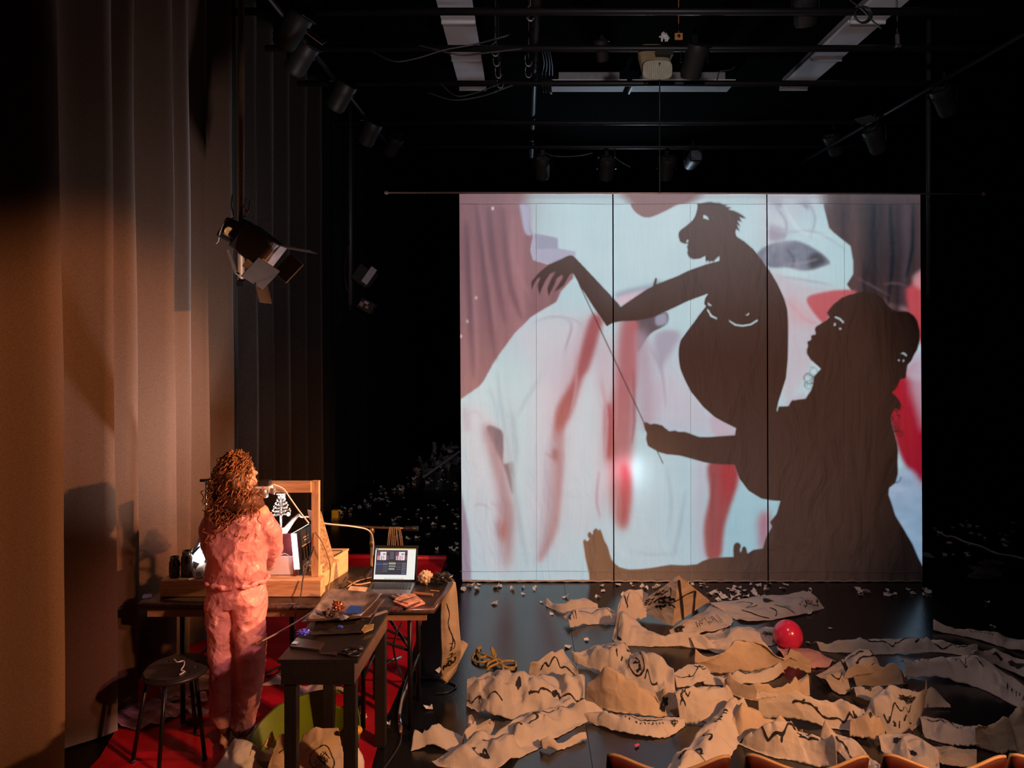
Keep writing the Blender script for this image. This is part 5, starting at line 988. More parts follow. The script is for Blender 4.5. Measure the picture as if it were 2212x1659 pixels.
q = dz(655, 1372, .0); crumple('violet_wrapper', q, .042, M('wrapper_violet', (.07, .08, .75), .25, .2, vary=.5, scale=30), 'shiny violet-blue crumpled wrapper at the left edge of the desk', 'wrapper', 4.4, (1.1, .8, .4), 3, .5)
flat('gold_wrapper', [(780, 1363), (788, 1352), (808, 1350), (806, 1360), (786, 1368)], DZ+.012, M('wrapper_gold', (.45, .33, .14), .3, .5, vary=.5, scale=40), 'gold wrapper lying right of the trays on the desk', 'wrapper', .006)
flat('grey_strip', [(780, 1335), (835, 1318), (838, 1322), (784, 1340)], DZ+.004, M('strip_grey', (.2, .18, .17), .5), 'grey card strip along the right edge of the desk', 'strip')
P = [dz(626, 1400), dz(690, 1408), dz(700, 1392), dz(641, 1382)]
t = thing('phone', 'black smartphone lying face down on the desk near its front', 'phone', (P[0]+P[2])/2)
T = Vector((0, 0, .011)); MB().hexa([P[0], P[1], P[2], P[3]]+[p+T for p in P]).build('case', M('phone_black', (.025, .02, .02), .3), t)
cm = P[3]*.8+P[1]*.2; cm = P[0]*.55+P[3]*.35+P[1]*.1; MB().box(cm+Vector((0, 0, .0125)), (.032, .028, .004), R(0, 0, -10), bev=.002).build('camera_island', M('phone_cam', (.3, .28, .28), .2, .6), t)
t = thing('scissors', 'black-handled scissors lying at the front of the desk', 'scissors', dz(735, 1410))
MB().hexa([dz(691, 1411, .003), dz(728, 1416, .003), dz(728, 1411, .003), dz(691, 1410.5, .003), dz(691, 1411, .006), dz(728, 1416, .007), dz(728, 1411, .007), dz(691, 1410.5, .006)]).build('blade', M('blade_steel', (.3, .26, .26), .3, .9), t)
MB().hexa([dz(700, 1412, .007), dz(735, 1412, .007), dz(735, 1408, .007), dz(700, 1411, .007), dz(700, 1412, .009), dz(735, 1412, .01), dz(735, 1408, .01), dz(700, 1411, .009)]).build('blade', M('blade_steel2', (.25, .22, .22), .3, .9), t)
for dy in (0, 1):
    c_ = dz(757+8*dy, 1405+9*dy, .009); MB().tube([dz(730, 1411, .008)]+[c_+Vector((.03*math.cos(a), .016*math.sin(a), 0)) for a in [math.pi+q*.52 for q in range(13)]], .0055, 6).build('handle', m_plasticblack, t, smooth=True)
crumple('dark_glove', dz(772, 1406, .0), .03, m_card, 'small dark crumpled scrap beside the scissors handles', 'scrap', 6.1, (1.4, .7, .5), 2)
# ------------------------------------------------------------------ the standing person (seen from behind, head turned right)
PD = 3.78
def g(px, py, off=0.0): return PX(px, py, PD+off)
def loft(mb, rings, n=20):  # (centre, rx, ry)
    vs = []; fs = []; m = len(rings)
    for c, rx, ry in rings:
        for k in range(n): a = 2*math.pi*k/n; vs.append(Vector(c)+Vector((rx*math.cos(a), ry*math.sin(a), 0)))
    for i in range(m-1):
        for k in range(n): fs.append((i*n+k, i*n+(k+1) % n, (i+1)*n+(k+1) % n, (i+1)*n+k))
    fs.append(tuple(range(n-1, -1, -1))); fs.append(tuple((m-1)*n+k for k in range(n))); return mb.add(vs, fs)
m_skin = M('skin', (.62, .36, .26), .5, vary=.06, bump=.05)
m_suit = M('coral_organza', (.90, .46, .48), .34, vary=.12, scale=7, bump=.35, bscale=22, trans=.45, sheen=.4, crump=((8, .035), (19, .012)))
m_hairb = M('auburn_shade', (.10, .035, .014), .5, vary=.3, scale=30)  # base hair darkened as shade between the lighter curls
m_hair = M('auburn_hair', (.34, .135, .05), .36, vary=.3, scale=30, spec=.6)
per = thing('person', 'standing person with long curly auburn hair in a coral gauzy suit, turned to the table', 'person', (g(508, 1600).x, PD, 0))
HC = g(514, 1030, .03); fd_ = Vector((.50, .85, -.2)).normalized(); rt = fd_.cross(Vector((0, 0, 1))).normalized(); up_ = rt.cross(fd_)
Rh = Matrix((rt, fd_, up_)).transposed()
def hp(x, y, z): return HC+Rh @ Vector((x, y, z))
mb = MB()
mb.ell(hp(0, -.012, .03), (.076, .096, .09), 18, Rh).ell(hp(0, .03, -.03), (.06, .065, .085), 16, Rh).ell(hp(0, .062, -.085), (.036, .03, .03), 12, Rh)
mb.capsule(hp(0, .09, .012), hp(0, .113, -.02), .010, .014).ell(hp(.016, .1, -.025), (.009, .01, .008), 8, Rh).ell(hp(-.016, .1, -.025), (.009, .01, .008), 8, Rh)
mb.capsule(hp(-.018, .092, -.055), hp(.018, .092, -.055), .009, .009).capsule(hp(-.045, .078, .028), hp(.045, .078, .028), .014, .014)
for s_ in (-1, 1):
    mb.ell(hp(s_*.042, .07, -.02), (.026, .025, .026), 10, Rh); mb.ell(hp(s_*.08, -.005, -.01), (.010, .022, .034), 10, Rh).ell(hp(s_*.079, -.003, -.04), (.009, .012, .012), 8, Rh)
nb = g(512, 1092, .02); mb.capsule(hp(0, -.03, -.06), nb, .05, .056)
loft(mb, [(g(513, 1250, .02), .13, .10), (g(513, 1215, .02), .115, .085), (g(513, 1170, .02), .13, .09), (g(513, 1125, .02), .15, .09), (g(513, 1098, .02), .13, .075), (g(513, 1085, .02), .06, .06)])
mb.capsule(g(462, 1108, .02), g(561, 1108, .02), .052, .052)
ARM = {'r': [g(562, 1112, .02), g(584, 1172, .09), g(583, 1218, .30)], 'l': [g(462, 1112, .02), g(462, 1178, .10), g(478, 1218, .31)]}
def hand(mb, wr, d, side, up=Vector((0, 0, 1))):
    d = d.normalized(); s_ = d.cross(up).normalized(); n_ = s_.cross(d)
    pc = wr+d*.055; mb.capsule(wr, wr+d*.03, .027, .03); 
    for q in (-.026, -.009, .009, .026): mb.capsule(wr+d*.025+s_*q*.8, wr+d*.09+s_*q, .016, .0115, 8)
    for q, l_ in ((-.027, .055), (-.009, .072), (.010, .078), (.028, .068)):
        a = wr+d*.088+s_*q; b = a+(d*.86-n_*.4)*l_*.5; c_ = b+(d*.5-n_*.85)*l_*.32; e_ = c_+(d*.1-n_*.98)*l_*.24
        mb.chain([a, b, c_, e_], [.0095, .0085, .008, .007], 8)
    a = wr+d*.03+s_*side*.028; b = a+(d*.6+s_*side*.65-n_*.3)*.04; c_ = b+(d*.85+s_*side*.1-n_*.45)*.032; mb.chain([a, b, c_], [.0125, .0105, .0085], 8)
for k, sd in (('r', -1), ('l', 1)):
    a = ARM[k]; mb.chain(a, [.048, .038, .026]); hand(mb, a[2], (a[2]-a[1])+Vector((0, .05, -.05)), sd)
LEG = {'l': [g(490, 1262, .02), g(483, 1425, .0), Vector((g(486, 1580).x, PD+.03, .085))], 'r': [g(536, 1262, .02), g(541, 1425, .0), Vector((g(526, 1590).x, PD-.01, .085))]}
for k, s_ in (('l', -1), ('r', 1)):
    a = LEG[k]; mb.chain(a, [.082, .056, .036])
    an = a[2]; dd = Vector((.22*s_, 1, 0)).normalized(); sd = Vector((dd.y, -dd.x, 0))
    mb.ell(an+Vector((0, -.03, -.052)), (.032, .036, .032), 10); mb.capsule(an+Vector((0, -.01, -.03)), an+dd*.1+Vector((0, 0, -.05)), .036, .03); mb.capsule(an+Vector((0, -.02, -.055)), an+dd*.14+Vector((0, 0, -.062)), .028, .026)
    for q in range(5): b = an+dd*(.14-.006*q)+sd*s_*(-.028+.0145*q)+Vector((0, 0, -.066)); mb.capsule(b, b+dd*(.05-.005*q), .013-.001*q, .010-.001*q, 8)
fuse(mb, 'body', m_skin, per, .007, 3)
def wr(co):
    a = noise.noise((co.x*8, co.y*8, co.z*15)); b = abs(noise.noise((co.x*14+3, co.y*14, co.z*24+co.x*20))); c = abs(noise.noise((co.x*24, co.y*20, co.z*8-co.x*26+7)))
    return .012*noise.noise((co.x*5, co.y*5, co.z*8))+.006*a+.026*max(0, .13-b)+.016*max(0, .16-c)
# trousers
mb = MB()
loft(mb, [(g(513, 1300, .02), .150, .13), (g(513, 1275, .02), .158, .135), (g(513, 1252, .02), .142, .12), (g(513, 1238, .02), .132, .112)])
for k, (hx, kx, lx, ax) in (('l', (485, 482, 482, 485)), ('r', (540, 541, 532, 527))):
    top = LEG[k]
    loft(mb, [(Vector((g(ax, 1578).x, top[2].y, .105)), .046, .055), (Vector((g(ax, 1570).x, top[2].y, .125)), .062, .07), (g(lx, 1535, .02), .062, .074), (g(kx, 1480, .015), .068, .08), (g(kx, 1420, .01), .075, .09), (g(hx, 1350, .015), .084, .11), (g(hx, 1290, .02), .088, .125), (g(hx, 1262, .02), .075, .11)])
fuse(mb, 'trousers', m_suit, per, .009, 3, wr)
for k, ax in (('l', 485), ('r', 527)):
    c = Vector((g(ax, 1578).x, LEG[k][2].y, .11)); mb = MB()
    for q in range(22):
        a = 2*math.pi*q/22; mb.capsule(c+Vector((.047*math.cos(a), .055*math.sin(a), -.014)), c+Vector((.052*math.cos(a), .06*math.sin(a), .012)), .009, .009, 6)
    fuse(mb, 'trouser_cuff', M('cuff_dark', (.10, .03, .035), .7), per, .005, 2)
# jacket
mb = MB()
loft(mb, [(g(512, 1256, .02), .146, .118), (g(512, 1249, .02), .160, .13), (g(512, 1236, .02), .165, .138), (g(512, 1205, .02), .160, .138), (g(513, 1160, .02), .156, .128), (g(513, 1122, .02), .160, .115), (g(513, 1102, .02), .135, .095), (g(513, 1084, .02), .075, .07), (g(513, 1074, .02), .062, .06)], 28)
for k, o in (('r', 1), ('l', -1)):
    a = ARM[k]; mb.chain([a[0]+Vector((-.01*o, 0, -.012)), a[0]*.4+a[1]*.6+Vector((.016*o, 0, 0)), a[1]+Vector((.012*o, 0, 0)), a[1]*.4+a[2]*.6+Vector((.004*o, 0, 0)), a[2]-(a[2]-a[1]).normalized()*.02], [.060, .064, .060, .054, .032], 16)
fuse(mb, 'jacket', m_suit, per, .009, 3, wr)
mb = MB(); pts = [g(512, 1250, .02)+Vector((.166*math.cos(a), .136*math.sin(a), .006*math.sin(a*9))) for a in [2*math.pi*q/60 for q in range(61)]]
mb.tube(pts, [.013+.004*math.sin(q*1.9) for q in range(61)], 8, cap=False); mb.build('hem_band', m_suit, per, smooth=True)
# hair: base volume and curls
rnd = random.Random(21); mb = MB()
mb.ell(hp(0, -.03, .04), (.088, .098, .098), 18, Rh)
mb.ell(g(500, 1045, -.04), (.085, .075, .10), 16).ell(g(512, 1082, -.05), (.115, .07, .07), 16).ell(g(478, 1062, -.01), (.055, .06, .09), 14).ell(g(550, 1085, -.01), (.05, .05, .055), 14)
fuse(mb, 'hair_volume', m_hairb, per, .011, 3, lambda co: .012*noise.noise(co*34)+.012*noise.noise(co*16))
mb = MB()
for i in range(430):
    th_ = rnd.uniform(0, 2*math.pi); ph_ = rnd.uniform(-.5, 1.45)
    d_ = Vector((math.cos(th_)*math.cos(ph_), math.sin(th_)*math.cos(ph_), math.sin(ph_)))
    loc = Rh.transposed() @ d_
    if loc.y > .42 and loc.z < .75: continue     # keep the face free
    st_ = HC+Rh @ Vector((0, -.03, .04))+Vector((d_.x*.088, d_.y*.092, d_.z*.097)); ln = rnd.uniform(.05, .24)*(1.0 if d_.z < .7 else .5)
    if loc.y > .1: ln *= .55
    tgt = Vector((g(511, 1100).x+rnd.uniform(-.135, .135), PD-.05+rnd.uniform(-.07, .05), g(511, 1105).z+rnd.uniform(-.03, .06)))
    dirn = (tgt-st_).normalized(); rr = rnd.uniform(.007, .014); fr = rnd.uniform(80, 130); ph0 = rnd.uniform(0, 6); n_ = 18; pts = []
    s1 = dirn.orthogonal().normalized(); s2_ = dirn.cross(s1)
    for q in range(n_):
        u_ = q/(n_-1)*ln; out_ = d_*.028*math.sin(min(1, q/(n_-1)*1.2)*math.pi*.6)
        pts.append(st_+dirn*u_+out_+(s1*math.cos(u_*fr+ph0)+s2_*math.sin(u_*fr+ph0))*rr*min(1, q/4))
    mb.tube(pts, [.0034*(1-.5*q/(n_-1)) for q in range(n_)], 4)
for i in range(300):
    c_ = Vector((g(512, 1080).x+rnd.gauss(0, .062), PD-.075+rnd.uniform(-.03, .04), g(512, 1072).z+rnd.gauss(0, .055)))
    if c_.z > HC.z+.08: continue
    ln = rnd.uniform(.04, .1); rr = rnd.uniform(.007, .014); ph0 = rnd.uniform(0, 6); fr = rnd.uniform(90, 150); dirn = Vector((rnd.uniform(-.45, .45), rnd.uniform(-.2, .2), -1)).normalized(); s1 = dirn.orthogonal().normalized(); s2_ = dirn.cross(s1)
    mb.tube([c_+dirn*(q/13*ln)+(s1*math.cos(q/13*ln*fr+ph0)+s2_*math.sin(q/13*ln*fr+ph0))*rr for q in range(14)], .003, 4)
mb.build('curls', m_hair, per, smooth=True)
# ------------------------------------------------------------------ things on the red sheet
def fz(px, py, z=0.0): return PZ(px, py, z)
sheet('mylar_sheet', [(247, 1568), (262, 1545), (330, 1522), (405, 1510), (440, 1500), (450, 1520), (400, 1545), (350, 1570), (300, 1585), (262, 1585)], .02, M('mylar_pink_glints', (.62, .36, .44), .3, .45, vary=.4, scale=6, bump=1.0, bscale=14, stretch=(1, 4, 1)), 5, .012, .03, 'foil sheet tinted for its pink highlights, lying rumpled under the stool', 'foil sheet', None, lambda c: .012*math.sin((c.x*.5+c.y)*60))  # pink in the base colour stands for highlights on silver foil
sheet('golden_foil', [(345, 1490), (400, 1465), (450, 1445), (455, 1500), (400, 1520), (350, 1530)], .015, M('gold_foil', (.55, .30, .2), .3, .45, vary=.6, scale=10, bump=.9, bscale=25), 8, .015, .03, 'crumpled copper foil behind the stool on the red sheet', 'foil sheet')
sheet('white_scrap_sheet', [(405, 1545), (430, 1538), (452, 1545), (448, 1556), (410, 1552)], .03, m_whitepaper, 2, .004, .03, 'white paper strip on the foil between stool and trousers', 'paper')
crumple('dark_rag', fz(420, 1568), .05, m_plasticblack, 'dark rag on the red sheet beside the left leg of the person', 'rag', 8.2, (1.2, .8, .5))
sheet('grey_paper', [(560, 1487), (600, 1468), (622, 1478), (622, 1487), (590, 1488)], .012, m_whitepaper, 4, .012, .03, 'pale crumpled paper lying under the long table on the red sheet', 'paper')
sheet('pink_paper', [(618, 1540), (622, 1480), (662, 1492), (720, 1470), (724, 1500), (680, 1535), (640, 1562)], .012, M('paper_pinkish', (.75, .6, .58), .7, vary=.06, trans=.15), 6, .01, .04, 'large pale paper behind the green bag on the red sheet', 'paper')
cable('black cables tangled on the red sheet under the long table', [fz(562, 1462, .012), fz(585, 1450, .012), fz(610, 1440, .012), fz(600, 1455, .012), fz(575, 1462, .012), fz(620, 1452, .012), fz(640, 1448, .012)], .008, m_plasticblack, 'floor_cable')
t = thing('ink_bottle', 'small black bottle beside the green bag handle', 'bottle', fz(671, 1530))
MB().lathe(fz(671, 1530), [(.03, 0), (.034, .01), (.034, .045), (.014, .055), (.012, .075), (.016, .076), (.016, .09), (.002, .092)], 16).build('bottle_body', m_plasticblack, t, smooth=True)
# green bag: flexible crescent tub with an oval handle hole
m_green = M('lime_green', (.15, .24, .012), .45, vary=.12, scale=5, bump=.1); m_greend = M('green_inner', (.06, .11, .01), .5)
t = thing('green_bag', 'lime green soft tub bag with oval handle hole, stuffed with paper, behind the desk legs', 'bag', fz(650, 1640))
def bag_arc(u_, v_, r):  # u along the rim 0..1
    a = math.pi*(1.02-1.04*u_); c_ = fz(650, 1655); lean = .0
    return Vector((c_.x+r*math.cos(a)*.24, c_.y+.03+r*math.sin(a)*.16, v_))
top = [(0, .06), (.12, .13), (.3, .22), (.5, .27), (.66, .30), (.8, .27), (.9, .2), (1, .12)]
def hz(u_):
    for (a, z0), (b, z1) in zip(top, top[1:]):
        if u_ <= b: return z0+(z1-z0)*(u_-a)/(b-a)
    return top[-1][1]
outer = [(u_/24, hz(u_/24)) for u_ in range(25)]
poly = [(u_, z) for u_, z in outer]+[(1-u_/24, .005) for u_ in range(25)]
hole = [(.665+.062*math.cos(-2*math.pi*k/16), .25+.03*math.sin(-2*math.pi*k/16)) for k in range(16)]
bm = bmesh.new(); mb = MB(); NU, NV = 60, 24; vs = []; fs = []
for i in range(NU+1):
    for j in range(NV+1): u_ = i/NU; vs.append(bag_arc(u_, .005+(hz(u_)-.005)*j/NV, 1+.25*(j/NV)))
for i in range(NU):
    for j in range(NV):
        u_, z = (i+.5)/NU, .005+(hz((i+.5)/NU)-.005)*(j+.5)/NV
        if ((u_-.665)/.07)**2+((z-.245)/.034)**2 < 1: continue
        fs.append((i*(NV+1)+j, (i+1)*(NV+1)+j, (i+1)*(NV+1)+j+1, i*(NV+1)+j+1))
bm.free(); mb.add(vs, fs); o = mb.build('bag_wall', m_green, t, smooth=True); md = o.modifiers.new('thickness', 'SOLIDIFY'); md.thickness = .005
MB().tube([bag_arc(u_/40, hz(u_/40), 1.25) for u_ in range(41)], .006, 6).build('rim', m_greend, t, smooth=True)
vs = []; fs = []
for i in range(25):
    a = math.pi+math.pi*i/24; c_ = fz(650, 1655)
    for j in range(5): vs.append(Vector((c_.x+math.cos(a)*.24*(1+.1*j/4), c_.y+.03+math.sin(a)*.13*(1+.1*j/4), .005+.10*j/4-.05*abs(math.cos(a))*j/4)))
for i in range(24):
    for j in range(4): fs.append((i*5+j, (i+1)*5+j, (i+1)*5+j+1, i*5+j+1))
o = MB().add(vs, fs).build('front_wall', m_greend, t, smooth=True); md = o.modifiers.new('thickness', 'SOLIDIFY'); md.thickness = .005
MB().tube([bag_arc(.6+.13*k/12, hz(.6+.13*k/12)+.004, 1.25) for k in range(13)], .011, 8).build('handle_grip', M('grip_pale', (.4, .4, .3), .5), t, smooth=True)
t = thing('cardboard_cup', 'brass coloured tall cup with a dark lid behind the desk leg', 'cup', fz(768, 1570))
MB().lathe(fz(768, 1570), [(.022, 0), (.03, .01), (.033, .13), (.03, .135)], 18).build('cup_body', M('brass', (.55, .30, .14), .25, .85), t, smooth=True)
MB().lathe(fz(768, 1570)+Vector((0, 0, .133)), [(.037, 0), (.038, .03), (.034, .034), (.002, .03)], 14).build('lid', M('cup_lid', (.03, .02, .018), .6), t)
b = fz(768, 1690)
t = thing('pump_bottle', 'white bottle with yellow pump head and black collar by the desk leg', 'bottle', b)
MB().lathe(b, [(.04, 0), (.044, .01), (.044, .1), (.036, .13), (.018, .165), (.016, .18)], 20).build('bottle_body', M('bottle_white', (.75, .72, .68), .4, vary=.04), t, smooth=True)
MB().lathe(b+Vector((0, 0, .178)), [(.017, 0), (.018, .004), (.018, .014), (.016, .016)], 16).build('collar', m_plasticblack, t)
m_yel = M('pump_yellow', (.75, .42, .06), .45, vary=.06)
MB().lathe(b+Vector((0, 0, .192)), [(.012, 0), (.013, .05), (.011, .055)], 14).build('pump_neck', m_yel, t, smooth=True)
MB().ell(b+Vector((.004, 0, .265)), (.032, .026, .022), 14).box(b+Vector((-.03, 0, .262)), (.05, .02, .018), R(0, 12, 0), bev=.005).build('pump_head', m_yel, t, smooth=True)
crumple('white_crumple', fz(782, 1566), .04, m_whitepaper, 'white crumpled paper between the brass cup and the yellow pump', 'paper ball', 1.4, (.8, .8, 1.1))
sheet('orange_lit_paper', [(478, 1600), (530, 1578), (562, 1590), (530, 1640), (490, 1640)], .008, m_paper2, 4, .004, .04, 'tan paper lying beneath the feet of the person', 'paper')
# cord, adapter and rope on the black floor
cable('dark cable running from the laptop table down to the floor front', [PX(868, 1345, 3.95), PX(850, 1400, 3.98), fz(872, 1470, .03), fz(882, 1452, .02), fz(868, 1500, .01), fz(862, 1560, .01), fz(866, 1580, .01), fz(862, 1610, .008), fz(830, 1659, .008), fz(800, 1690, .008)], .006, M('cable_dark', (.03, .028, .03), .35), 'floor_cable')
cable('pale grey cable curving on the floor beside the laptop table leg', [fz(896, 1447, .012), fz(890, 1452, .012), fz(880, 1480, .012), fz(868, 1510, .012), fz(862, 1545, .012)], .009, M('cable_pale', (.35, .36, .38), .4), 'floor_cable')
cable('thin black cable loop on the floor at the foot of the hanging paper', [fz(905, 1466, .006), fz(950, 1468, .006), fz(980, 1478, .006), fz(984, 1486, .006), fz(965, 1496, .006), fz(940, 1498, .006)], .005, m_plasticblack, 'floor_cable')
t = thing('cable_connector', 'chrome cable connector on the floor cable near the desk leg', 'connector', fz(863, 1556, .01))
MB().tube([fz(862, 1545, .014), fz(865, 1570, .014)], .011, 8).build('sleeve', m_chrome, t, smooth=True); MB().tube([fz(865, 1570, .014), fz(865, 1583, .012)], [.013, .008], 8).build('strain_relief', M('relief_copper', (.4, .2, .1), .4, .6), t, smooth=True)
tag(MB().tube([fz(822, 1436, .05), fz(866, 1420, .05)], [.012, .012], 10).build('chrome_tube', m_chrome, None, smooth=True), 'short chrome tube lying on the red sheet under the laptop table', 'tube')
m_rope = M('yellow_rope', (.42, .28, .07), .8, vary=.6, scale=110)
mb = MB()
def rope(px, r=.0085, z=.012): mb.tube(smoothpts([fz(x, y, z+zz) for x, y, zz in px], 6), r, 6)
rope([(1035, 1407, .03), (1030, 1402, .01), (1038, 1398, 0), (1022, 1417, 0), (1024, 1428, .0), (1045, 1430, .01), (1070, 1418, .01), (1062, 1400, .06), (1068, 1420, .02), (1090, 1440, .01), (1112, 1442, .0), (1112, 1430, .0), (1090, 1428, .01), (1060, 1440, .02), (1052, 1448, 0)])
rope([(1040, 1412, .01), (1060, 1420, .02), (1075, 1430, .02), (1100, 1445, .0), (1112, 1445, .0)]); rope([(1052, 1446, .0), (1056, 1432, .02), (1078, 1425, .03), (1086, 1440, .01), (1086, 1450, .0)]); rope([(1030, 1410, .0), (1035, 1420, .02), (1050, 1418, .02)])
tag(mb.build('rope_coil', m_rope, None, smooth=True), 'coil of yellow and black rope on the dark floor beside the hanging paper', 'rope')
# ------------------------------------------------------------------ long torn paper strips
def cr(a, b, c, d, t): return .5*((2*b)+(c-a)*t+(2*a-5*b+4*c-d)*t*t+(3*b-a-3*c+d)*t**3)
def facet(c, sc, sd):
    q = Vector((c.x*sc, c.y*sc, sd)); d, P = noise.voronoi(q); hs = []
    for k in (0, 1):
        t_ = noise.random_unit_vector() if False else noise.cell_vector(P[k]*7.3+Vector((sd, 2, 5))); hs.append((t_.x-.5)*(q.x-P[k].x)*2+(t_.y-.5)*(q.y-P[k].y)*2+(t_.z-.5)*.5)
    w_ = min(1, (d[1]-d[0])/.13); return (hs[0]*(1+w_)+hs[1]*(1-w_))/2
def ribbon(label, pairs, seed, mat=None, nu=84, nv=28, cru=.02, camber=.03, ink=(), name='paper_strip', cat='paper strip', group='torn paper strips on the floor', thick=.0016, hang=None):
    A = [Vector(p[0]) if isinstance(p[0], Vector) else PZ(p[0][0], p[0][1], p[0][2] if len(p[0]) > 2 else .015) for p in pairs]
    B = [Vector(p[1]) if isinstance(p[1], Vector) else PZ(p[1][0], p[1][1], p[1][2] if len(p[1]) > 2 else .012) for p in pairs]
    m = len(pairs); rnd = random.Random(seed*13+1); G = []; ph = rnd.uniform(0, 50)
    for i in range(nu):
        s_ = i/(nu-1)*(m-1); k = min(int(s_), m-2); t_ = s_-k; ix = (max(k-1, 0), k, k+1, min(k+2, m-1))
        a = cr(*[A[q] for q in ix], t_); b = cr(*[B[q] for q in ix], t_); row = []
        wd = (b-a).length
        for j in range(nv):
            v = j/(nv-1); p = a*(1-v)+b*v; e = math.sin(math.pi*v)
            c = Vector((p.x, p.y, 0)); q1 = noise.voronoi(Vector((c.x*4.2+ph, c.y*4.2, seed)))[0]; q2 = noise.voronoi(Vector((c.x*10+ph, c.y*10, seed+3)))[0]
            h = camber*e*(.5+.8*noise.noise(Vector((c.x*2.2+ph, c.y*2.2, 5)))+.3)+cru*(1.5*(q1[0])+.55*q2[0]+.9*noise.noise(Vector((c.x*6+ph, c.y*6, 1))))
            h += cru*(2.1*facet(c, 4.5, seed+.5)+0.8*facet(c, 11, seed+.9)); h += cru*1.4*abs(noise.noise(Vector((c.x*3.4+c.y*5+ph, c.y*2-c.x*2, 9))))
            jag = .012*noise.noise(Vector((s_*7, ph, j)))*(1 if j in (0, nv-1) else 0)
            row.append((p, h, jag))
        G.append(row)
    hm = sum(q[1] for r in G for q in r)/(nu*nv)
    for i in range(nu):
        for j in range(nv):
            p, h, jag = G[i][j]; h = (h-hm)*(.4+.6*math.sin(math.pi*j/(nv-1))); h += .35*camber*math.sin(math.pi*j/(nv-1))
            G[i][j] = Vector((p.x, p.y+jag, max(.003+.004*abs(noise.noise(Vector((i*.4, j*.4, seed)))), p.z+h))) if hang is None else p+hang*h
    t = thing(name, label, cat, G[0][nv//2] if hang is not None else Vector((G[nu//2][nv//2].x, G[nu//2][nv//2].y, 0)), group)
    o = MB().grid([p for r in G for p in r], nu, nv).build('sheet', mat or m_paper, t, smooth=True)
    md = o.modifiers.new('thickness', 'SOLIDIFY'); md.thickness = thick; md.offset = 0
    def S(u_, v_):
        x = min(max(u_, 0), .999)*(nu-1); y = min(max(v_, 0), .999)*(nv-1); i, j = int(x), int(y); fx, fy = x-i, y-j
        p = (G[i][j]*(1-fx)+G[i+1][j]*fx)*(1-fy)+(G[i][j+1]*(1-fx)+G[i+1][j+1]*fx)*fy
        n_ = (G[i+1][j]-G[i][j]).cross(G[i][j+1]-G[i][j]); n_ = n_.normalized() if n_.length > 1e-9 else Vector((0, 0, 1))
        if n_.z < 0 and hang is None: n_ = -n_
        if hang is not None and n_.dot(hang) < 0: n_ = -n_
        return p, n_
    mb = MB(); Lr = sum((A[q+1]-A[q]).length for q in range(m-1)); Wr = sum((B[q]-A[q]).length for q in range(m))/m
    def stroke(pts, wd):
        sm_ = smoothpts([Vector((x, y, 0)) for x, y in pts], 6) if len(pts) > 2 else [Vector((pts[0][0]*(1-q/8)+pts[1][0]*q/8, pts[0][1]*(1-q/8)+pts[1][1]*q/8, 0)) for q in range(9)]
        L_ = []; n_ = len(sm_)
        for q, p in enumerate(sm_):
            d = sm_[min(q+1, n_-1)]-sm_[max(q-1, 0)]; d = Vector((d.x*Lr, d.y*Wr, 0)); d = d.normalized() if d.length > 1e-9 else Vector((1, 0, 0))
            w_ = wd*.72*(.55+.5*abs(math.sin(q*.5+seed))); ox, oy = -d.y*w_/2/Lr, d.x*w_/2/Wr
            for sg in (-1, 1): pp, nn = S(p.x+sg*ox, p.y+sg*oy); L_.append(pp+nn*.0045)
        mb.add(L_, [(2*q, 2*q+1, 2*q+3, 2*q+2) for q in range(n_-1)])
    for it in ink:
        k = it[0]
        if k == 's': stroke(it[2], it[1])                       # one drawn line
        elif k == 'wave':                                         # u0,u1,v,amp,n,width
            _, u0, u1, v0, am, n_, wd = it; cu = 0; pp_ = []
            for q in range(n_+1): pp_.append((u0+(u1-u0)*(q+rnd.uniform(-.35, .35))/n_, v0+am*rnd.gauss(0, .8)+.05*math.sin(q*.7+seed)))
            stroke(pp_, wd*.8)
            for q in range(n_//3): u_, v_ = pp_[rnd.randrange(n_)]; stroke([(u_, v_), (u_+rnd.uniform(-.02, .03), v_+rnd.uniform(-.12, .12))], wd*.9)
        elif k == 'text':                                         # row of small marks
            _, u0, u1, v0, hgt, n_, wd = it
            for q in range(n_):
                u_ = u0+(u1-u0)*(q+.2)/n_; du = (u1-u0)/n_*.55; stroke([(u_+du*rnd.random(), v0+hgt*rnd.uniform(-.5, .5)) for _k in range(4)], wd)
        elif k == 'blot':                                         # dense scribble
            _, u0, v0, ru, rv, n_, wd = it; a0 = rnd.uniform(0, 6)
            stroke([(u0+ru*rnd.uniform(.2, 1)*math.cos(a0+q*2.4), v0+rv*rnd.uniform(.2, 1)*math.sin(a0+q*2.4)) for q in range(n_)], wd)
        elif k == 'face':
            _, u0, v0, ru, rv, wd = it; stroke([(u0+ru*math.cos(a)*(1+.1*math.sin(a*3)), v0+rv*math.sin(a)) for a in [q*.55 for q in range(13)]], wd)
            for _k in range(4): x_, y_ = u0+ru*rnd.uniform(-.5, .5), v0+rv*rnd.uniform(-.5, .5); stroke([(x_+ru*rnd.uniform(-.35, .35), y_+rv*rnd.uniform(-.35, .35)) for _q in range(4)], wd*.8)
    if mb.v: mb.build('ink_drawing', m_ink, t)['kind'] = 'stuff'
    return t
T = .012
ribbon('wide crumpled paper strip with grey jagged line, left end of the heap', [((1009, 1462, .13), (1007, 1520, .02)), ((1040, 1450, .14), (1050, 1538, .02)), ((1100, 1450, .12), (1108, 1548, .02)), ((1180, 1455, .12), (1180, 1535, .03)), ((1264, 1466, .08), (1262, 1522, .04))], 1, cru=.05, camber=.06, ink=[('wave', .02, .42, .75, .05, 9, .009), ('blot', .56, .55, .03, .07, 9, .012), ('wave', .62, .98, .62, .07, 11, .014), ('blot', .8, .5, .03, .1, 8, .012)])
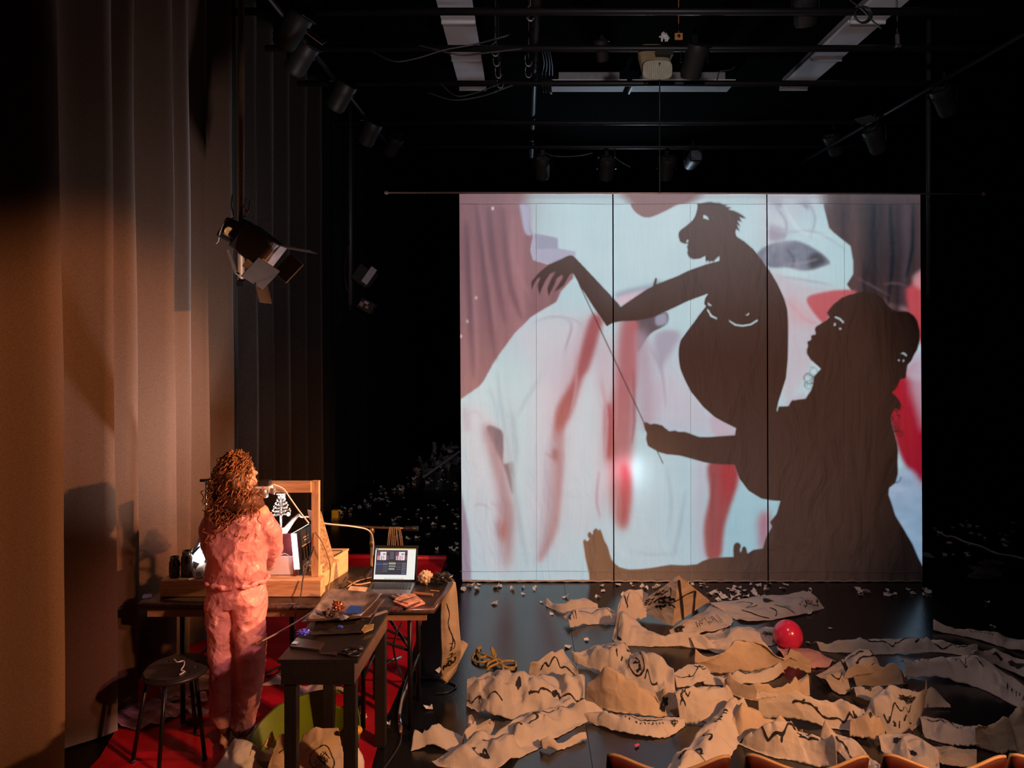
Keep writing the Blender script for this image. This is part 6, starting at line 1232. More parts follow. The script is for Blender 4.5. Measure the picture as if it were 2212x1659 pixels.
ribbon('paper strip slanting from lower left, with a long curly black line', [((932, 1640), (944, 1652)), ((994, 1606, .05), (1057, 1662)), ((1057, 1580, .06), (1130, 1630)), ((1103, 1556, .07), (1200, 1592)), ((1171, 1530, .08), (1262, 1560)), ((1235, 1524, .06), (1310, 1540, .03))], 2, cru=.035, ink=[('s', .013, [(.24, .3), (.2, .45), (.22, .6), (.27, .45), (.25, .7)]), ('blot', .235, .6, .03, .12, 9, .02), ('s', .012, [(.3, .25), (.33, .4), (.38, .55), (.42, .5), (.43, .3), (.46, .25), (.48, .2)]), ('s', .012, [(.52, .5), (.53, .3), (.57, .2), (.56, .35), (.6, .45), (.66, .4), (.67, .15), (.7, .25), (.72, .1), (.75, .2), (.85, .25), (.95, .2)]), ('blot', .71, .18, .02, .1, 8, .008)])
ribbon('long flat paper strip along the open floor, faint writing at its right end', [((1236, 1532, .05), (1270, 1556)), ((1310, 1535, .05), (1335, 1580)), ((1390, 1545, .05), (1400, 1590)), ((1440, 1548, .05), (1445, 1588)), ((1478, 1545, .04), (1480, 1565))], 3, cru=.02, ink=[('wave', .3, .7, .45, .04, 10, .007), ('text', .32, .7, .6, .12, 10, .006), ('blot', .82, .5, .06, .25, 16, .004)])
ribbon('separate flat torn piece of paper lying furthest left on the floor', [((905, 1577, .02), (887, 1619)), ((945, 1571, .05), (930, 1613)), ((985, 1583, .03), (975, 1621)), ((1003, 1592, .02), (1000, 1612))], 4, cru=.035, nu=30)
ribbon('small crumpled paper piece with a ragged top beside the slanting strip', [((1012, 1552, .10), (1058, 1548, .10)), ((1010, 1565, .06), (1068, 1562, .06)), ((1004, 1590, .02), (1050, 1592, .02)), ((992, 1608), (1010, 1612))], 5, cru=.08, nu=34, nv=24)
ribbon('narrow curled paper shred right of the slanting strip', [((1165, 1612), (1172, 1620)), ((1195, 1606, .03), (1210, 1616)), ((1225, 1596, .03), (1235, 1608)), ((1262, 1582, .03), (1268, 1594))], 6, cru=.03, nu=34, nv=10)
ribbon('paper mound behind the wide left strip, dark ragged line across', [((1145, 1430, .12), (1138, 1455)), ((1180, 1418, .12), (1175, 1458)), ((1217, 1411, .12), (1215, 1460)), ((1248, 1440, .08), (1250, 1462))], 7, cru=.05, nu=34, ink=[('wave', .05, .9, .7, .08, 9, .012)])
ribbon('broad rolled paper strip with a scribbled face, left of the middle gap', [((1234, 1402, .11), (1238, 1420, .05)), ((1285, 1390, .11), (1300, 1452)), ((1340, 1392, .12), (1360, 1478)), ((1390, 1410, .10), (1420, 1495)), ((1450, 1450, .05), (1462, 1500))], 8, cru=.045, camber=.07, ink=[('face', .6, .62, .07, .16, .008), ('wave', .3, .6, .3, .05, 6, .006), ('s', .01, [(.06, .15), (.09, .2)]), ('text', .35, .5, .5, .1, 3, .01), ('s', .008, [(.66, .8), (.7, .7), (.72, .85), (.78, .8)])])
ribbon('brown tinted bulging paper hump in the heap, below the scribbled face', [((1275, 1475, .10), (1262, 1512)), ((1310, 1462, .16), (1310, 1530)), ((1360, 1462, .17), (1370, 1540)), ((1420, 1482, .13), (1430, 1545)), ((1470, 1500, .08), (1475, 1540))], 9, mat=m_paper2, cru=.04, camber=.1, ink=[('blot', .78, .7, .05, .12, 14, .008), ('s', .01, [(.7, .3), (.74, .55)])])
ribbon('pale curled paper furthest back at the left, below the screen foot', [((1180, 1290, .05), (1178, 1306)), ((1210, 1302, .05), (1215, 1322)), ((1262, 1292, .08), (1262, 1320)), ((1290, 1308, .03), (1292, 1318))], 10, cru=.03, nu=34)
ribbon('paper strip with a hatched dark corner, left of the paper tent', [((1216, 1330, .05), (1232, 1358)), ((1250, 1310, .09), (1262, 1348)), ((1300, 1312, .08), (1300, 1346)), ((1345, 1325, .05), (1340, 1344))], 11, cru=.03, nu=40, ink=[('text', .05, .22, .55, .5, 7, .009), ('s', .008, [(.3, .25), (.45, .4), (.52, .38), (.6, .2), (.75, .28), (.95, .3)])])
ribbon('tall crumpled paper flap standing against the left of the tent', [((1336, 1298, .18), (1326, 1348)), ((1352, 1278, .24), (1350, 1345, .03)), ((1384, 1266, .26), (1376, 1338, .05)), ((1400, 1285, .18), (1396, 1328, .06))], 12, cru=.06, nu=30, ink=[('s', .012, [(.3, .3), (.36, .6)]), ('s', .012, [(.45, .35), (.38, .55), (.4, .7)])])
ribbon('looped paper band sweeping around the front of the tent', [((1345, 1318, .15), (1322, 1378)), ((1366, 1332, .13), (1340, 1390)), ((1415, 1362, .08), (1400, 1394)), ((1480, 1372, .06), (1480, 1396)), ((1545, 1384, .04), (1555, 1410)), ((1580, 1402, .02), (1588, 1424))], 13, cru=.03, camber=.05, ink=[('s', .014, [(.1, .15), (.08, .5), (.12, .8), (.2, .9)])])
ribbon('flat paper with dense black scribble on the floor right of the tent', [((1445, 1362), (1450, 1374)), ((1480, 1340, .02), (1500, 1370)), ((1520, 1318, .02), (1560, 1356)), ((1545, 1300, .03), (1582, 1346)), ((1560, 1302, .03), (1580, 1330))], 14, cru=.015, camber=.015, nu=50, ink=[('blot', .12, .55, .07, .3, 22, .013), ('text', .3, .6, .6, .4, 12, .004), ('s', .006, [(.62, .1), (.78, .15), (.9, .4)]), ('s', .006, [(.66, .1), (.8, .3), (.86, .6)]), ('blot', .84, .4, .06, .25, 12, .005)])
ribbon('long curved paper sheet with large drawings, furthest back on the right', [((1520, 1302, .06), (1560, 1318)), ((1570, 1298, .04), (1608, 1342)), ((1640, 1288, .05), (1690, 1334)), ((1700, 1282, .07), (1745, 1324)), ((1735, 1272, .1), (1782, 1312))], 15, cru=.015, camber=.02, nu=60, ink=[('s', .008, [(.3, .2), (.36, .15), (.4, .3), (.34, .45), (.42, .4)]), ('s', .012, [(.3, .5), (.36, .75), (.42, .95)]), ('blot', .52, .3, .05, .18, 26, .016), ('s', .01, [(.48, .6), (.5, .75), (.47, .9)]), ('s', .009, [(.52, .6), (.58, .8), (.62, .95)]), ('s', .007, [(.6, .6), (.63, .75)]), ('wave', .76, .97, .78, .05, 12, .016), ('text', .72, .9, .66, .1, 5, .007)])
ribbon('grey-pink flat paper strip left of the red balloon', [((1480, 1378, .05), (1500, 1402)), ((1545, 1360, .05), (1575, 1405)), ((1610, 1352, .05), (1640, 1396)), ((1680, 1352, .03), (1690, 1388))], 16, cru=.025, ink=[('blot', .82, .6, .08, .2, 20, .005), ('s', .01, [(.4, .1), (.5, .05), (.6, .15)])])
ribbon('arched orange-lit paper bridge over the middle of the heap', [((1500, 1434, .06), (1505, 1446)), ((1555, 1405, .16), (1560, 1446, .03)), ((1600, 1376, .22), (1620, 1446, .03)), ((1650, 1392, .2), (1670, 1440, .04)), ((1705, 1418, .12), (1715, 1442, .04)), ((1752, 1440, .04), (1752, 1452))], 17, mat=m_paper2, cru=.035, camber=.08, ink=[('blot', .4, .25, .04, .1, 14, .012), ('text', .62, .8, .4, .12, 4, .012)])
ribbon('white torn paper with a zigzag line in a hollow of the heap', [((1452, 1452, .07), (1462, 1486)), ((1490, 1434, .08), (1500, 1478)), ((1522, 1436, .08), (1540, 1470))], 18, cru=.03, nu=34, ink=[('wave', .1, .9, .5, .1, 9, .009), ('s', .009, [(.6, .2), (.7, .4), (.85, .3)])])
ribbon('shadowed grey paper trough under the arched bridge', [((1515, 1450, .04), (1520, 1475)), ((1570, 1455, .04), (1590, 1480)), ((1640, 1446, .05), (1660, 1470)), ((1690, 1432, .06), (1695, 1450))], 19, cru=.03, nu=40, ink=[('wave', .25, .8, .4, .1, 9, .008)])
ribbon('tan paper strip reaching right beneath the arched bridge', [((1570, 1462, .08), (1560, 1490)), ((1620, 1478, .09), (1625, 1510)), ((1690, 1478, .09), (1690, 1512)), ((1745, 1455, .08), (1750, 1500))], 20, mat=m_paper2, cru=.04, camber=.05)
ribbon('knotted paper bundle with small drawings at the centre of the heap', [((1450, 1510, .12), (1470, 1560)), ((1490, 1484, .18), (1500, 1560)), ((1550, 1478, .17), (1560, 1555)), ((1600, 1500, .12), (1600, 1530))], 21, cru=.06, camber=.09, ink=[('s', .01, [(.12, .35), (.2, .3), (.22, .5), (.12, .6), (.2, .75)]), ('wave', .08, .3, .65, .1, 6, .009), ('s', .01, [(.55, .2), (.6, .05), (.68, .08), (.7, .25)])])
ribbon('orange-lit paper strip with painted signs running down to the first chair', [((1595, 1502, .14), (1615, 1518, .1)), ((1550, 1535, .1), (1610, 1560, .05)), ((1505, 1585, .06), (1592, 1610)), ((1450, 1640, .05), (1560, 1650)), ((1420, 1685, .04), (1510, 1690))], 22, cru=.035, camber=.05, ink=[('text', .25, .45, .35, .16, 6, .012), ('s', .013, [(.5, .3), (.55, .28), (.54, .45), (.6, .5)]), ('s', .012, [(.62, .25), (.66, .45), (.72, .5), (.7, .3), (.64, .25)]), ('s', .012, [(.7, .55), (.76, .5), (.78, .7)]), ('blot', .8, .3, .03, .1, 7, .01)])
ribbon('thick rolled pinkish paper with a zigzag line, right of the centre knot', [((1632, 1510, .14), (1640, 1552)), ((1680, 1500, .16), (1690, 1548, .03)), ((1750, 1502, .16), (1760, 1558, .03)), ((1815, 1508, .15), (1830, 1575)), ((1862, 1530, .1), (1875, 1585))], 23, cru=.045, camber=.08, ink=[('wave', .35, .85, .7, .08, 9, .012), ('blot', .86, .6, .04, .1, 12, .014), ('s', .014, [(.03, .4), (.06, .7), (.12, .9)])])
ribbon('crumpled paper with dark gashes in front of the second chair back', [((1600, 1588, .05), (1590, 1602)), ((1650, 1568, .12), (1660, 1630)), ((1710, 1560, .14), (1725, 1642)), ((1770, 1590, .1), (1785, 1660)), ((1800, 1630, .05), (1810, 1680))], 24, cru=.06, camber=.08, ink=[('wave', .2, .7, .6, .1, 8, .013), ('blot', .5, .3, .05, .1, 8, .012), ('s', .02, [(.55, .2), (.7, .35), (.85, .4)])])
ribbon('square orange-lit paper with a ring mark, right of the arched bridge', [((1762, 1456, .05), (1800, 1490)), ((1790, 1440, .06), (1818, 1498)), ((1815, 1428, .06), (1838, 1492))], 25, mat=m_paper2, cru=.02, nu=30, ink=[('s', .012, [(.4, .4), (.5, .55), (.65, .6), (.8, .5)])])
ribbon('paper tinted pink beneath the red balloon', [((1670, 1398, .03), (1700, 1425)), ((1700, 1400, .05), (1740, 1440)), ((1750, 1402, .05), (1775, 1440)), ((1805, 1424, .04), (1790, 1440))], 26, mat=M('paper_pink', (.72, .40, .38), .75, vary=.2, scale=5, trans=.25), cru=.02, nu=40)
ribbon('dim torn strip furthest right, narrow tail pointing to the screen corner', [((2016, 1336, .06), (2016, 1362)), ((2045, 1352, .05), (2075, 1370)), ((2110, 1360, .05), (2140, 1388)), ((2170, 1370, .05), (2190, 1402)), ((2260, 1390, .05), (2260, 1415))], 27, cru=.025, ink=[('text', .3, .6, .5, .2, 8, .006)])
ribbon('long dim strip with black curls running right of the balloon', [((1755, 1388, .03), (1775, 1404)), ((1835, 1386, .06), (1860, 1412)), ((1925, 1377, .07), (1935, 1410)), ((2020, 1379, .07), (2020, 1406)), ((2080, 1395, .05), (2085, 1414)), ((2112, 1402, .03), (2112, 1412))], 28, cru=.03, camber=.04, ink=[('wave', .2, .45, .4, .15, 9, .01), ('s', .012, [(.42, .3), (.48, .1), (.52, .3), (.5, .6)]), ('wave', .6, .85, .45, .12, 6, .01)])
ribbon('bright crumpled paper with thick black squiggle right of the balloon', [((1818, 1412, .1), (1835, 1462)), ((1850, 1400, .14), (1860, 1470)), ((1890, 1408, .12), (1890, 1466)), ((1903, 1440, .05), (1896, 1460))], 29, cru=.05, camber=.06, nu=40, ink=[('s', .016, [(.15, .2), (.2, .1), (.3, .25), (.36, .15), (.45, .2)]), ('s', .018, [(.25, .8), (.35, .55), (.55, .5), (.62, .35), (.55, .2)]), ('s', .014, [(.5, .85), (.65, .75), (.8, .8)])])
ribbon('orange rolled paper tube below the squiggle paper', [((1820, 1462, .06), (1850, 1480)), ((1880, 1452, .1), (1890, 1480)), ((1935, 1430, .13), (1945, 1474)), ((1955, 1455, .1), (1962, 1472))], 30, mat=m_paper2, cru=.03, camber=.08, nu=40)
ribbon('long dim paper strip curving down at the right edge, faint lettering', [((1945, 1428, .09), (1958, 1460)), ((2015, 1422, .1), (2030, 1466)), ((2090, 1414, .12), (2110, 1482)), ((2160, 1440, .1), (2160, 1505)), ((2230, 1490, .06), (2215, 1535))], 31, cru=.035, camber=.05, ink=[('text', .1, .3, .4, .15, 7, .007), ('wave', .38, .5, .3, .15, 6, .01), ('s', .01, [(.5, .1), (.55, .3), (.6, .45)]), ('text', .8, .95, .5, .3, 5, .006)])
ribbon('dim blotched paper behind at the right edge, black smears along it', [((2098, 1412, .08), (2110, 1425)), ((2140, 1399, .12), (2165, 1440)), ((2190, 1415, .1), (2215, 1465)), ((2260, 1440, .08), (2270, 1490))], 32, cru=.04, nu=40, ink=[('blot', .35, .5, .1, .2, 14, .02), ('blot', .6, .6, .12, .2, 16, .02)])
ribbon('puffed crumpled paper with pencil scrawl, before the third chair', [((1870, 1530, .08), (1850, 1572)), ((1900, 1490, .18), (1900, 1582)), ((1950, 1484, .2), (1955, 1584)), ((1990, 1500, .15), (1985, 1560)), ((2003, 1500, .12), (1998, 1520, .06))], 33, cru=.06, camber=.08, ink=[('blot', .55, .3, .12, .14, 24, .005), ('wave', .3, .6, .65, .1, 7, .008), ('text', .3, .6, .85, .1, 5, .007)])
ribbon('smooth card with a sharp corner lying right of the puffed paper', [((1995, 1500, .06), (1990, 1527)), ((2012, 1484, .1), (2020, 1527)), ((2030, 1500, .05), (2040, 1527)), ((2050, 1522), (2054, 1528))], 34, mat=m_paper2, cru=.004, camber=.01, nu=30)
ribbon('dim wrinkled strip lower right, leading to the rolled bundle', [((1984, 1538, .06), (1998, 1590)), ((2040, 1550, .06), (2045, 1604)), ((2085, 1566, .06), (2085, 1610)), ((2115, 1576, .07), (2120, 1612))], 35, cru=.045, camber=.05, ink=[('wave', .1, .5, .35, .1, 7, .009), ('text', .5, .8, .5, .2, 5, .006)])
ribbon('dim rolled paper bundle at the lower right edge', [((2105, 1572, .12), (2108, 1610)), ((2140, 1560, .16), (2150, 1622)), ((2180, 1540, .18), (2190, 1628)), ((2260, 1500, .15), (2260, 1620))], 36, mat=m_paper2, cru=.05, camber=.08)
ribbon('curled paper with dark smudges behind the third chair back', [((1895, 1585, .05), (1905, 1620)), ((1940, 1580, .08), (1950, 1645)), ((1985, 1590, .08), (2000, 1668)), ((2025, 1625, .05), (2030, 1672))], 37, cru=.04, camber=.05, ink=[('blot', .3, .3, .1, .12, 10, .012), ('blot', .5, .7, .08, .14, 14, .012)])
ribbon('pinkish paper strip slipping down between second and third chair', [((1790, 1575, .08), (1770, 1600)), ((1840, 1590, .08), (1815, 1625)), ((1880, 1630, .06), (1845, 1665)), ((1920, 1680, .05), (1890, 1700))], 38, cru=.04, ink=[('wave', .2, .7, .6, .1, 8, .012)])
ribbon('dull paper lying furthest down between third chair and rolled bundle', [((2010, 1602, .03), (2030, 1650)), ((2060, 1610, .04), (2070, 1660)), ((2110, 1618, .03), (2110, 1665))], 39, mat=m_paper2, cru=.04, nu=30)
ribbon('tan paper stretch filling the heap between knot and pinkish roll', [((1560, 1555, .05), (1575, 1600)), ((1610, 1530, .08), (1640, 1590)), ((1650, 1545, .08), (1690, 1592)), ((1720, 1560, .05), (1740, 1600))], 40, mat=m_paper2, cru=.05, camber=.06)
ribbon('tan paper stretch between the puffed paper and the pinkish roll', [((1840, 1555, .06), (1835, 1590)), ((1880, 1555, .08), (1880, 1600)), ((1930, 1575, .06), (1930, 1605)), ((1975, 1585, .04), (1975, 1610))], 41, mat=m_paper2, cru=.04, camber=.05, ink=[('text', .2, .8, .5, .3, 6, .009)])
ribbon('dark-lined paper in the hollow right of the orange square', [((1838, 1480, .05), (1850, 1512)), ((1870, 1476, .08), (1880, 1515)), ((1905, 1482, .06), (1910, 1505))], 42, cru=.04, nu=30, ink=[('blot', .5, .5, .2, .2, 14, .006)])
# paper tent with painted strokes
t = thing('paper_tent', 'stiff folded paper standing like a tent, thick black strokes on its side tinted orange-lit', 'paper', PZ(1450, 1350, 0))
ap = PX(1466, 1241, 5.55); fl_, fr_, bl_ = PZ(1452, 1352, .0), PZ(1534, 1298, .16), PZ(1366, 1314, .05); ap = PZ(1466, 1243, .48)
bk = PZ(1385, 1285, .22)
def tri3(a, b, c, nm, mat, d=12):
    mb = MB(); vs = []; idx = {}
    for i in range(d+1):
        for j in range(d+1-i):
            p = a*(1-(i+j)/d)+b*(i/d)+c*(j/d); p = p+Vector((0, 0, .006*noise.noise(p*9))); idx[i, j] = len(vs); vs.append(p)
    fs = []
    for i in range(d):
        for j in range(d-i):
            fs.append((idx[i, j], idx[i+1, j], idx[i, j+1]))
            if i+j < d-1: fs.append((idx[i+1, j], idx[i+1, j+1], idx[i, j+1]))
    o = mb.add(vs, fs).build(nm, mat, t); md = o.modifiers.new('thickness', 'SOLIDIFY'); md.thickness = .002; return o
tri3(ap, fl_, fr_, 'right_face', m_paper2); tri3(ap, bl_, fl_, 'left_face', m_whitepaper); tri3(ap, PZ(1500, 1300, 0), fr_, 'back_flap', m_paper2)  # one paper, faces coloured apart for orange light right, white light left
def tface(a, b, c, u_, v_, n_=None):
    p = a*(1-u_-v_)+b*u_+c*v_; nn = (b-a).cross(c-a).normalized(); nn = nn if nn.dot(Vector((0, 0, H))-a) > 0 else -nn; return p+nn*.012
def px2tri(a, b, c, x, y):  # bring a seen point onto the face
    o_ = Vector((0, 0, H)); d_ = PX(x, y, 1.0)-o_; nn = (b-a).cross(c-a); k = nn.dot(a-o_)/nn.dot(d_); return o_+d_*k
def tstroke(mb, tri_, px, wd):
    nn = (tri_[1]-tri_[0]).cross(tri_[2]-tri_[0]).normalized(); nn = nn if nn.dot(Vector((0, 0, H))-tri_[0]) > 0 else -nn
    P = [px2tri(*tri_, x, y)+nn*.007 for x, y in px]; P = smoothpts(P, 5) if len(P) > 2 else [P[0]*(1-q/6)+P[1]*q/6 for q in range(7)]; L_ = []
    for q, p in enumerate(P):
        d_ = (P[min(q+1, len(P)-1)]-P[max(q-1, 0)]).normalized(); s_ = d_.cross(nn)*wd*(.5+.12*math.sin(q*1.1)); L_ += [p+s_, p-s_]
    mb.add(L_, [(2*q, 2*q+1, 2*q+3, 2*q+2) for q in range(len(P)-1)])
mb = MB(); RT = (ap, fl_, fr_); LT = (ap, bl_, fl_)
tstroke(mb, RT, [(1465, 1252), (1470, 1285), (1475, 1337)], .02); tstroke(mb, RT, [(1501, 1276), (1499, 1300), (1496, 1330)], .018); tstroke(mb, RT, [(1441, 1304), (1466, 1294), (1480, 1284), (1501, 1275)], .015)
tstroke(mb, RT, [(1447, 1268), (1448, 1282), (1443, 1292), (1448, 1298)], .01)
mb.build('painted_strokes', m_ink, t)
mb = MB(); rnd = random.Random(3)
for k in range(16):
    x, y = 1378+rnd.uniform(0, 60), 0; y = 1312-(x-1378)*.62+rnd.uniform(-4, 12); tstroke(mb, LT, [(x, y), (x+rnd.uniform(5, 10), y-rnd.uniform(3, 7))], .009)
for k in range(12):
    x = 1415+rnd.uniform(0, 34); y = 1306-(x-1415)*.25+rnd.uniform(-14, 8); tstroke(mb, LT, [(x, y), (x+8, y+rnd.uniform(-5, 5)), (x+14, y+rnd.uniform(-3, 6))], .016)
mb.build('painted_dabs', m_ink, t)
# hanging strip at the corner of the laptop table
hpairs = [(PX(965, 1250, 4.27), PX(984, 1258, 4.27)), (PX(953, 1300, 4.22), PX(988, 1290, 4.24)), (PX(952, 1360, 4.2), PX(992, 1350, 4.22)), (PX(954, 1410, 4.2), PX(996, 1400, 4.22)), (PX(953, 1450, 4.24), PX(994, 1420, 4.3)), (PX(962, 1478, 4.33), PX(985, 1450, 4.42))]
hung = ribbon('orange-lit paper strip with handwriting hanging from the laptop table to the floor', hpairs, 50, mat=m_paper2, nu=60, nv=16, cru=.012, camber=.012, hang=Vector((.1, -1, .05)).normalized(), group=None, cat='paper strip', name='hanging_paper',
       ink=[('s', .006, [(.22, .35), (.3, .5), (.36, .42), (.42, .5), (.46, .58), (.52, .6), (.56, .5)]), ('s', .006, [(.42, .5), (.48, .62), (.54, .7), (.58, .6), (.56, .45)]), ('text', .52, .6, .5, .2, 3, .007), ('s', .009, [(.64, .4), (.62, .55), (.66, .5)]), ('s', .009, [(.66, .6), (.64, .72)]), ('text', .66, .72, .45, .3, 3, .009),
            ('s', .013, [(.8, .12), (.74, .16), (.78, .28), (.73, .32)]), ('s', .013, [(.79, .4), (.74, .36), (.72, .46), (.77, .52), (.8, .44)]), ('s', .013, [(.75, .56), (.79, .6), (.77, .7), (.72, .72), (.7, .64)])])
P = [PX(954, 1462, 4.24), PX(962, 1482, 4.3), PX(1006, 1392, 4.42), PX(1002, 1385, 4.42)]
MB().tube([PX(958, 1470, 4.27), PX(980, 1432, 4.34), PX(1003, 1388, 4.42)], .03, 10).build('rolled_end', m_paper2, hung, smooth=True)
# balloon
b = PZ(1702, 1404, 0); r_ = 31/F*b.y
t = thing('balloon', 'glossy crimson balloon resting between the paper strips and the dark floor', 'balloon', b)
prof = [(math.sin(math.pi*k/20)*r_*(1-.06*(k/20-.5)), (1-math.cos(math.pi*k/20))*r_*1.03) for k in range(21)]; prof[0] = (.002, 0); prof[-1] = (.004, prof[-1][1])
MB().lathe(b, prof, 32).build('skin', M('balloon_red', (.75, .03, .11), .22, vary=.05, coat=.4), t, smooth=True)
kn = b+Vector((-.02, -.06, .012)); MB().lathe(kn, [(.012, 0), (.005, .012), (.008, .02)], 10, R(80, 0, 20)).build('knot', M('balloon_knot', (.4, .01, .04), .4), t)
# sheets on the red floor by the bag
ribbon('large white paper sheet spread in front of the person at the bottom edge', [((425, 1690, .03), (520, 1720)), ((470, 1648, .05), (590, 1690)), ((504, 1600, .10), (600, 1660, .05)), ((540, 1622, .06), (640, 1650, .05)), ((590, 1610, .05), (650, 1630, .05))], 60, mat=m_whitepaper, cru=.022, camber=.02, group=None, name='paper_sheet', cat='paper')
ribbon('brownish folded paper leaning in the front of the green bag', [((575, 1665, .1), (640, 1670, .1)), ((590, 1622, .16), (645, 1630, .14)), ((604, 1586, .24), (650, 1612, .18))], 61, mat=m_paper2, nu=30, cru=.03, group=None, name='paper_sheet', cat='paper', ink=[('s', .006, [(.4, .3), (.5, .5), (.45, .6)])])
ribbon('tan paper with an ink medallion stuffed in the bag between the desk legs', [((636, 1690, .1), (745, 1690, .1)), ((640, 1630, .16), (742, 1630, .16)), ((655, 1584, .22), (730, 1564, .26))], 62, mat=m_paper2, nu=36, nv=30, cru=.02, group=None, name='paper_sheet', cat='paper', ink=[('face', .35, .55, .22, .25, .006), ('blot', .35, .55, .12, .16, 16, .004)])
ribbon('small yellowish paper corner poking from the green bag at the left', [((563, 1622, .14), (580, 1618, .14)), ((572, 1600, .18), (592, 1600, .17)), ((584, 1586, .2), (592, 1590, .2))], 63, mat=M('paper_yellow', (.75, .68, .3), .7, trans=.2), nu=16, nv=8, cru=.008, group=None, name='paper_sheet', cat='paper')
# crumpled film heap at the curtain by the screen
rnd = random.Random(77); c = PZ(965, 1012, 0); mb = MB()
for k in range(90):
    u_ = rnd.random(); q = PZ(905+88*u_, 1022-18*u_, 0)+Vector((rnd.uniform(-.2, .2), rnd.uniform(-.3, .3), abs(rnd.gauss(.02, .16))*(.4+u_))); a = rnd.uniform(.03, .12)
    e1, e2 = Vector((rnd.gauss(0, 1), rnd.gauss(0, 1), rnd.gauss(0, 1))).normalized()*a, Vector((rnd.gauss(0, 1), rnd.gauss(0, 1), rnd.gauss(0, 1))).normalized()*a
    q.z = max(q.z, .08); mb.add([q-e1, q+e2*.6, q+e1, q-e2*.7+Vector((0, 0, .02))], [(0, 1, 2), (0, 2, 3)])
tag(mb.build('plastic_film', M('clear_film', (.30, .30, .34), .12, .1, vary=.6, scale=20)), 'heap of glinting crumpled plastic film by the screen edge', 'film', None, 'stuff')
tag(MB().tube([PZ(915, 1030, .1), PZ(992, 975, .3)], .02, 6).build('film_roll', M('film_roll', (.35, .36, .42), .3)), 'thin pale roll sticking up from the plastic film heap', 'roll')
q = PZ(724, 1122, .0); t = thing('yellow_block', 'small yellow block on the dark floor beyond the stand post', 'block', q); MB().box(q+Vector((0, 0, .06)), (.075, .06, .11), bev=.006).build('upper', M('block_yellow', (.6, .42, .03), .5), t); MB().box(q+Vector((.005, -.01, .012)), (.085, .07, .024)).build('foot', M('block_brown', (.2, .13, .03), .5), t)
# white cord and foil at the right
cable('thin white cord running over the dark floor at the far right', [fz(2032, 1151, .006), fz(2045, 1158, .006), fz(2060, 1159, .006), fz(2085, 1170, .006), fz(2120, 1180, .006), fz(2150, 1194, .006), fz(2190, 1201, .006), fz(2230, 1212, .006)], .006, m_whitepaper, 'floor_cable')
sheet('grey_film', [(2088, 1253), (2105, 1240), (2085, 1225), (2125, 1234), (2108, 1222), (2140, 1215), (2175, 1223), (2150, 1228), (2176, 1237), (2155, 1240), (2168, 1250), (2150, 1258), (2110, 1258)], .012, M('grey_film', (.22, .24, .26), .5, vary=.3), 7, .02, .05, 'grey crumpled film on the dark floor at the far right', 'film')
sheet('card_flap', [(1985, 1197), (2006, 1199), (2022, 1211), (1990, 1206)], .02, M('flap_teal', (.3, .4, .42), .6), 3, .004, .05, 'bluish card lying behind the right screen corner', 'card')
# torn scraps
rnd = random.Random(5); protos = []
for k in range(9):
    n_ = rnd.choice((4, 5, 5, 6)); a0 = rnd.uniform(0, 6); ring = []
    for q in range(n_): a = a0+2*math.pi*q/n_+rnd.uniform(-.3, .3); r_ = rnd.uniform(.017, .034); ring.append(Vector((r_*math.cos(a), r_*math.sin(a)*.8, abs(rnd.gauss(.004, .007)))))
    c0 = Vector((0, 0, rnd.uniform(.0, .008))); lo = min([v.z for v in ring]+[c0.z]); ring = [v-Vector((0, 0, lo)) for v in ring]; c0.z -= lo
    mb = MB().add(ring+[c0]+[v+Vector((0, 0, .0012)) for v in ring]+[c0+Vector((0, 0, .0012))], [(q, n_, (q+1) % n_) for q in range(n_)]+[(n_+1+q, n_+1+(q+1) % n_, 2*n_+1) for q in range(n_)]+[(q, (q+1) % n_, n_+1+(q+1) % n_, n_+1+q) for q in range(n_)])
    o = mb.build('paper_scrap', m_scrap); protos.append(o)
used = set()
def scrap(px, py, label, group, sc=1.0):
    i = rnd.randrange(9); o = protos[i]
    if i in used: o = o.copy(); COL.objects.link(o)
    used.add(i); p = PZ(px, py, 0); o.location = (p.x, p.y, .0035); s_ = sc*rnd.uniform(.6, 1.3); o.scale = (s_, s_, s_*rnd.uniform(.7, 2)); o.rotation_euler = (0, 0, rnd.uniform(0, 6.28)); tag(o, label, 'paper scrap', group)
for k in range(66):  # along the curtain foot
    u_ = rnd.random(); x = 742+230*u_; scrap(x+rnd.gauss(0, 8), 1103-u_*100+rnd.gauss(0, 9)+rnd.random()*12, 'torn white scrap in the litter trail along the left curtain foot', 'scraps along the curtain foot', 1.15)
for k in range(62):
    x = 990-abs(rnd.gauss(0, 90)); y = rnd.uniform(1035, 1195); 
    if x < 700 or (790 < x < 920 and y > 1165): continue
    scrap(x, y, 'torn white scrap on the dark floor between boom stand and screen', 'scraps left of the screen', 1.05)
for k in range(86):  # thick litter below the screen foot
    scrap(min(1750, max(1290, rnd.gauss(1530, 110))), rnd.uniform(1262, 1302), 'torn white scrap in the thick litter below the screen foot', 'scraps below the screen foot', 1.1)
for x, y in ((1000, 1272), (1012, 1268), (1022, 1266), (1028, 1272), (1035, 1264), (1000, 1276), (1072, 1270), (1080, 1268), (1107, 1274), (1130, 1270), (1132, 1256), (1155, 1270), (1154, 1275), (1130, 1285), (1068, 1306), (1170, 1302), (1222, 1292), (1192, 1328), (1266, 1384), (1226, 1398), (1030, 1275)):
    scrap(x, y, 'torn white scrap on the shiny floor below the left screen panel', 'scraps below the left panel', 1.15)
for k in range(16): scrap(rnd.uniform(1845, 2010), rnd.uniform(1270, 1292), 'torn pinkish-lit scrap below the right screen panel', 'scraps below the right panel', 1.1)
for k in range(28): scrap(rnd.uniform(1998, 2190), rnd.uniform(1122, 1205), 'faint torn scrap on the dark floor right of the screen', 'scraps right of the screen', 1.1)
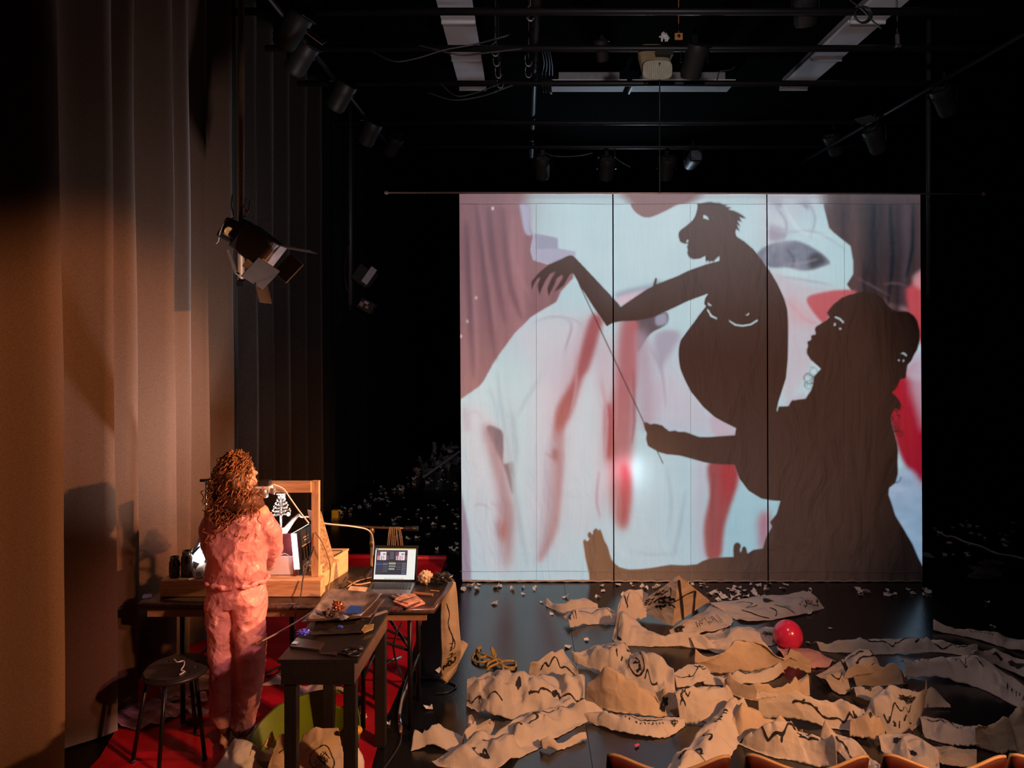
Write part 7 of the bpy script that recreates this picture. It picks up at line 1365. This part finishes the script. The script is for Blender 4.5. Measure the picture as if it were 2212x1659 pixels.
for x, y, lb in ((903, 1435, 'tan scrap beside the laptop table leg, nearer the table'), (946, 1452, 'tan scrap left of the hanging paper foot'), (926, 1532, 'white scrap alone on the bare floor below the laptop table'), (1792, 1358, 'small white scrap right of the balloon'), (1750, 1327, 'white scrap beneath the long sheet with drawings'), (2132, 1304, 'faint scrap alone on the right dark floor, nearer the screen'), (2145, 1355, 'faint scrap alone on the right dark floor, above the right strips'), (838, 1566, 'pinkish scrap beside the desk rear leg'), (1745, 1390, 'white scrap at the right of the pink paper')):
    scrap(x, y, lb, None, 1.0)
sheet('pink_petal', [(1370, 1613), (1378, 1609), (1382, 1612), (1374, 1618)], .006, M('petal_pink', (.8, .08, .22), .6), 3, .003, .02, 'tiny bright pink scrap on the floor behind the first chair', 'paper scrap')
# ------------------------------------------------------------------ chairs of the front row
m_chair = M('chair_maroon', (.06, .008, .006), .6, vary=.25, scale=14, spec=.2); m_chairedge = M('chair_edge_wood', (.36, .22, .11), .5)
def chair():
    t = thing('audience_chair', 'x', 'chair', (0, 0, 0), 'front row chairs')
    nu, nv = 22, 10; pts = []; top = lambda u_: .862-.042*math.sin(math.pi*min(1, max(0, (u_-.06)/.88)))**1.3-.006*u_
    for i in range(nu):
        u_ = i/(nu-1); x = -.204+.408*u_
        for j in range(nv): v_ = j/(nv-1); z = .5+(top(u_)-.5)*v_; pts.append(Vector((x, -.03+.10*(1-v_)-.025*math.cos((u_-.5)*3), z)))
    o = MB().grid(pts, nu, nv).build('backrest', m_chair, t, smooth=True, local=True); md = o.modifiers.new('thickness', 'SOLIDIFY'); md.thickness = .012
    edge = [pts[j]+Vector((-.0005, 0, 0)) for j in range(nv)]+[pts[i*nv+nv-1]+Vector((0, 0, .0005)) for i in range(1, nu)]+[pts[(nu-1)*nv+nv-1-j] for j in range(1, nv)]
    MB().tube(edge, .0062, 6).build('ply_edge', m_chairedge, t, smooth=True, local=True)
    MB().box((0, .28, .45), (.41, .42, .014), R(3, 0, 0), bev=.006).build('seat', m_chair, t, local=True)
    for sx_ in (-1, 1):
        MB().tube([(sx_*.19, .44, .44), (sx_*.2, .47, .0)], .011, 8).build('leg', m_steel, t, smooth=True, local=True); MB().tube([(sx_*.19, .03, .62), (sx_*.19, .08, .44), (sx_*.2, .0, .0)], .011, 8).build('leg', m_steel, t, smooth=True, local=True)
    return t
ch = chair(); cl = ['first maroon chair back from the left in the front row, before the painted strip', 'second maroon chair back of the front row, before the pinkish paper roll', 'third maroon chair back of the front row', 'fourth chair of the front row, only its edge at the right border']
for k, (x0, w_) in enumerate(((1312, 256), (1607, 258), (1900, 256), (2170, 256))):
    o = ch if k == 0 else dup(ch); o['label'] = cl[k]; o.location = ((x0+128-CX)/F*2.35, 2.35, 0)
